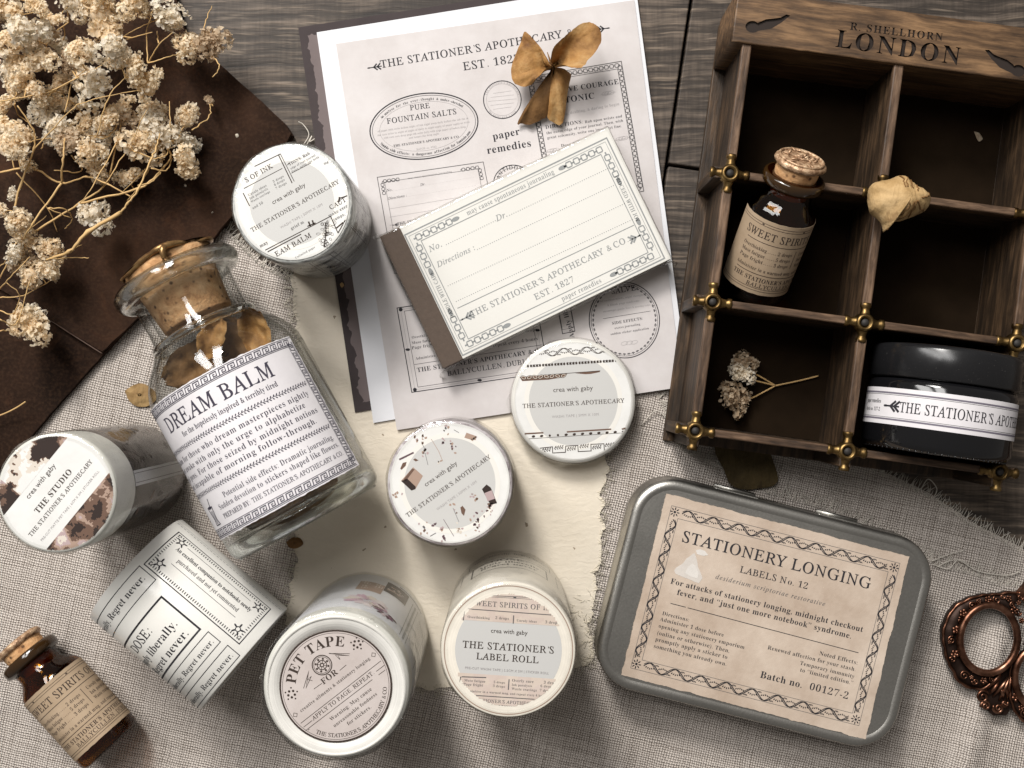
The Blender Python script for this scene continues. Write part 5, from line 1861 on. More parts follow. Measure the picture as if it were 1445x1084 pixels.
    ink.vine((ml + 2.5, mt), (mr - 2.5, mt), 3.4, 0, 8.4, 0.36); ink.vine((ml + 2.5, mbm), (mr - 2.5, mbm), 3.4, 0, 8.4, 0.36)
    ink.vine((ml, mt - 2.5), (ml, mbm + 2.5), 3.2, 0, 8.4, 0.36); ink.vine((mr, mt - 2.5), (mr, mbm + 2.5), 3.2, 0, 8.4, 0.36)
    for x in (ml, mr):
        for y in (mt, mbm):
            ink.disc(x, y, 0.45, 0, 8)
            for k in range(8):
                a = k * pi / 4
                ink.disc(x + 1.15 * cos(a), y + 1.15 * sin(a), 0.55, 0, 6, 0.22, a)
    ink.lay = 1
    tear = [(388, 336), (396, 362), (400, 388), (410, 410), (416, 428), (403, 447), (386, 441), (370, 433), (345, 424), (318, 412), (313, 400), (320, 390), (345, 374), (358, 356), (372, 347), (380, 340)]
    ink.poly([ink.L(p) for p in tear], 2)
    ink.poly([ink.L(p) for p in [(392, 326), (408, 323), (425, 329), (437, 344), (420, 347), (404, 343), (396, 340)]], 3)
    ink.lay = 2
    ink.poly([ink.L(p) for p in [(378, 375), (392, 384), (402, 412), (398, 430), (372, 422), (352, 410), (362, 390)]], 3)
    ink.into(lb, flat_map(0.25), 1, 0.03)
    lb.build("label", [AGED, INK, INK_SOFT, plain("torn_paper_core", (0.60, 0.555, 0.51), 0.9, var=0.1, scale=400, bs=0.3), plain("torn_paper_layer", (0.66, 0.625, 0.585), 0.9, var=0.1, scale=500, bs=0.3)], t, (0, 0, H - 0.28))
tin()

# ------------------------------------------------------------------ bottles
def cork_mat():
    m, nt, b = new_mat("cork", (0.36, 0.2, 0.1), 0.8, spec=0.2)
    v = objco(nt)
    f = noise(nt, v, 180, 5, 0.7); g = noise(nt, nd(nt, 'ShaderNodeMapping', {'Vector': v, 'Scale': (1, 1, 1)}).outputs[0], 520, 4, 0.7)
    c = ramp(nt, f, [(0.3, (0.30, 0.14, 0.06)), (0.46, (0.62, 0.345, 0.16)), (0.7, (0.78, 0.51, 0.28))])
    vo = nd(nt, 'ShaderNodeTexVoronoi', {'Vector': v, 'Scale': 330.0})
    c = mixc(nt, ramp(nt, vo.outputs['Distance'], [(0.12, 0.85), (0.25, 0.0)]), c, (0.075, 0.035, 0.018))
    setc(nt, b, c)
    bump(nt, b, M(nt, 'ADD', f, g), 0.6, 0.0008)
    return m
CORK = cork_mat()
def glass_shell(name, col, ior, mixv, rough=0.01):
    m = bpy.data.materials.new(name); m.use_nodes = True
    nt = m.node_tree; nt.nodes.remove(nt.nodes['Principled BSDF'])
    g = nd(nt, 'ShaderNodeBsdfGlass', {'Color': (*col, 1), 'Roughness': rough, 'IOR': ior})
    h = noise(nt, objco(nt), 45, 2)
    bn = nd(nt, 'ShaderNodeBump', {'Height': h, 'Strength': 0.10, 'Distance': 0.001})
    nt.links.new(bn.outputs[0], g.inputs['Normal'])
    tr = nd(nt, 'ShaderNodeBsdfTransparent', {'Color': (*col, 1)})
    mx = nd(nt, 'ShaderNodeMixShader', {0: mixv, 1: g.outputs[0], 2: tr.outputs[0]})
    nt.links.new(mx.outputs[0], nt.nodes['Material Output'].inputs['Surface'])
    return m
GLASS = clear_mat("clear_bottle_glass", (0.975, 0.98, 0.975), (0.34, 0.35, 0.33), 0.05, 0.035, 0.08, 40, 3.2)
GLASS_IN = clear_mat("clear_bottle_inner", (0.98, 0.985, 0.98), (0.50, 0.51, 0.49), 0.03, 0.02, 0.10, 50, 3.5)
LIPGLASS = glass_shell("solid_lip_glass", (0.96, 0.975, 0.965), 1.42, 0.35)
def thick_glass():
    m = bpy.data.materials.new("thick_base_glass"); m.use_nodes = True
    nt = m.node_tree; nt.nodes.remove(nt.nodes['Principled BSDF'])
    g = nd(nt, 'ShaderNodeBsdfGlass', {'Color': (0.93, 0.95, 0.93, 1), 'Roughness': 0.02, 'IOR': 1.3})
    tr = nd(nt, 'ShaderNodeBsdfTransparent', {'Color': (0.93, 0.94, 0.92, 1)})
    mx = nd(nt, 'ShaderNodeMixShader', {0: 0.45, 1: g.outputs[0], 2: tr.outputs[0]})
    nt.links.new(mx.outputs[0], nt.nodes['Material Output'].inputs['Surface'])
    return m
THICK = thick_glass()
BRASS, nt_, b_ = new_mat("aged_brass", (0.3, 0.19, 0.07), 0.42, 1.0)
oi_ = nd(nt_, 'ShaderNodeObjectInfo')
f_ = noise(nt_, nd(nt_, 'ShaderNodeVectorMath', {0: objco(nt_), 1: oi_.outputs['Location']}, operation='ADD').outputs[0], 190, 5, 0.68)
setc(nt_, b_, ramp(nt_, f_, [(0.34, (0.05, 0.028, 0.011)), (0.56, (0.23, 0.148, 0.058)), (0.78, (0.45, 0.31, 0.13))]))
nt_.links.new(M(nt_, 'MULTIPLY_ADD', f_, -0.2, 0.52), b_.inputs['Roughness'])
GOLDWAX, nt_, b_ = new_mat("gilded_sealing_wax", (0.30, 0.16, 0.06), 0.3, 0.75)
f_ = noise(nt_, objco(nt_), 220, 4, 0.6)
setc(nt_, b_, ramp(nt_, f_, [(0.35, (0.16, 0.075, 0.03)), (0.62, (0.42, 0.26, 0.11))]))

VIALSEAL, nt_, b_ = new_mat("gold_flecked_cork_seal", (0.45, 0.28, 0.15), 0.42, 0.35)
f_ = noise(nt_, objco(nt_), 520, 4, 0.7)
setc(nt_, b_, ramp(nt_, f_, [(0.35, (0.16, 0.08, 0.04)), (0.5, (0.46, 0.29, 0.17)), (0.66, (0.74, 0.55, 0.36))]))
bump(nt_, b_, f_, 0.6, 0.0008)

def petal_mat(name, stops, scale=90):
    m, nt, b = new_mat(name, (0.4, 0.25, 0.1), 0.65, spec=0.2)
    v = objco(nt)
    f = noise(nt, v, scale, 5, 0.65, 0.3); g = noise(nt, v, 900, 3)
    setc(nt, b, mixc(nt, M(nt, 'MULTIPLY', g, 0.35), ramp(nt, f, stops), (0.16, 0.08, 0.03)))
    bump(nt, b, M(nt, 'ADD', g, f), 0.4, 0.0006)
    # thin dry petals let some light through
    b.inputs['Subsurface Weight'].default_value = 0.0
    return m
GOLD_PETAL = petal_mat("dry_golden_petal", [(0.3, (0.13, 0.055, 0.016)), (0.5, (0.36, 0.19, 0.062)), (0.7, (0.56, 0.37, 0.17))])
BROWN_PETAL = petal_mat("dry_brown_petal", [(0.3, (0.07, 0.035, 0.013)), (0.55, (0.22, 0.115, 0.042)), (0.75, (0.36, 0.22, 0.10))])

def crumpled(mb, c, r, seed, mat=0, sq=(1, 0.7, 0.3), rot=0.0):
    """one dry curled petal"""
    N, K = 18, 12
    rr = random.Random(seed)
    a0, b0 = rr.uniform(-1, 1), rr.uniform(-1, 1)
    vs = []
    for j in range(K + 1):
        for i in range(N + 1):
            u, v = i / N * 2 - 1, j / K * 2 - 1
            w = sqrt(max(0.02, 1 - u * u * 0.95))
            x = u * r * sq[0]; y = v * w * r * sq[1]
            z = r * sq[2] * (a0 * u * u + b0 * v * v + 0.9 * nz(u * 2, v * 2, seed, 1.0) + 0.35 * nz(u * 6, v * 6, seed, 1.0) + 0.12 * abs(sin(u * 9 + v * 4)))
            e_ = 1 + 0.16 * nz(u * 4, v * 4, seed + 3, 1.0)
            x *= e_; y *= e_
            vs.append((c[0] + x * cos(rot) - y * sin(rot), c[1] + x * sin(rot) + y * cos(rot), c[2] + z))
    fs = [(j * (N + 1) + i, j * (N + 1) + i + 1, (j + 1) * (N + 1) + i + 1, (j + 1) * (N + 1) + i) for j in range(K) for i in range(N)]
    mb.add(vs, fs, mat, True)

def dream_bottle():
    R = 26.6
    base = Vector(P(436, 737, R + 1.5)); top = Vector(P(250, 395, R + 1.5))
    d = (top - base).normalized()
    rz = atan2(d.y, d.x) - pi / 2
    t = thing("corked_bottle", "clear glass apothecary bottle lying down with a large white label and a cork", "bottle", (base.x, base.y, R + 1.4), rz)
    AX = lambda p: Vector((p.x, p.z, -p.y))       # lathe axis z -> local y, local z up
    ax = lambda p: Vector((p.x, p.z, p.y))
    def lathe(prof, mat, name, parent=None, n=96):
        mb = MB(); mb.lathe(prof, n, 0, ax)
        mb.f = [tuple(reversed(f)) for f in mb.f]
        return mb.build(name, mat, parent or t)
    # one closed wall of glass: outside from the base up over the lip, then back down the inside to a thick foot
    outer = [(0.01, 2.0), (15, 1.6), (20, 0.6), (23.2, 0.1), (25.4, 0.8), (26.4, 2.6), (R, 5), (R, 54), (R - .25, 57), (R - 1.2, 60), (R - 3.2, 63.5), (R - 6.2, 66.8), (18.6, 69.4), (17.2, 71.2), (16.6, 73), (16.3, 77), (16.4, 84), (16.9, 86.2), (18.6, 86.7), (20.4, 87.6), (21.3, 89.2), (21.2, 91.2), (20.0, 92.7), (17.6, 93.1), (15.2, 92.6), (14.2, 91.0)]
    inner = [(14.0, 88), (13.7, 84), (13.6, 75), (14.2, 72.4), (16.4, 69.8), (20, 66.0), (R - 4.0, 61), (R - 2.6, 57), (R - 2.3, 54), (R - 2.3, 11), (R - 3.4, 8.0), (R - 6, 6.6), (12, 6.9), (0.01, 7.4)]
    lathe(outer, GLASS, "glass_body")
    lathe(inner, GLASS_IN, "inner_wall")
    # solid glass: rolled lip, shoulder bead and foot
    def ring_prof(rc, zc, a, b, n=14): return [(rc + a * cos(2 * pi * i / n), zc + b * sin(2 * pi * i / n)) for i in range(n, -1, -1)]
    lathe(ring_prof(18.6, 89.7, 2.5, 3.0), LIPGLASS, "lip")
    lathe(ring_prof(16.9, 70.9, 1.1, 1.5), LIPGLASS, "neck_bead")
    lathe([(0.01, 6.6), (R - 6, 5.6), (R - 2.5, 6.6), (R - 0.5, 5.4), (R - .15, 4.6), (R - .5, 2.6), (R - 1.5, 1.1), (23.2, 0.4), (20, 0.9), (15, 1.9), (0.01, 2.3)], THICK, "glass_foot")
    # knurled seam along the foot
    kb = MB()
    for i in range(120):
        a = 2 * pi * i / 120
        kb.sphere((24.3 * sin(a), 0.15, 24.3 * cos(a)), 0.33, 6, 4, 0)
    kb.build("foot_beading", GLASS, t)
    ck = MB()
    ck.lathe([(0.01, 75.0), (11.2, 75.0), (11.7, 75.6), (13.4, 91), (14.0, 93.4), (14.8, 96.0), (14.2, 97.4), (11, 98.0), (0.01, 98.1)], 64, 0, ax)
    ck.f = [tuple(reversed(f)) for f in ck.f]
    c = ck.build("cork", CORK, t)
    wx = MB()
    rr = random.Random(2)
    pts = []
    for i in range(40):
        a = 2 * pi * i / 40
        q = 15.0 + 1.2 * nz(cos(a) * 2, sin(a) * 2, 3) + 0.6 * sin(a * 5)
        pts.append((q * sin(a), 97.0 + 0.7 * sin(a * 3 + 1) , q * cos(a)))
    wx.tube(smooth_path(pts, 2, True), [0.8 + 0.3 * sin(i * .35) for i in range(80)], 8, 0, True)
    wx.lathe([(15.6, 97.2), (12, 98.3), (6, 98.5), (0.01, 98.5)], 40, 0, ax)
    dr = smooth_path([(6, 98, 13), (4.5, 97, 16.2), (3.6, 95.0, 16.6), (3.4, 93.8, 15.9)], 5)
    wx.tube(dr, [1.2 - 0.03 * i for i in range(len(dr))], 8, 0)
    wx.sphere((3.4, 93.6, 15.7), 1.1, 8, 6, 0)
    wx.build("wax_seal", GOLDWAX, c)
    # the label
    w, h = 68.0, 46.5
    half = w / 2
    phi0 = radians(-5)
    y0 = 31.8
    mp = lambda x, y, dd: ((R + 0.25 + dd) * sin(phi0 + x / R), y + y0, (R + 0.25 + dd) * cos(phi0 + x / R))
    lb = MB()
    grid_label(lb, w, h, mp, 80, 40, 0, 0.35, 3.0, 0.15)
    ink = Ink()
    # key pattern border
    hb, vb = h / 2 - 1.9, half - 1.9
    for y in (hb, -hb):
        ink.key((-vb - .5, y), (vb + .5, y), 2.0, 1, 0.32)
        ink.line([(-vb - 1.6, y + 1.4), (vb + 1.6, y + 1.4)], 0.2, 0); ink.line([(-vb - .9, y - 1.35), (vb + .9, y - 1.35)], 0.2, 0)
    for x in (vb, -vb):
        ink.key((x, -hb), (x, hb), 2.0, 1, 0.32)
        ink.line([(x + 1.35, -hb), (x + 1.35, hb)], 0.2, 0); ink.line([(x - 1.35, -hb), (x - 1.35, hb)], 0.2, 0)
    Y = lambda tt: h / 2 - tt
    ink.text("DREAM BALM", 0.5, Y(10.0), 6.9, 'R', 'C', 0, 0.03, 0, w=42)
    ink.text("for the hopelessly inspired & terribly tired", 2.5, Y(13.3), 2.5, 'B', 'C', 0, 0.03, 0, w=35)
    ink.leafline((-30, Y(15.9)), (30, Y(15.9)), 1.5, 0)
    for i, (s, a, b) in enumerate((("balm for those who dream masterpieces nightly", -29, 28.5), ("yet awake with only the urge to alphabetize", -29, 25), ("gel pens. For those seized by midnight notions", -29, 28.5), ("yet incapable of morning follow-through.", -29, 26))):
        ink.text(s, (a + b) / 2, Y(19.9 + i * 2.95), 2.75, 'S', 'C', 0, 0.06, 0, w=b - a)
    ink.leafline((-31, Y(31.2)), (30, Y(31.2)), 1.5, 0)
    for s, a, b, y in (("Potential side effects: Dramatic journaling.", -12, 29, 35.6), ("Sudden devotion to stickers shaped like flowers.", -16.5, 29.5, 38.3)):
        ink.text(s, (a + b) / 2, Y(y), 2.6, 'S', 'C', 0, 0.05, 0, w=b - a)
    ink.text("PREPARED BY:", -16.5, Y(41.3), 2.3, 'B', 'L', 0, 0.02, 0, w=12)
    ink.text("THE STATIONER'S APOTHECARY & CO.", 29.5, Y(41.3), 2.1, 'R', 'R', 0, 0.02, 0, w=33)
    # pestle and mortar cup emblem
    ex, ey = -22.0, Y(38.6)
    ink.line([(ex - 1.7, ey + 2.6), (ex - 0.9, ey - 1.5), (ex - 1.6, ey - 3.4), (ex + 1.6, ey - 3.4), (ex + .9, ey - 1.5), (ex + 1.7, ey + 2.6)], 0.4, 0, closed=True)
    ink.line([(ex + .6, ey + 2.8), (ex + 1.6, ey + 5.4)], 0.4, 0)
    ink.disc(ex, ey + 2.5, 1.5, 0, 10, .5)
    for i in range(4): ink.line([(ex - .8 + i * .5, ey + 1.4), (ex - .5 + i * .35, ey - 3)], 0.16, 0)
    ink.into(lb, mp, 1, 0.05)
    lb.build("label", [W_LABEL, ink_mat("indigo_black_ink", (0.05, 0.045, 0.065)), ink_mat("border_violet_grey_ink", (0.075, 0.07, 0.09))], t)
    # dried petals kept inside
    mat4 = Matrix.Rotation(rz, 4, 'Z')
    for i, (px, py, zz, r, s, rot, m, lab) in enumerate((
            (272, 515, 26, 11, 3, 0.5, BROWN_PETAL, "large brown dry petal inside the clear bottle, left above the label"),
            (335, 488, 22, 11, 5, 2.2, BROWN_PETAL, "brown curled dry petal inside the clear bottle under its shoulder"),
            (300, 478, 34, 7, 8, 1.2, GOLD_PETAL, "small golden dry petal standing up inside the clear bottle near the neck"),
            (288, 500, 18, 9, 21, 0.9, BROWN_PETAL, "dark brown folded dry petal lowest in the clear bottle under its shoulder"),
            (362, 470, 30, 8, 23, 1.9, GOLD_PETAL, "golden dry petal inside the clear bottle, right end above the label"),
            (400, 705, 18, 15, 11, 0.4, BROWN_PETAL, "flat brown dry petal inside the clear bottle behind the lower label edge"),
            (452, 690, 26, 7, 14, 0.9, GOLD_PETAL, "small golden curled petal inside the clear bottle just above its foot"))):
        x, y = P(px, py, zz)
        mb = MB(); crumpled(mb, (0, 0, 0), r, s, 0, (1, 0.62, 0.3), 0)
        o = mb.build("dry_petal", m, None, (x, y, zz), rot)
        tag(o, lab, "petal", "dry petals inside the clear bottle")
dream_bottle()

def amber_mats():
    m, nt, b = new_mat("amber_glass", (0.03, 0.012, 0.004), 0.06, spec=0.6)
    lw = nd(nt, 'ShaderNodeLayerWeight', {'Blend': 0.35})
    nt.nodes.remove(b)
    tr = nd(nt, 'ShaderNodeBsdfTransparent', {'Color': mixc(nt, lw.outputs['Facing'], (0.76, 0.48, 0.15), (0.20, 0.08, 0.02))})
    gl = nd(nt, 'ShaderNodeBsdfGlossy', {'Color': (1, 1, 1, 1), 'Roughness': 0.05})
    rf = M(nt, 'MULTIPLY_ADD', M(nt, 'POWER', lw.outputs['Facing'], 3.0), 0.45, 0.045)
    mx = nd(nt, 'ShaderNodeMixShader', {0: rf, 1: tr.outputs[0], 2: gl.outputs[0]})
    nt.links.new(mx.outputs[0], nt.nodes['Material Output'].inputs['Surface'])
    return m
AMBER = amber_mats()
AMBER_DARK, _, _ = new_mat("amber_glass_filled", (0.030, 0.014, 0.004), 0.12, spec=0.7)

def amber_bottle(label_text, phi0, embossed):
    """built along +y from the base; returns its part meshes in mm (axis = local y)"""
    R = 11.2
    ax = lambda p: Vector((p.x, p.z, p.y))
    parts = []
    def L(prof, n=64):
        mb = MB(); mb.lathe(prof, n, 0, ax); mb.f = [tuple(reversed(f)) for f in mb.f]; return mb
    g = L([(0.01, 0.8), (7, 0.6), (9.4, 0.0), (10.7, 0.5), (R, 1.8), (R, 29.5), (R - .4, 31.2), (R - 1.8, 33.0), (8.4, 34.4), (7.7, 35.6), (7.6, 38.0), (8.0, 38.8), (9.2, 39.2), (9.9, 39.9), (9.9, 42.0), (9.3, 42.7), (7.2, 42.7), (6.6, 42.2)])
    inn = L([(6.6, 42.2), (6.3, 36), (8.6, 33), (R - 1.1, 30.5), (R - 1.1, 3.0), (8, 2.2), (0.01, 2.2)])
    ck = L([(0.01, 36), (6.0, 36), (6.9, 44.0), (7.0, 46.2)], 40)
    wx = MB()
    n = 48
    pr = [(7.0, 45.8), (7.9, 46.2), (8.3, 47.0), (8.0, 47.9), (7.0, 48.3), (3.5, 48.5), (0.01, 48.5)]
    wx.lathe(pr, n, 0, ax, True, lambda a: 1 + 0.05 * nz(cos(a) * 2, sin(a) * 2, 4.0) + 0.02 * sin(a * 6))
    wx.f = [tuple(reversed(f)) for f in wx.f]
    rr = random.Random(5)
    if embossed:
        for i in range(26):
            a = rr.uniform(0, 2 * pi); q = rr.uniform(0.5, 6.4)
            p = Vector((q * cos(a), 48.55, q * sin(a))); dd = Vector((rr.gauss(0, 1), 0, rr.gauss(0, 1))).normalized()
            wx.tube([p - dd * 1.1, p + Vector((0, .25, 0)), p + dd * 1.2], 0.34, 5, 0)
        wx.tube([(7.0 * cos(2 * pi * i / 32), 48.4, 7.0 * sin(2 * pi * i / 32)) for i in range(32)], 0.5, 6, 0, True)
    lb = MB()
    w, h = 50.0, 25.5
    y0 = 17.2
    mp = lambda x, y, dd: ((R + 0.15 + dd) * sin(phi0 + x / R), y + y0, (R + 0.15 + dd) * cos(phi0 + x / R))
    grid_label(lb, w, h, mp, 64, 16, 0, 0.12, 2.0, 0.1)
    ink = Ink()
    Yt = h / 2
    for y in (Yt - 1.3, Yt - 2.1, -Yt + 1.3, -Yt + 2.1):
        ink.line([(-w / 2 + 1, y), (w / 2 - 1, y)], 0.16, 0)
    ink.disc(0, Yt - 1.7, 0.45, 0, 6, .25); ink.disc(-14, Yt - 1.7, 0.45, 0, 6, .25)
    ink.text("SWEET SPIRITS OF INK", -1.0, Yt - 6.2, 3.6, 'R', 'C', 0, 0.03, 0, w=36)
    ink.line([(-18, Yt - 7.6), (19, Yt - 7.6)], 0.22, 0)
    for i, (a, b, c, d) in enumerate((("Overthinking", "2 drops", "Unruly ideas", "3 drops"), ("Muse fatigue", "5 drops", "Ink paralysis", "6 drops"), ("Page fright", "3 drops", "Waste cravings", "7 drops"))):
        y = Yt - 10.4 - i * 2.1
        ink.text(a, -14.2, y, 1.8, 'S', 'C', 0, 0.03, 0, w=8.6); ink.dots((-9.4, y + .15), (-7.0, y + .15), .55, .11, 0)
        ink.text(b, -1.2, y, 1.8, 'S', 'R', 0, 0.03, 0, w=5.2)
        ink.text(c, 1.6, y, 1.8, 'S', 'L', 0, 0.03, 0, w=9); ink.text(d, 18, y, 1.8, 'S', 'R', 0, 0.03, 0, w=5.2)
    ink.line([(0, Yt - 8.6), (0, Yt - 15)], 0.2, 0)
    ink.text("Administer in a warmed mug, and repeat every 4 hours", 0, Yt - 17.4, 1.8, 'S', 'C', 0, 0.04, 0, w=37)
    ink.line([(-18, Yt - 18.5), (19, Yt - 18.5)], 0.22, 0)
    ink.text("THE STATIONER'S APOTHECARY & CO.", 0, Yt - 21.0, 2.2, 'B', 'C', 0, 0.04, 0, w=37)
    ink.text("BALLYCULLEN, DUBLIN", 0, Yt - 23.0, 2.0, 'R', 'C', 0, 0.04, 0, w=25)
    ink.into(lb, mp, 1, 0.04)
    lp = L([(6.6, 42.35), (9.35, 42.75), (9.95, 42.05), (9.95, 39.9), (9.25, 39.15), (8.05, 38.75)])
    return [("glass_body", g, AMBER), ("lip", lp, AMBER_DARK), ("inner_wall", inn, AMBER), ("cork", ck, CORK), ("wax_seal", wx, VIALSEAL), ("label", lb, [KRAFT, INK_BROWN])]

def place_amber():
    R = 11.2
    # lying on the cloth, lower left
    base = Vector(P(158, 1053, R + 1.3)); top = Vector(P(27, 909, R + 1.3))
    d = (top - base).normalized()
    t = thing("corked_vial", "small amber glass vial lying on the linen cloth in the bottom left corner", "vial", (base.x, base.y, R + 1.3), atan2(d.y, d.x) - pi / 2, "amber vials with kraft labels")
    ck = None
    for name, mb, m in amber_bottle("", radians(50), False):
        o = mb.build(name, m, ck if name == "wax_seal" else t)
        if name == "cork": ck = o
    # leaning in the box, its neck over the rail
    t2 = thing("corked_vial", "small amber glass vial leaning in the box with its sealed cork over the rail", "vial", (0, 0, 0), 0, "amber vials with kraft labels")
    zb = 15.0
    b2 = Vector(P(1060, 409, zb)); zt = 43.0
    a2 = Vector(P(1132, 223, zt))
    v = Vector((a2.x - b2.x, a2.y - b2.y, 0)); v.z = sqrt(max(1.0, 48.5 ** 2 - v.length_squared)) if v.length < 48 else 20
    v.normalize()
    yv = v
    xv = Vector((yv.y, -yv.x, 0)).normalized()
    zv = xv.cross(yv)
    Mx = Matrix((xv, yv, zv)).transposed().to_4x4()
    t2.rotation_euler = Mx.to_euler()
    t2.location = (b2.x * MM, b2.y * MM, zb * MM)
    for name, mb, m in amber_bottle("", radians(40), True):
        o = mb.build(name, m, ck if name == "wax_seal" else t2)
        if name == "cork": ck = o
    print("amber tilt deg", math.degrees(math.asin(v.z)))
place_amber()

# ------------------------------------------------------------------ wooden box
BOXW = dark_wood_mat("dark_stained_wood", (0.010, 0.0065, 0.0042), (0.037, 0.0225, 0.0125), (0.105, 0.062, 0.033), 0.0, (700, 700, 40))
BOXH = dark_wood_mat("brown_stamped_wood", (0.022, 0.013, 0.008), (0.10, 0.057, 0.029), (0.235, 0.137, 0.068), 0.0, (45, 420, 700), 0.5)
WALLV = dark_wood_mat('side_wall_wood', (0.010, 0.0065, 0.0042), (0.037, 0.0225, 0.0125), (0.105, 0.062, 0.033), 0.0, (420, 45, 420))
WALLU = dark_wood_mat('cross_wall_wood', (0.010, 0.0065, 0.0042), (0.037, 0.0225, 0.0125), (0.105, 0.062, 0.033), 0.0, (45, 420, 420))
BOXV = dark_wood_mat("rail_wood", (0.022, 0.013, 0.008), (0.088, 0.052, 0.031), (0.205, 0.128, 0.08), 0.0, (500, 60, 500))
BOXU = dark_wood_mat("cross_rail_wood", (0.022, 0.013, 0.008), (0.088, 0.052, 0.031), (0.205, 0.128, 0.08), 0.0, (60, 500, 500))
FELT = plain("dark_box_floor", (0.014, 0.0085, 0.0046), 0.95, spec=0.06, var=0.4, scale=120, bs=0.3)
BURNT = plain("burnt_stamp", (0.018, 0.011, 0.008), 0.8, var=0.2, bs=0)
STEEL, _, _ = new_mat("dark_screw_steel", (0.03, 0.027, 0.025), 0.65, 0.3)

def wooden_box():
    z_r = 33.0
    o = P(981, 608, z_r)
    th = radians(-7.7)
    PU, PV = 49.4, 41.8
    t = thing("wooden_tray", "dark wooden compartment tray with brass corner joints and a stamped header board", "wooden tray", (o[0], o[1], 0.9), th)
    H = z_r - 0.9
    u1 = 2 * PU; v1 = 2 * PV
    vtop = 3 * PV                    # front edge of the header board
    # floor plate that shows as a ledge round the walls
    mb = MB()
    mb.box(-5.4, -5.4, 0, u1 + 5.4, vtop + 16, 2.4, 0, 0.4)
    mb.build("base_board", WALLV, t)
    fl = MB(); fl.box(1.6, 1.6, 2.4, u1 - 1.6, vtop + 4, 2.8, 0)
    fl.build("floor_lining", FELT, t)
    wt = 1.2
    def wall(x0, y0, x1, y1, z1, mat, name="wall_panel"):
        m = MB(); m.box(x0, y0, 2.4, x1, y1, z1, 0, 0.15); return m.build(name, mat, t)
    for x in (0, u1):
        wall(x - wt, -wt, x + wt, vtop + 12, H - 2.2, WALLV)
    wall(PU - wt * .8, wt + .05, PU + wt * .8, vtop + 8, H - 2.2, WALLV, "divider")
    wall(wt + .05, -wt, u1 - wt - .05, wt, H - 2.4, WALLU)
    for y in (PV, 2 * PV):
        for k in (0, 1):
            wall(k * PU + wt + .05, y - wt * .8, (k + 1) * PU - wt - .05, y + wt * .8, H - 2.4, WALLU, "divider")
    # rounded rails on top, split at the joints
    def rail(p, q, mat):
        m = MB()
        wd = 1.55 if p[0] == q[0] else 1.25
        # slightly worn flat slat
        if p[0] == q[0]: m.box(p[0] - wd, p[1], H - 2.6, p[0] + wd, q[1], H - 0.15, 0, 0.45)
        else: m.box(p[0], p[1] - wd, H - 2.6, q[0], p[1] + wd, H - 0.15, 0, 0.45)
        m.build("rail", mat, t)
    e = 5.2
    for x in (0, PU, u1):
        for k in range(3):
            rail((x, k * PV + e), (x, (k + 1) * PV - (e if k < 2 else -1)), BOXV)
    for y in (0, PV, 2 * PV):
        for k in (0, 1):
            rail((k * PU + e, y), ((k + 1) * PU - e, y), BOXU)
    # outer posts and caps at the joints
    for y in (0, PV, 2 * PV):
        for x, s in ((0, -1), (u1, 1)):
            m = MB(); x0, x1 = (x - 5.2, x - wt) if s < 0 else (x + wt, x + 5.2)
            m.box(x0, y - 1.9, 2.4, x1, y + 1.9, H - .6, 0, 0.3); m.build("post", BOXW, t)
    for x in (0, PU, u1):
        m = MB(); m.box(x - 1.9, -5.2, 2.4, x + 1.9, -wt, H - .6, 0, 0.3); m.build("post", BOXW, t)
    # brass four-armed joints with a screw
    proto = None
    for x in (0, PU, u1):
        for y in (0, PV, 2 * PV):
            if proto is None:
                m = MB()
                z0 = H - 1.4
                for k in range(4):
                    a = k * pi / 2
                    q = []
                    rd = []
                    for i in range(9):
                        f = 0.3 + 0.7 * i / 8
                        q.append((cos(a) * f * 6.2, sin(a) * f * 6.2, z0 + 0.5 * (1 - f)))
                        rd.append(1.9 - 0.55 * sin(min(1, (f - .3) * 2.2) * pi / 2) + (0.42 if f > 0.8 else 0))
                    m.tube(q, rd, 14, 0)
                m.lathe([(0.01, z0 + 1.3), (1.5, z0 + 1.4), (1.75, z0 + 2.5), (2.3, z0 + 2.65), (2.9, z0 + 2.0), (3.2, z0 - 1)], 28, 0)
                m.f = [tuple(reversed(q_)) if i_ >= len(m.f) - 28 * 5 else q_ for i_, q_ in enumerate(m.f)]
                m.f = m.f
                j = m.build("brass_joint", BRASS, t)
                sm = MB(); sm.sphere((0, 0, z0 + 1.6), 1.3, 16, 10, 0, (1, 1, 0.7))
                s = sm.build("screw", STEEL, j)
                proto = (j, s)
            else:
                j = proto[0].copy(); COL.objects.link(j); j.parent = t
                s = proto[1].copy(); COL.objects.link(s); s.parent = j
            j.location = (x * MM, y * MM, 0)
            j.rotation_euler = (0, 0, 0.07 * nz(x, y, 5, 0.37))
            j.scale = (1 + 0.05 * nz(x, y, 2, .31), 1 + 0.05 * nz(x, y, 3, .29), 1)
    # header board with the stamped words cut into it
    hx0, hx1 = -5.4, u1 + 5.4
    hy0, hy1 = vtop, vtop + 17.0
    hz = H + 1.0
    hb = MB()
    N = 40
    # gently worn front edge
    ol = [(hx0 + (hx1 - hx0) * i / N, hy0 + 0.25 * nz(i * .7, 0, 5)) for i in range(N + 1)] + [(hx1, hy1), (hx0, hy1)]
    def fn(ins):
        out = []
        for (x, y) in ol:
            out.append((x + (ins if x <= hx0 + 1e-6 else -ins if x >= hx1 - 1e-6 else 0), y + (ins if y < hy0 + 3 else -ins)))
        return out
    hb.prism(fn, 2.41, hz, 0.5, 0)
    board = hb.build("header_board", [BOXH, BURNT], t)
    # cutter: letters and scrolls as solid prisms
    k = 0.25 * (1 - hz / CAM_H)
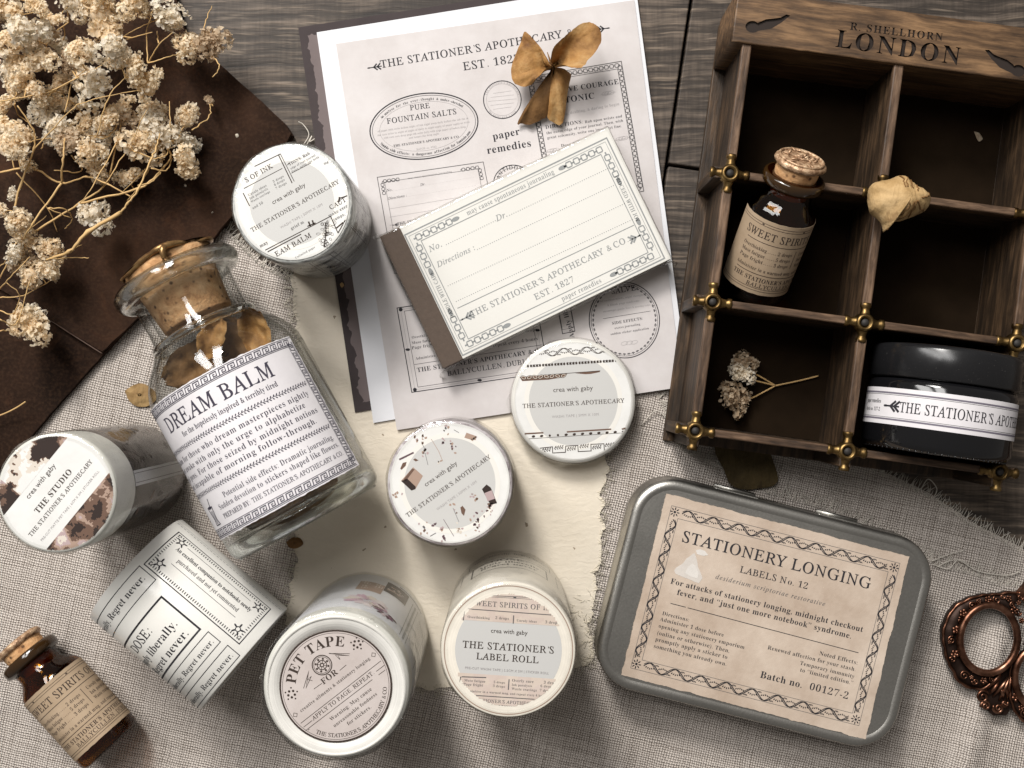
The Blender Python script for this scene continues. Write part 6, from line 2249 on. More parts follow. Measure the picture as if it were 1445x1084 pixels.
    def loc(px, py):
        p = P(px, py, hz + .9); dx, dy = p[0] - o[0], p[1] - o[1]
        return dx * cos(-th) - dy * sin(-th), dx * sin(-th) + dy * cos(-th)
    def cut_text(s, a, b, depth, style, thick=0.0):
        ax_, ay_ = loc(*a); bx_, by_ = loc(*b)
        ik = Ink()
        W = hypot(bx_ - ax_, by_ - ay_)
        ik.text(s, (ax_ + bx_) / 2, (ay_ + by_) / 2, None, style, 'C', atan2(by_ - ay_, bx_ - ax_), 0.1, 0, W)
        return ik, depth
    jobs = [cut_text("LONDON", (1178, 66), (1354, 92), 1.1, 'B'), cut_text("R. SHELLHORN", (1199, 42), (1330, 58), 0.5, 'B')]
    sc = Ink()
    for (cx, cy, fl_) in ((1062, 38, 1), (1437, 100, -1)):
        x, y = loc(cx, cy)
        sc.disc(x, y, 2.3, 0, 18, 1.9)
        sc.poly([(x + fl_ * 1.5, y - 1.2), (x + fl_ * 6, y + 0.2), (x + fl_ * 9, y + 2.6), (x + fl_ * 11.5, y + 5.2), (x + fl_ * 10.2, y + 5.4), (x + fl_ * 8.6, y + 4.2), (x + fl_ * 6.6, y + 3.6), (x + fl_ * 4, y + 3.0), (x + fl_ * 1.6, y + 1.6)], 0)
    jobs.append((sc, 0.7))
    cuts = []
    for ik, dep in jobs:
        bm = MB()
        # each glyph as a closed prism
        edges = {}
        for tr in ik.t:
            a, b, c = tr
            p = ik.v
            if (p[b][0] - p[a][0]) * (p[c][1] - p[a][1]) - (p[b][1] - p[a][1]) * (p[c][0] - p[a][0]) < 0: tr = (a, c, b)
            for e0, e1 in ((tr[0], tr[1]), (tr[1], tr[2]), (tr[2], tr[0])):
                edges[(e0, e1)] = edges.get((e0, e1), 0) + 1
        n = len(ik.v)
        top = [(x, y, hz + 1) for x, y in ik.v]; bot = [(x, y, hz - dep) for x, y in ik.v]
        fs = []
        for tr in ik.t:
            a, b, c = tr; p = ik.v
            if (p[b][0] - p[a][0]) * (p[c][1] - p[a][1]) - (p[b][1] - p[a][1]) * (p[c][0] - p[a][0]) < 0: tr = (a, c, b)
            fs.append(tr); fs.append((tr[0] + n, tr[2] + n, tr[1] + n))
        for (e0, e1) in edges:
            if (e1, e0) not in edges:
                fs.append((e1, e0, e0 + n, e1 + n))
        bm.add(top + bot, fs, 0, False)
        cobj = bm.build("stamp_cutter", [BURNT], t)
        cuts.append(cobj)
    for cobj in cuts:
        md = board.modifiers.new("cut", 'BOOLEAN'); md.object = cobj; md.operation = 'DIFFERENCE'; md.solver = 'EXACT'; md.use_self = True
        md.material_mode = 'TRANSFER'
    dg = bpy.context.evaluated_depsgraph_get(); dg.update()
    me = bpy.data.meshes.new_from_object(board.evaluated_get(dg))
    print("header faces", len(me.polygons), [m.name for m in me.materials if m])
    if len(me.polygons) > 100:
        board.modifiers.clear(); board.data = me
    for cobj in cuts: bpy.data.objects.remove(cobj)
    return t, th, o
BOX, BOX_TH, BOX_O = wooden_box()

# ------------------------------------------------------------------ black jar lying in the box
def black_jar():
    R = 23.0
    zc = 3.8 + R
    base = Vector(P(1317, 641, zc)); top = Vector(P(1338, 490, zc))
    d = (top - base).normalized()
    t = thing("cosmetic_jar", "squat black glass jar with white label band lying in the corner compartment", "jar", (base.x, base.y, zc), atan2(d.y, d.x) - pi / 2)
    ax = lambda p: Vector((p.x, p.z, p.y))
    blk, nt, b = new_mat("black_glass", (0.006, 0.006, 0.007), 0.1, spec=0.6)
    cap, nt, b = new_mat("black_lid_plastic", (0.010, 0.010, 0.011), 0.24, spec=0.5)
    dz = noise(nt, objco(nt), 70, 5, 0.7); ds = noise(nt, objco(nt), 1800, 2)
    nt.links.new(M(nt, 'MULTIPLY_ADD', dz, 0.35, 0.06), b.inputs['Roughness'])
    setc(nt, b, mixc(nt, ramp(nt, ds, [(0.68, 0.0), (0.74, 0.6)]), (0.010, 0.010, 0.011), (0.07, 0.065, 0.06)))
    def L(prof, mat, name):
        mb = MB(); mb.lathe(prof, 96, 0, ax); mb.f = [tuple(reversed(f)) for f in mb.f]; return mb.build(name, mat, t)
    L([(0.01, 0.8), (17, 0.6), (20, 0), (22.0, 0.6), (R, 2.4), (R, 20.6), (R - .8, 22.4), (R - 3, 23.4)], blk, "jar_body")
    L([(R - 2, 22.9), (R - .3, 23.0), (R + .1, 23.5), (R + .1, 32.4), (R - .5, 33.6), (R - 2, 34.0), (0.01, 34.0)], cap, "lid")
    kb = MB()
    for i in range(70):
        a = 2 * pi * i / 70
        kb.sphere((21.6 * sin(a), 0.35, 21.6 * cos(a)), 0.4, 6, 4, 0)
    kb.build("base_beading", blk, t)
    lb = MB()
    w, h = 112.0, 11.6
    y0 = 13.4
    phi0 = radians(-20)
    mp = lambda x, y, dd: ((R + 0.15 + dd) * sin(phi0 + x / R), y + y0, (R + 0.15 + dd) * cos(phi0 + x / R))
    grid_label(lb, w, h, mp, 120, 8, 0, 0.0, 0, 0.1)
    ink = Ink()
    for y in (h / 2 - 1.6, -h / 2 + 1.6): ink.line([(-w / 2, y), (w / 2, y)], 0.55, 1)
    for y in (h / 2 - 2.2, -h / 2 + 2.2): ink.line([(-w / 2, y), (w / 2, y)], 0.12, 0)
    ink.text("THE STATIONER'S APOTHECARY & CO.", -12.5, -1.6, 4.6, 'R', 'L', 0, 0.02, 0, w=62)
    ink.arrow((-13.0, 0), (-1, 0), 5.2, 3.4, 0)
    ink.text("paper remedies", -20.5, 0.7, 1.9, 'B', 'R', 0, 0.02, 0, w=9)
    ink.text("Batch no. 137-2", -20.5, -1.9, 1.7, 'S', 'R', 0, 0.02, 0, w=9)
    ink.into(lb, mp, 1, 0.05)
    lb.build("label", [W_LABEL, INK, ink_mat("violet_rule_ink", (0.16, 0.145, 0.18))], t)
black_jar()

# ------------------------------------------------------------------ dried flowers
def flower_mat(name, lo, hi, deep):
    m, nt, b = new_mat(name, hi, 0.85, spec=0.05)
    v = objco(nt)
    f = noise(nt, v, 0.9 * 1000, 4, 0.7); g = noise(nt, v, 3200, 3, 0.6)
    c = mixc(nt, ramp(nt, f, [(0.38, 0.0), (0.62, 1.0)]), lo, hi)
    c = mixc(nt, ramp(nt, g, [(0.60, 0.0), (0.78, 0.45)]), c, deep)
    setc(nt, b, c)
    # thin papery petals glow a little when lit from behind
    tl = nd(nt, 'ShaderNodeBsdfTranslucent', {'Color': c})
    mx = nd(nt, 'ShaderNodeMixShader', {0: 0.55, 1: b.outputs[0], 2: tl.outputs[0]})
    nt.links.new(mx.outputs[0], nt.nodes['Material Output'].inputs['Surface'])
    return m
FLOWER = flower_mat("dry_cream_blossom", (0.88, 0.72, 0.49), (0.96, 0.88, 0.73), (0.66, 0.42, 0.19))
FLOWER_W = flower_mat("dry_white_blossom", (0.86, 0.76, 0.60), (0.95, 0.91, 0.82), (0.66, 0.46, 0.25))
FLOWER_D = flower_mat("dry_tan_blossom", (0.55, 0.41, 0.27), (0.78, 0.66, 0.50), (0.36, 0.21, 0.10))
STEM = plain("dry_straw_stem", (0.54, 0.35, 0.15), 0.7, var=0.35, scale=120, bs=0)

def head_mesh(seed):
    """one head of baby's breath: crinkled petals packed round a lumpy core, unit radius in mm"""
    rr = random.Random(seed)
    mb = MB()
    lumps = [Vector((rr.gauss(0, .42), rr.gauss(0, .42), rr.gauss(0, .25))) for _ in range(4)]
    n = 0
    while n < 300:
        d = Vector((rr.gauss(0, 1), rr.gauss(0, 1), rr.gauss(0, 1))).normalized()
        if d.z < -0.55: continue
        n += 1
        c = rr.choice(lumps)
        dist = rr.uniform(0.34, 0.68)
        p = c + d * dist
        u = d.orthogonal().normalized()
        an = rr.uniform(0, 2 * pi)
        u = (u * cos(an) + d.cross(u) * sin(an)).normalized()
        # petal leans out from the core
        ax = (d * 0.55 + u * rr.uniform(0.3, 1.1)).normalized()
        sd = ax.cross(d)
        if sd.length < 1e-3: continue
        sd.normalize()
        up = sd.cross(ax)
        L = rr.uniform(0.20, 0.36); W = L * rr.uniform(0.30, 0.50)
        vs = []
        for j in range(4):
            t = j / 3
            w = W * (0.35 + 1.0 * sin(min(1, t * 1.15) * pi * 0.62)) * (1.0 if j < 3 else 0.72)
            for i in (-1, 0, 1):
                cup = 0.22 * L * (i * i) - 0.30 * L * t * t * (1 if rr.random() < 0.8 else -0.4)
                cr = rr.uniform(-1, 1) * 0.055 * (1 if t > .3 else 0)
                vs.append(p + ax * (L * t + cr * .5) + sd * (w * i) + up * (cup + cr))
        mb.add(vs, [(j * 3 + i, j * 3 + i + 1, j * 3 + i + 4, j * 3 + i + 3) for j in range(3) for i in (0, 1)], 0, True)
    mb.sphere((0, 0, -.05), 0.55, 10, 6, 0)
    return mb

def make_head_data():
    datas = []
    for s in range(6):
        o = head_mesh(s + 1).build("flower_head", FLOWER)
        datas.append(o.data); bpy.data.objects.remove(o)
    return datas
HEADS = make_head_data()

def add_head(parent, p, r, i, origin, mat=None):
    rr = random.Random(i * 7 + 1)
    o = bpy.data.objects.new("flower_head", HEADS[i % 6])
    COL.objects.link(o)
    o.parent = parent
    o.location = ((p[0] - origin[0]) * MM, (p[1] - origin[1]) * MM, (p[2] - origin[2]) * MM)
    o.rotation_euler = (rr.gauss(0, .45), rr.gauss(0, .45), rr.uniform(0, 6.28))
    s = r * rr.uniform(0.95, 1.1)
    o.scale = (s, s * rr.uniform(0.85, 1.1), s * rr.uniform(0.8, 1.0))
    if mat:
        o.material_slots[0].link = 'OBJECT'; o.material_slots[0].material = mat
    return o

def bunch():
    K = 3.284
    org = P3(70, 200, 6)
    t = thing("dried_flower_bunch", "bunch of dried cream baby's breath on thin straw stems lying over the brown leather", "dried flowers", tuple(org))
    rr = random.Random(42)
    heads = [(40, 60, 70), (110, 130, 75), (30, 170, 60), (200, 150, 50), (180, 40, 45), (350, 20, 50), (470, 70, 88), (640, 20, 58), (590, 8, 50), (800, 82, 66), (990, 200, 62), (865, 215, 52), (520, 150, 55), (525, 240, 60), (550, 290, 55),
             (630, 325, 60), (690, 410, 60), (430, 395, 66), (270, 400, 50), (190, 270, 50), (350, 220, 58), (270, 210, 45), (110, 300, 50), (100, 360, 45), (320, 290, 45), (30, 330, 55), (60, 420, 50), (170, 420, 50), (30, 480, 45), (200, 530, 52),
             (555, 505, 48), (590, 545, 40), (695, 500, 52), (690, 560, 45), (400, 560, 55), (490, 560, 48), (300, 480, 45), (270, 620, 70), (330, 660, 60), (410, 700, 60), (630, 670, 65), (740, 610, 60), (690, 640, 48), (800, 620, 42), (870, 560, 50), (865, 655, 45), (868, 735, 65),
             (450, 790, 50), (595, 820, 52), (435, 990, 56), (110, 1040, 52), (130, 770, 33), (970, 470, 24), (60, 900, 26), (40, 600, 55), (90, 650, 58), (30, 690, 60), (480, 620, 45), (10, 980, 28), (20, 20, 55), (250, 90, 38), (140, 210, 45), (400, 330, 40),
             (130, 1115, 52), (215, 1150, 50), (70, 1175, 40), (110, 1215, 48), (140, 1275, 52), (250, 1275, 48), (150, 1455, 50), (155, 1525, 72), (135, 1500, 42)]
    stems = [[(560, 985), (410, 1075), (320, 1165), (215, 1205)], [(560, 985), (590, 945), (640, 880), (700, 740), (722, 690), (740, 620)], [(150, 1080), (370, 942), (490, 850), (545, 640), (562, 570)], [(370, 942), (640, 875), (755, 780), (792, 728), (780, 690)],
             [(40, 1080), (95, 860), (160, 690), (150, 600), (80, 490)], [(0, 800), (150, 780), (285, 850), (400, 820), (490, 850), (612, 915)], [(285, 850), (292, 740), (300, 640)], [(285, 850), (150, 1040), (110, 1110)], [(75, 800), (220, 965), (265, 1075)], [(220, 965), (330, 1010)],
             [(490, 850), (590, 690), (680, 510)], [(590, 930), (655, 850), (740, 690), (830, 640)], [(685, 292), (740, 205), (800, 152)], [(685, 292), (760, 270), (835, 248)], [(685, 292), (680, 150), (712, 40)], [(300, 520), (358, 300), (440, 205), (482, 90)], [(0, 470), (240, 420), (400, 325)],
             [(318, 105), (312, 0)], [(318, 105), (235, 165), (210, 250)], [(450, 630), (490, 485), (540, 400), (620, 330)], [(932, 195), (950, 110), (982, 28)], [(890, 603), (968, 545), (972, 485)], [(790, 590), (785, 470)], [(560, 183), (650, 125), (745, 90)], [(575, 186), (705, 150)],
             [(160, 690), (300, 540), (400, 470), (635, 420)], [(190, 75), (130, 0)], [(190, 70), (220, 170)], [(0, 1480), (75, 1500), (130, 1330), (150, 1270)], [(0, 1380), (110, 1370), (250, 1290)], [(0, 1440), (60, 1455), (90, 1370), (30, 1310)], [(0, 1340), (60, 1270), (140, 1190)], [(0, 1290), (50, 1180), (90, 1110), (215, 1000)],
             [(320, 1165), (380, 1135)], [(215, 1205), (330, 1195), (412, 1195)], [(40, 1240), (215, 1205)], [(490, 630), (410, 630)], [(540, 660), (430, 860), (370, 942)], [(720, 735), (560, 900)], [(0, 700), (120, 660), (230, 640)], [(240, 420), (470, 300), (520, 250)]]
    tend = [[(922, 228), (985, 265), (1018, 310), (985, 358)], [(620, 645), (612, 690), (660, 715), (722, 735), (775, 715), (770, 680)], [(700, 780), (770, 790), (795, 740), (785, 690)], [(70, 480), (90, 540), (150, 575)], [(190, 690), (220, 650), (290, 650)], [(330, 720), (380, 780), (345, 800), (250, 790)], [(440, 580), (540, 575), (490, 640), (420, 630)],
            [(640, 860), (700, 845), (745, 800)], [(225, 965), (300, 970), (335, 1015), (300, 1060)], [(735, 200), (728, 145)], [(0, 1535), (60, 1525), (115, 1480)], [(-10, 1240), (30, 1205), (60, 1130)]]
    nodes = []
    def zs(i): return 14 + 16 * (0.5 + 0.5 * sin(i * 2.1))
    def tube(name, pl, r0, r1, zf, par):
        pts = [P3(x / K, y / K, zf(j / max(1, len(pl) - 1))) - org for j, (x, y) in enumerate(pl)]
        q = smooth_path(pts, 6)
        for i, p in enumerate(q[1:-1]):
            p += Vector((rr.gauss(0, .12), rr.gauss(0, .12), rr.gauss(0, .12)))
        mb = MB()
        n = len(q)
        mb.tube(q, [(r0 + (r1 - r0) * i / (n - 1)) * (1.0 + (0.45 if i % 6 == 0 and 0 < i < n - 1 and r0 > .3 else 0)) for i in range(n)], 6, 0)
        mb.build(name, STEM, par)
        return q
    for i, s in enumerate(stems):
        z0 = zs(i)
        thick = 0.75 if i == 0 else 0.40 if i < 8 else 0.24
        q = tube("stem", s, thick, thick * 0.55, lambda f: z0 + 5 * sin(f * 3 + i), t)
        nodes += q[2:]
    for i, s in enumerate(tend):
        tube("stem", s, 0.26, 0.16, lambda f: 16 + 8 * sin(i + f * 2), t)
    for i, (x, y, r) in enumerate(heads):
        edge = min(1.0, max(0.25, (1100 - x * .75 - y * .55) / 700))
        z = 11 + 24 * rr.random() * edge + (6 if r > 55 else 0)
        p = P3(x / K, y / K, z)
        k = 0.25 * (1 - z / CAM_H)
        rad = r / K * k * 1.06
        mat = FLOWER_W if i % 4 == 1 else FLOWER_D if i % 7 == 3 else None
        o = add_head(t, p, rad, i, org, mat)
        # stalk to the nearest branch
        lp = p - org
        best = sorted(nodes, key=lambda n_: (n_ - lp).length)[:6]
        for b in best[:1] if i % 3 else best[:4:3]:
            mid = (lp + b) / 2 + Vector((rr.gauss(0, .8), rr.gauss(0, .8), -1.0))
            mb = MB(); q = smooth_path([b, mid, lp - Vector((0, 0, rad * .3))], 5)
            mb.tube(q, [0.24 - 0.01 * j for j in range(len(q))], 5, 0)
            mb.build("stalk", STEM, t)
    # a loose dry stalk at the left edge
    s = MB(); o0 = P3(15, 576, 2)
    s.tube(smooth_path([P3(x, y, z) - o0 for x, y, z in ((-20, 593, 6), (6, 584, 7), (24, 575, 8), (36, 567, 8.5))], 5), 0.28, 6, 0)
    tag(s.build("straw_stalk", STEM, None, tuple(o0)), "single thin straw stalk poking in at the left edge below the bunch", "stalk")
bunch()

def box_sprig():
    K = 4.17; cx, cy = 960, 400
    f = lambda x, y, z: P3(cx + x / K, cy + y / K, z)
    org = f(560, 602, 4.0)
    t = thing("flower_sprig", "small three headed sprig of dried flowers lying in the lower left compartment", "dried sprig", tuple(org))
    for i, (x, y, r, z, m) in enumerate(((362, 462, 62, 8.5, FLOWER_D), (375, 540, 60, 11, FLOWER_W), (315, 672, 72, 8.5, FLOWER_D))):
        k = 0.25 * (1 - z / CAM_H)
        add_head(t, f(x, y, z), r / K * k * 1.02, i + 3, org, m)
    for pl in (((385, 560, 8), (470, 580, 6.5), (560, 602, 5)), ((400, 510, 7), (490, 560, 6), (560, 602, 5)), ((350, 690, 7), (420, 675, 6), (480, 645, 5.2), (560, 602, 5)), ((560, 602, 5), (690, 575, 4.8), (812, 545, 4.8))):
        mb = MB(); q = smooth_path([f(*p) - org for p in pl], 5)
        mb.tube(q, 0.3, 6, 0); mb.build("stem", STEM, t)
box_sprig()

# ------------------------------------------------------------------ dry petals and leaves
def petal_fan(mb, base, outline, z0, z1, curl=0.0, seed=0, mat=0, wr=0.6, th=0.0, ridge=0.0):
    """a dry petal spread between its base point and its outline (mm)"""
    n = len(outline); K = 8
    vs = []
    for j in range(1, K + 1):
        f = j / K
        for i, (x, y) in enumerate(outline):
            u = i / (n - 1)
            X = base[0] + (x - base[0]) * f; Y = base[1] + (y - base[1]) * f
            z = z0 + (z1 - z0) * f ** 1.1 + curl * sin(pi * f) + wr * f * nz(X, Y, seed, 0.35) + 0.45 * wr * f * nz(X, Y, seed + 5, 1.1) - ridge * f * sin(pi * u) + ridge * f * abs(u - .5)
            vs.append((X, Y, z))
    vs.append((base[0], base[1], z0))
    b = len(vs) - 1
    fs = [((j) * n + i, (j) * n + i + 1, (j + 1) * n + i + 1, (j + 1) * n + i) for j in range(K - 1) for i in range(n - 1)]
    fs += [(b, i, i + 1) for i in range(n - 1)]
    mb.add(vs, fs, mat, True)

def hydrangea():
    K = 6.02
    f = lambda x, y, z: P3(700 + x / K, 20 + y / K, z)
    zc = 9.0
    org = f(478, 462, 2.9)
    t = thing("hydrangea_blossom", "dried four petalled golden brown hydrangea blossom lying on the printed sheet title", "dried blossom", tuple(org))
    P_ = [
        ([(470, 452), (462, 400), (480, 320), (520, 268), (560, 228), (605, 185), (650, 150), (720, 100), (790, 85), (835, 100), (862, 125), (890, 180), (885, 260), (840, 340), (770, 420), (740, 460), (700, 482), (640, 478), (560, 458)], 18, 2.5, GOLD_PETAL, 0.7),
        ([(455, 458), (400, 405), (350, 290), (300, 205), (250, 145), (225, 180), (200, 260), (165, 330), (135, 430), (130, 520), (160, 590), (230, 622), (300, 600), (360, 540), (430, 478)], 13, 3.5, GOLD_PETAL, 2.2),
        ([(462, 470), (420, 560), (330, 670), (240, 790), (180, 905), (230, 905), (290, 918), (370, 880), (440, 840), (470, 740), (474, 600)], 6.0, 1.8, BROWN_PETAL, 1.0),
        ([(486, 480), (475, 600), (465, 740), (440, 860), (500, 900), (545, 917), (580, 880), (600, 740), (620, 600), (640, 490), (560, 468)], 6.5, 2.6, GOLD_PETAL, 1.4)]
    for i, (ol, z1, curl, m, wr) in enumerate(P_):
        mb = MB()
        base = f(478, 462, zc) - org
        pts = smooth_path([f(x, y, 6 + z1 * 0.5) - org for x, y in ol], 3)
        pts = [(p.x + 0.25 * nz(p.x, p.y, i, 1.3), p.y + 0.25 * nz(p.x, p.y, i + 4, 1.3)) for p in pts]
        petal_fan(mb, (base.x, base.y), pts, zc - 2.9, z1 - 2.9, curl, i * 3.0, 0, wr, 0, 1.2)
        mb.build("petal", m, t)
    mb = MB()
    b = f(478, 462, zc) - org
    mb.sphere((b.x, b.y, b.z + 0.2), 0.9, 10, 6, 0, (1, 1, .7))
    for a in (0.4, 1.9, 3.4, 4.6): mb.tube([(b.x, b.y, b.z), (b.x + 2.4 * cos(a), b.y + 2.4 * sin(a), b.z + .9), (b.x + 5.5 * cos(a), b.y + 5.5 * sin(a), b.z + 1.4)], [0.55, 0.35, 0.12], 6, 0)
    mb.build("petal_base", BROWN_PETAL, t)
hydrangea()

def veined(name, lo, hi, vein):
    m, nt, b = new_mat(name, lo, 0.75, spec=0.15)
    v = objco(nt)
    f = noise(nt, v, 130, 5, 0.65); w = noise(nt, nd(nt, 'ShaderNodeMapping', {'Vector': v, 'Scale': (420, 120, 120), 'Rotation': (0, 0, 0.5)}).outputs[0], 1.0, 3, 0.6, 0.6)
    c = mixc(nt, ramp(nt, f, [(0.35, 0.0), (0.65, 1.0)]), lo, hi)
    setc(nt, b, mixc(nt, ramp(nt, w, [(0.58, 0.0), (0.68, 0.55)]), c, vein))
    bump(nt, b, M(nt, 'ADD', f, w), 0.6, 0.001)
    return m
POD = veined("papery_pod", (0.36, 0.23, 0.10), (0.56, 0.39, 0.20), (0.16, 0.085, 0.035))
OLIVE = veined("olive_dry_leaf", (0.045, 0.032, 0.014), (0.085, 0.06, 0.026), (0.03, 0.02, 0.01))

def pod():
    K = 3.614
    f = lambda x, y, z: P3(1160 + x / K, 200 + y / K, z)
    zb = 36.5
    ol = [(235, 285), (240, 240), (262, 212), (300, 198), (350, 190), (395, 172), (430, 190), (470, 225), (520, 252), (548, 292), (540, 340), (490, 372), (430, 395), (390, 408), (340, 405), (330, 440), (316, 462), (308, 430), (288, 400), (248, 362), (235, 320)]
    org = f(390, 300, zb)
    pts = [f(x, y, zb + 5) - org for x, y in ol]
    pts = smooth_path(pts, 3, True)
    n = len(pts); K2 = 12
    cx, cy = 0.0, 0.0
    vs = []
    for j in range(1, K2 + 1):
        fr = j / K2
        for i, p in enumerate(pts):
            x, y = p.x * fr, p.y * fr
            an = atan2(y, x)
            z = 4.5 + 7.5 * sqrt(max(0, 1 - fr ** 2.2)) + 1.8 * (1 - fr * .7) * nz(x, y, 2, 0.16) + 0.4 * sin(an * 11 + 2.5 * fr + nz(x, y, 1, .2) * 2) * fr * fr + 0.5 * nz(x, y, 7, 0.6) * fr
            vs.append((x, y, z))
    for j in range(K2, 0, -1):
        fr = j / K2 * 0.96
        for p in pts: vs.append((p.x * fr, p.y * fr, 4.4 - 3.2 * sqrt(max(0, 1 - fr ** 2.2))))
    L = 2 * K2
    fs = [(l * n + i, (l + 1) * n + i, (l + 1) * n + (i + 1) % n, l * n + (i + 1) % n) for l in range(L - 1) for i in range(n)]
    vs.append((0, 0, 12.2)); vs.append((0, 0, 1.1))
    fs += [(len(vs) - 2, i, (i + 1) % n) for i in range(n)]
    fs += [(len(vs) - 1, (L - 1) * n + (i + 1) % n, (L - 1) * n + i) for i in range(n)]
    fs = [tuple(f_) for f_ in fs]
    t = thing("dry_seed_pod", "papery tan dried seed pod sitting on the middle brass joint of the tray", "seed pod", tuple(org))
    mb = MB(); mb.add(vs, fs, 0, True)
    mb.build("husk", POD, t)
    vb = MB()
    rr = random.Random(3)
    for k in range(9):
        a0 = -2.2 + k * 0.55
        q = []
        for j in range(9):
            fr = 0.38 + 0.58 * j / 8
            an = a0 + 0.35 * sin(fr * 3 + k)
            # position on the husk
            i = min(range(n), key=lambda i_: abs((atan2(pts[i_].y, pts[i_].x) - an + pi) % (2 * pi) - pi))
            x, y = pts[i].x * fr, pts[i].y * fr
            z = 4.5 + 7.5 * sqrt(max(0, 1 - fr ** 2.2)) + 1.8 * (1 - fr * .7) * nz(x, y, 2, 0.16) + 0.15
            q.append((x, y, z))
        vb.tube(smooth_path(q, 2), 0.2, 5, 0)
    vb.build("veins", BROWN_PETAL, t)
pod()

def small_bits():
    def bit(name, ol, z, m, label, cat, zc=0.8, crop=None, wr=0.5, edge=False):
        f = lambda x, y: P3((crop[0] + x / crop[2]) if crop else x, (crop[1] + y / crop[2]) if crop else y, z)
        cx = sum(p[0] for p in ol) / len(ol); cy = sum(p[1] for p in ol) / len(ol)
        o = f(cx, cy)
        mb = MB()
        pts = [f(*p) - o for p in ol] ; pts.append(pts[0])
        q = smooth_path(pts, 3)
        bs = (q[0].x, q[0].y) if edge else (0, 0)
        petal_fan(mb, bs, [(p.x, p.y) for p in q], zc, 0.25 if not edge else zc + .3, 0.15, len(ol), 0, wr, 0, 0.0)
        ob = mb.build(name, m, None, (o.x, o.y, z))
        tag(ob, label, cat)
    bit("dry_leaf", [(380, 60), (286, 130), (318, 215), (345, 275), (395, 292), (440, 290), (500, 280), (522, 252), (508, 200), (470, 120)], 1.8, OLIVE, "dark olive dry leaf sticking out from under the wooden tray", "leaf", 0.9, (900, 580, 2.651), 0.7, True)
    bit("petal_scrap", [(176, 552), (186, 545), (200, 541), (214, 548), (222, 560), (212, 572), (196, 574), (182, 566)], 1.4, veined("ochre_scrap", (0.20, 0.12, 0.05), (0.36, 0.24, 0.11), (0.12, 0.06, 0.02)), "crumbled ochre petal scrap on the linen left of the clear bottle", "petal", 1.2, None, 1.1)
    bit("petal_scrap", [(404, 765), (414, 758), (424, 760), (428, 768), (418, 774), (408, 772)], 1.7, BROWN_PETAL, "tiny brown petal scrap on the cream paper below the clear bottle", "petal", 0.8, None, 0.6)
    bit("petal_scrap", [(1374, 186), (1381, 188), (1386, 196), (1381, 200), (1377, 194)], 4.2, FLOWER_D, "tiny pale petal flake on the dark floor of the upper right compartment", "petal", 0.6, None, 0.4)
    bit("petal_scrap", [(478, 400), (484, 398), (488, 404), (482, 408)], 1.6, POD, "small yellowish flake on the cream paper beside the dark card", "petal", 0.5, None, 0.3)
    bit("petal_scrap", [(332, 190), (336, 189), (338, 193), (334, 195)], 5.3, FLOWER_W, "tiny white blossom crumb on the leather near its right corner", "petal", 0.6, None, 0.3)
small_bits()

def crumbs():
    rr = random.Random(31)
    for i, (x, y) in enumerate(((318, 258), (262, 262), (352, 176), (300, 300), (236, 330), (176, 420), (350, 226), (120, 470))):
        o = P3(x, y, 4.9)
        mb = MB(); crumpled(mb, (0, 0, 0.25), rr.uniform(0.4, 0.8), i, 0, (1, 0.6, 0.35), rr.uniform(0, 3))
        tag(mb.build("blossom_crumb", FLOWER_W if i % 2 else FLOWER, None, tuple(o)), "tiny pale blossom crumb fallen on the bare brown leather", "crumb", "blossom crumbs on the leather")
crumbs()

# ------------------------------------------------------------------ ornate scissors
COPPER, nt_, b_ = new_mat("antique_copper", (0.34, 0.15, 0.085), 0.34, 1.0)
f_ = noise(nt_, objco(nt_), 200, 4, 0.6)
setc(nt_, b_, ramp(nt_, f_, [(0.33, (0.06, 0.025, 0.015)), (0.55, (0.22, 0.105, 0.066)), (0.75, (0.42, 0.23, 0.155))]))
COPPER_DK, nt_, b_ = new_mat("blackened_copper", (0.035, 0.02, 0.015), 0.5, 0.8)

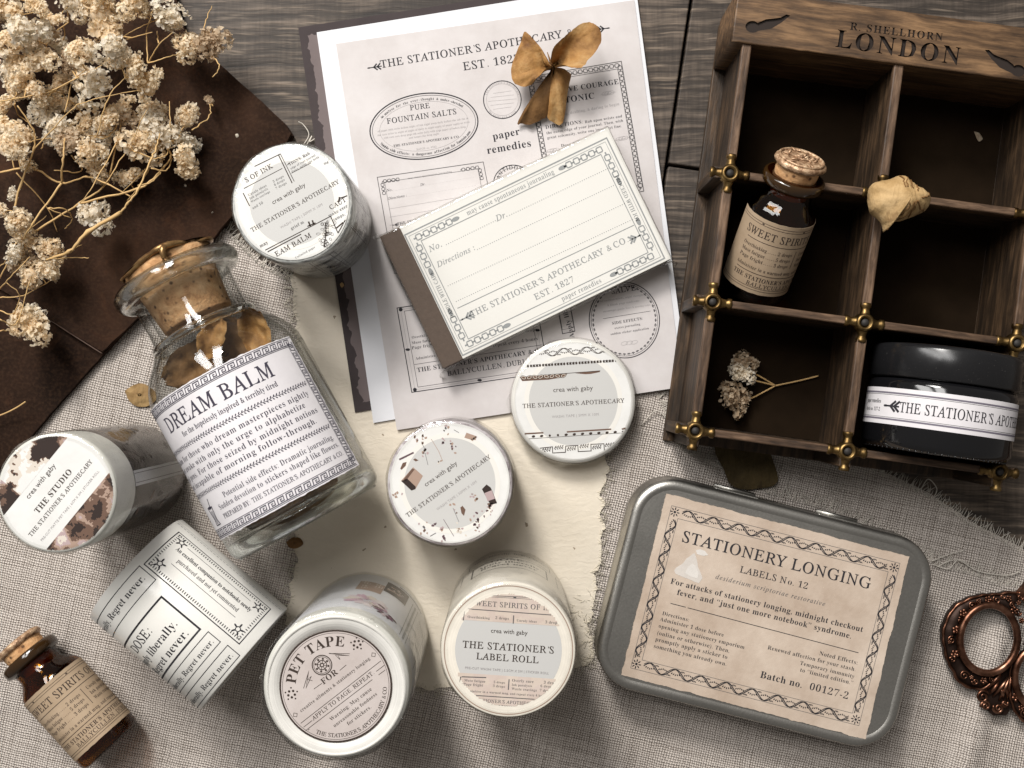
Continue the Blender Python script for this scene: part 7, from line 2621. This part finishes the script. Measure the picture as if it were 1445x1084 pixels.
def scissors():
    K = 3.613
    f = lambda x, y, z: P3(1290 + x / K, 740 + y / K, z)
    org = f(380, 585, 1.2)
    t = thing("ornate_scissors", "antique copper scissors with floral filigree finger rings, cut off by the right edge", "scissors", tuple(org))
    ztop = 8.0
    def ellipse(cx, cy, a, b, rot, n=56, z=0.0):
        out = []
        for i in range(n):
            u = 2 * pi * i / n
            x, y = a * cos(u), b * sin(u)
            r = radians(rot)
            out.append(f(cx + x * cos(r) - y * sin(r), cy + x * sin(r) + y * cos(r), z) - org)
        return out
    def spiral(mb, c, r, turns, rot, flip=1, w=0.36, z=0.0):
        q = []
        n = int(14 * turns)
        for i in range(n + 1):
            u = i / n
            an = rot + flip * u * turns * 2 * pi
            rr_ = r * (1 - 0.86 * u)
            q.append((c.x + rr_ * cos(an), c.y + rr_ * sin(an), z + 0.25 * u))
        mb.tube(q, [w * (1 - 0.35 * i / n) for i in range(n + 1)], 6, 0)
    def flower(mb, c, r, z):
        for k in range(5):
            a = k * 2 * pi / 5 + c.x
            mb.sphere((c.x + r * .62 * cos(a), c.y + r * .62 * sin(a), z), r * 0.45, 7, 5, 0, (1, 1, .6))
        mb.sphere((c.x, c.y, z + .15), r * 0.32, 7, 5, 0)
    def handle(cx, cy, a, b, rot, outer, flowers, scrolls):
        hd = MB()
        # tall finger ring: wall plus rolled bright lip
        rim = ellipse(cx, cy, a, b, rot, 56, ztop)
        low = ellipse(cx, cy, a * 0.955, b * 0.955, rot, 56, 1.6)
        n = len(rim)
        ob = hd.build("ring_anchor", COPPER, t); bpy.data.objects.remove(ob)
        w = MB()
        vs = []
        for ins, z in ((0.0, ztop), (-0.9, ztop - .4), (-0.9, 2.4), (0.0, 1.6)):
            e = ellipse(cx, cy, a * 0.97 - ins * 4.2 * .9, b * 0.97 - ins * 4.2 * .9, rot, 56, z)
            vs += [(p.x, p.y, z - 1.2) for p in e]
        fs = [(l * n + i, l * n + (i + 1) % n, ((l + 1) % 4) * n + (i + 1) % n, ((l + 1) % 4) * n + i) for l in range(4) for i in range(n)]
        w.add(vs, fs, 0, True)
        wo = w.build("ring_wall", COPPER_DK, t)
        lip = MB()
        e = ellipse(cx, cy, a * 1.02, b * 1.02, rot, 64, ztop)
        lip.tube([(p.x, p.y, ztop - 1.2) for p in e], 1.25, 12, 0, True)
        lip.build("finger_ring", COPPER, t)
        # crescent plate outside the ring
        pl = MB()
        inn = [Vector((cx, cy)) + (Vector(p) - Vector((cx, cy))).normalized() * 1.0 for p in outer]
        pts_o = [f(x, y, 5.5) - org for x, y in outer]
        c3 = f(cx, cy, 5.5) - org
        q = smooth_path(pts_o, 5)
        sc = []
        for i, p in enumerate(q):
            d = (p - c3); 
            s = 1 + 0.018 * abs(sin(i * 0.62))
            sc.append(c3 + d * s)
        inner = []
        for p in sc:
            d = p - c3; an = atan2(d.y, d.x)
            r = radians(-rot)
            # radius of the ring in this direction
            ca, sa = cos(an - r), sin(an - r)
            kk = 0.25 * (1 - 6 / CAM_H) / K
            rad = 1 / sqrt((ca / (a * kk)) ** 2 + (sa / (b * kk)) ** 2)
            inner.append(c3 + d.normalized() * rad * 0.99)
        m = len(sc)
        vs = [(p.x, p.y, 5.0) for p in inner] + [(p.x, p.y, 4.2) for p in sc] + [(p.x, p.y, 1.2) for p in sc] + [(p.x, p.y, 1.2) for p in inner]
        fs = [(l * m + i, l * m + i + 1, ((l + 1) % 4) * m + i + 1, ((l + 1) % 4) * m + i) for l in range(4) for i in range(m - 1)]
        fs += [(0, m, 2 * m, 3 * m), (m - 1, 4 * m - 1, 3 * m - 1, 2 * m - 1)]
        pl.add(vs, fs, 0, True)
        pl.build("filigree_plate", COPPER_DK, t)
        fg = MB()
        fg.tube([(p.x, p.y, 4.3) for p in sc], [0.42 + 0.18 * abs(sin(i * .62)) for i in range(m)], 7, 0)
        for (x, y, r_) in flowers:
            c = f(x, y, 6.3) - org; flower(fg, c, r_ * 0.0665, 5.6)
        for (x, y, r_, tn, ro, fl) in scrolls:
            c = f(x, y, 6.3) - org; spiral(fg, c, r_ * 0.0665, tn, ro, fl, 0.36, 5.2)
        fg.build("filigree", COPPER, t)
    outer = [(545, 365), (500, 348), (440, 358), (385, 362), (330, 368), (262, 392), (205, 430), (165, 500), (150, 565), (158, 625), (172, 690), (200, 742), (232, 800), (300, 832), (360, 832), (440, 765)]
    fl = [(248, 452, 24), (212, 538, 24), (205, 660, 24), (375, 382, 20), (480, 378, 18), (510, 440, 24), (352, 795, 20), (330, 388, 12), (178, 600, 10), (290, 778, 12), (530, 400, 14), (545, 490, 16)]
    scr = [(295, 415, 22, 1.5, 0, 1), (232, 490, 16, 1.4, 2, -1), (190, 590, 22, 1.5, 1, 1), (195, 690, 18, 1.3, 3, -1), (255, 770, 26, 1.6, 0, 1), (420, 385, 22, 1.5, 2, 1), (450, 368, 14, 1.3, 0, -1), (310, 800, 18, 1.4, 3, 1), (540, 370, 22, 1.5, 2, -1), (500, 410, 16, 1.4, 1, 1), (530, 450, 18, 1.5, 0, -1), (330, 395, 14, 1.2, 2, 1), (395, 790, 14, 1.2, 2, 1)]
    handle(380, 585, 143, 170, 6, outer, fl, scr)
    outer2 = [(505, 700), (488, 780), (490, 850), (500, 910), (530, 970), (580, 1010), (660, 1040), (760, 1020), (830, 950), (860, 860), (840, 760)]
    fl2 = [(518, 880, 26), (545, 935, 20), (600, 995, 24), (700, 1010, 24), (800, 945, 24), (505, 800, 14)]
    scr2 = [(520, 830, 20, 1.4, 0, 1), (560, 965, 22, 1.5, 1, 1), (640, 1010, 20, 1.4, 2, -1), (760, 985, 22, 1.5, 0, 1)]
    handle(668, 790, 150, 168, -20, outer2, fl2, scr2)
    # leafy tail between the rings
    tl = MB()
    for (x, y, r, ro, fl_) in ((352, 880, 34, 0.5, 1), (365, 925, 26, 3.4, -1), (430, 938, 28, 2.5, 1), (462, 915, 18, 0.5, -1)):
        c = f(x, y, 6) - org; spiral(tl, c, r * 0.0665, 1.7, ro, fl_, 0.55, 4.6)
    for (x0, y0, x1, y1) in ((360, 850, 450, 745), (400, 880, 480, 780), (430, 900, 490, 770), (470, 900, 495, 760), (380, 870, 430, 800), (455, 890, 440, 830), (480, 880, 460, 820)):
        a, b = f(x0, y0, 5) - org, f(x1, y1, 6) - org
        tl.tube([a, (a + b) / 2 + Vector((0, 0, .5)), b], [0.25, 0.8, 0.3], 7, 0)
    tl.build("scroll_tail", COPPER, t)
    bp = MB()
    bl = [f(x, y, 3) - org for x, y in ((330, 860), (420, 770), (480, 720), (520, 780), (500, 900), (460, 965), (390, 965), (340, 920))]
    bp.prism(lambda i: [(p.x, p.y) for p in bl], 0.4, 3.6, 0.0, 0)
    bp.f = [tuple(reversed(q)) for q in bp.f]
    bp.build("tail_plate", COPPER_DK, t)
    # shanks and blades leading away to the upper right
    for (a0, a1, wd, zz, nm) in (((535, 380), (1300, -420), 4.2, 4.6, "blade"), ((600, 640), (1230, -470), 4.2, 2.6, "blade")):
        a, b = f(*a0, 4) - org, f(*a1, 4) - org
        d = (b - a).normalized(); s = Vector((-d.y, d.x, 0))
        L = (b - a).length
        ol = [a + s * wd * .7, a - s * wd * .7, a + d * L * .35 - s * wd, a + d * L * .6 - s * wd * .8, b, a + d * L * .6 + s * wd * .35, a + d * L * .35 + s * wd]
        m = MB(); m.prism(lambda i: [(p.x, p.y) for p in ol], zz - 1.2, zz + .8, 0, 0)
        m.build(nm, COPPER, t)
    pv = MB(); c = f(900, 60, 4) - org
    pv.sphere((c.x, c.y, 5.0), 2.2, 16, 8, 0, (1, 1, .5)); pv.build("pivot_screw", COPPER, t)
scissors()
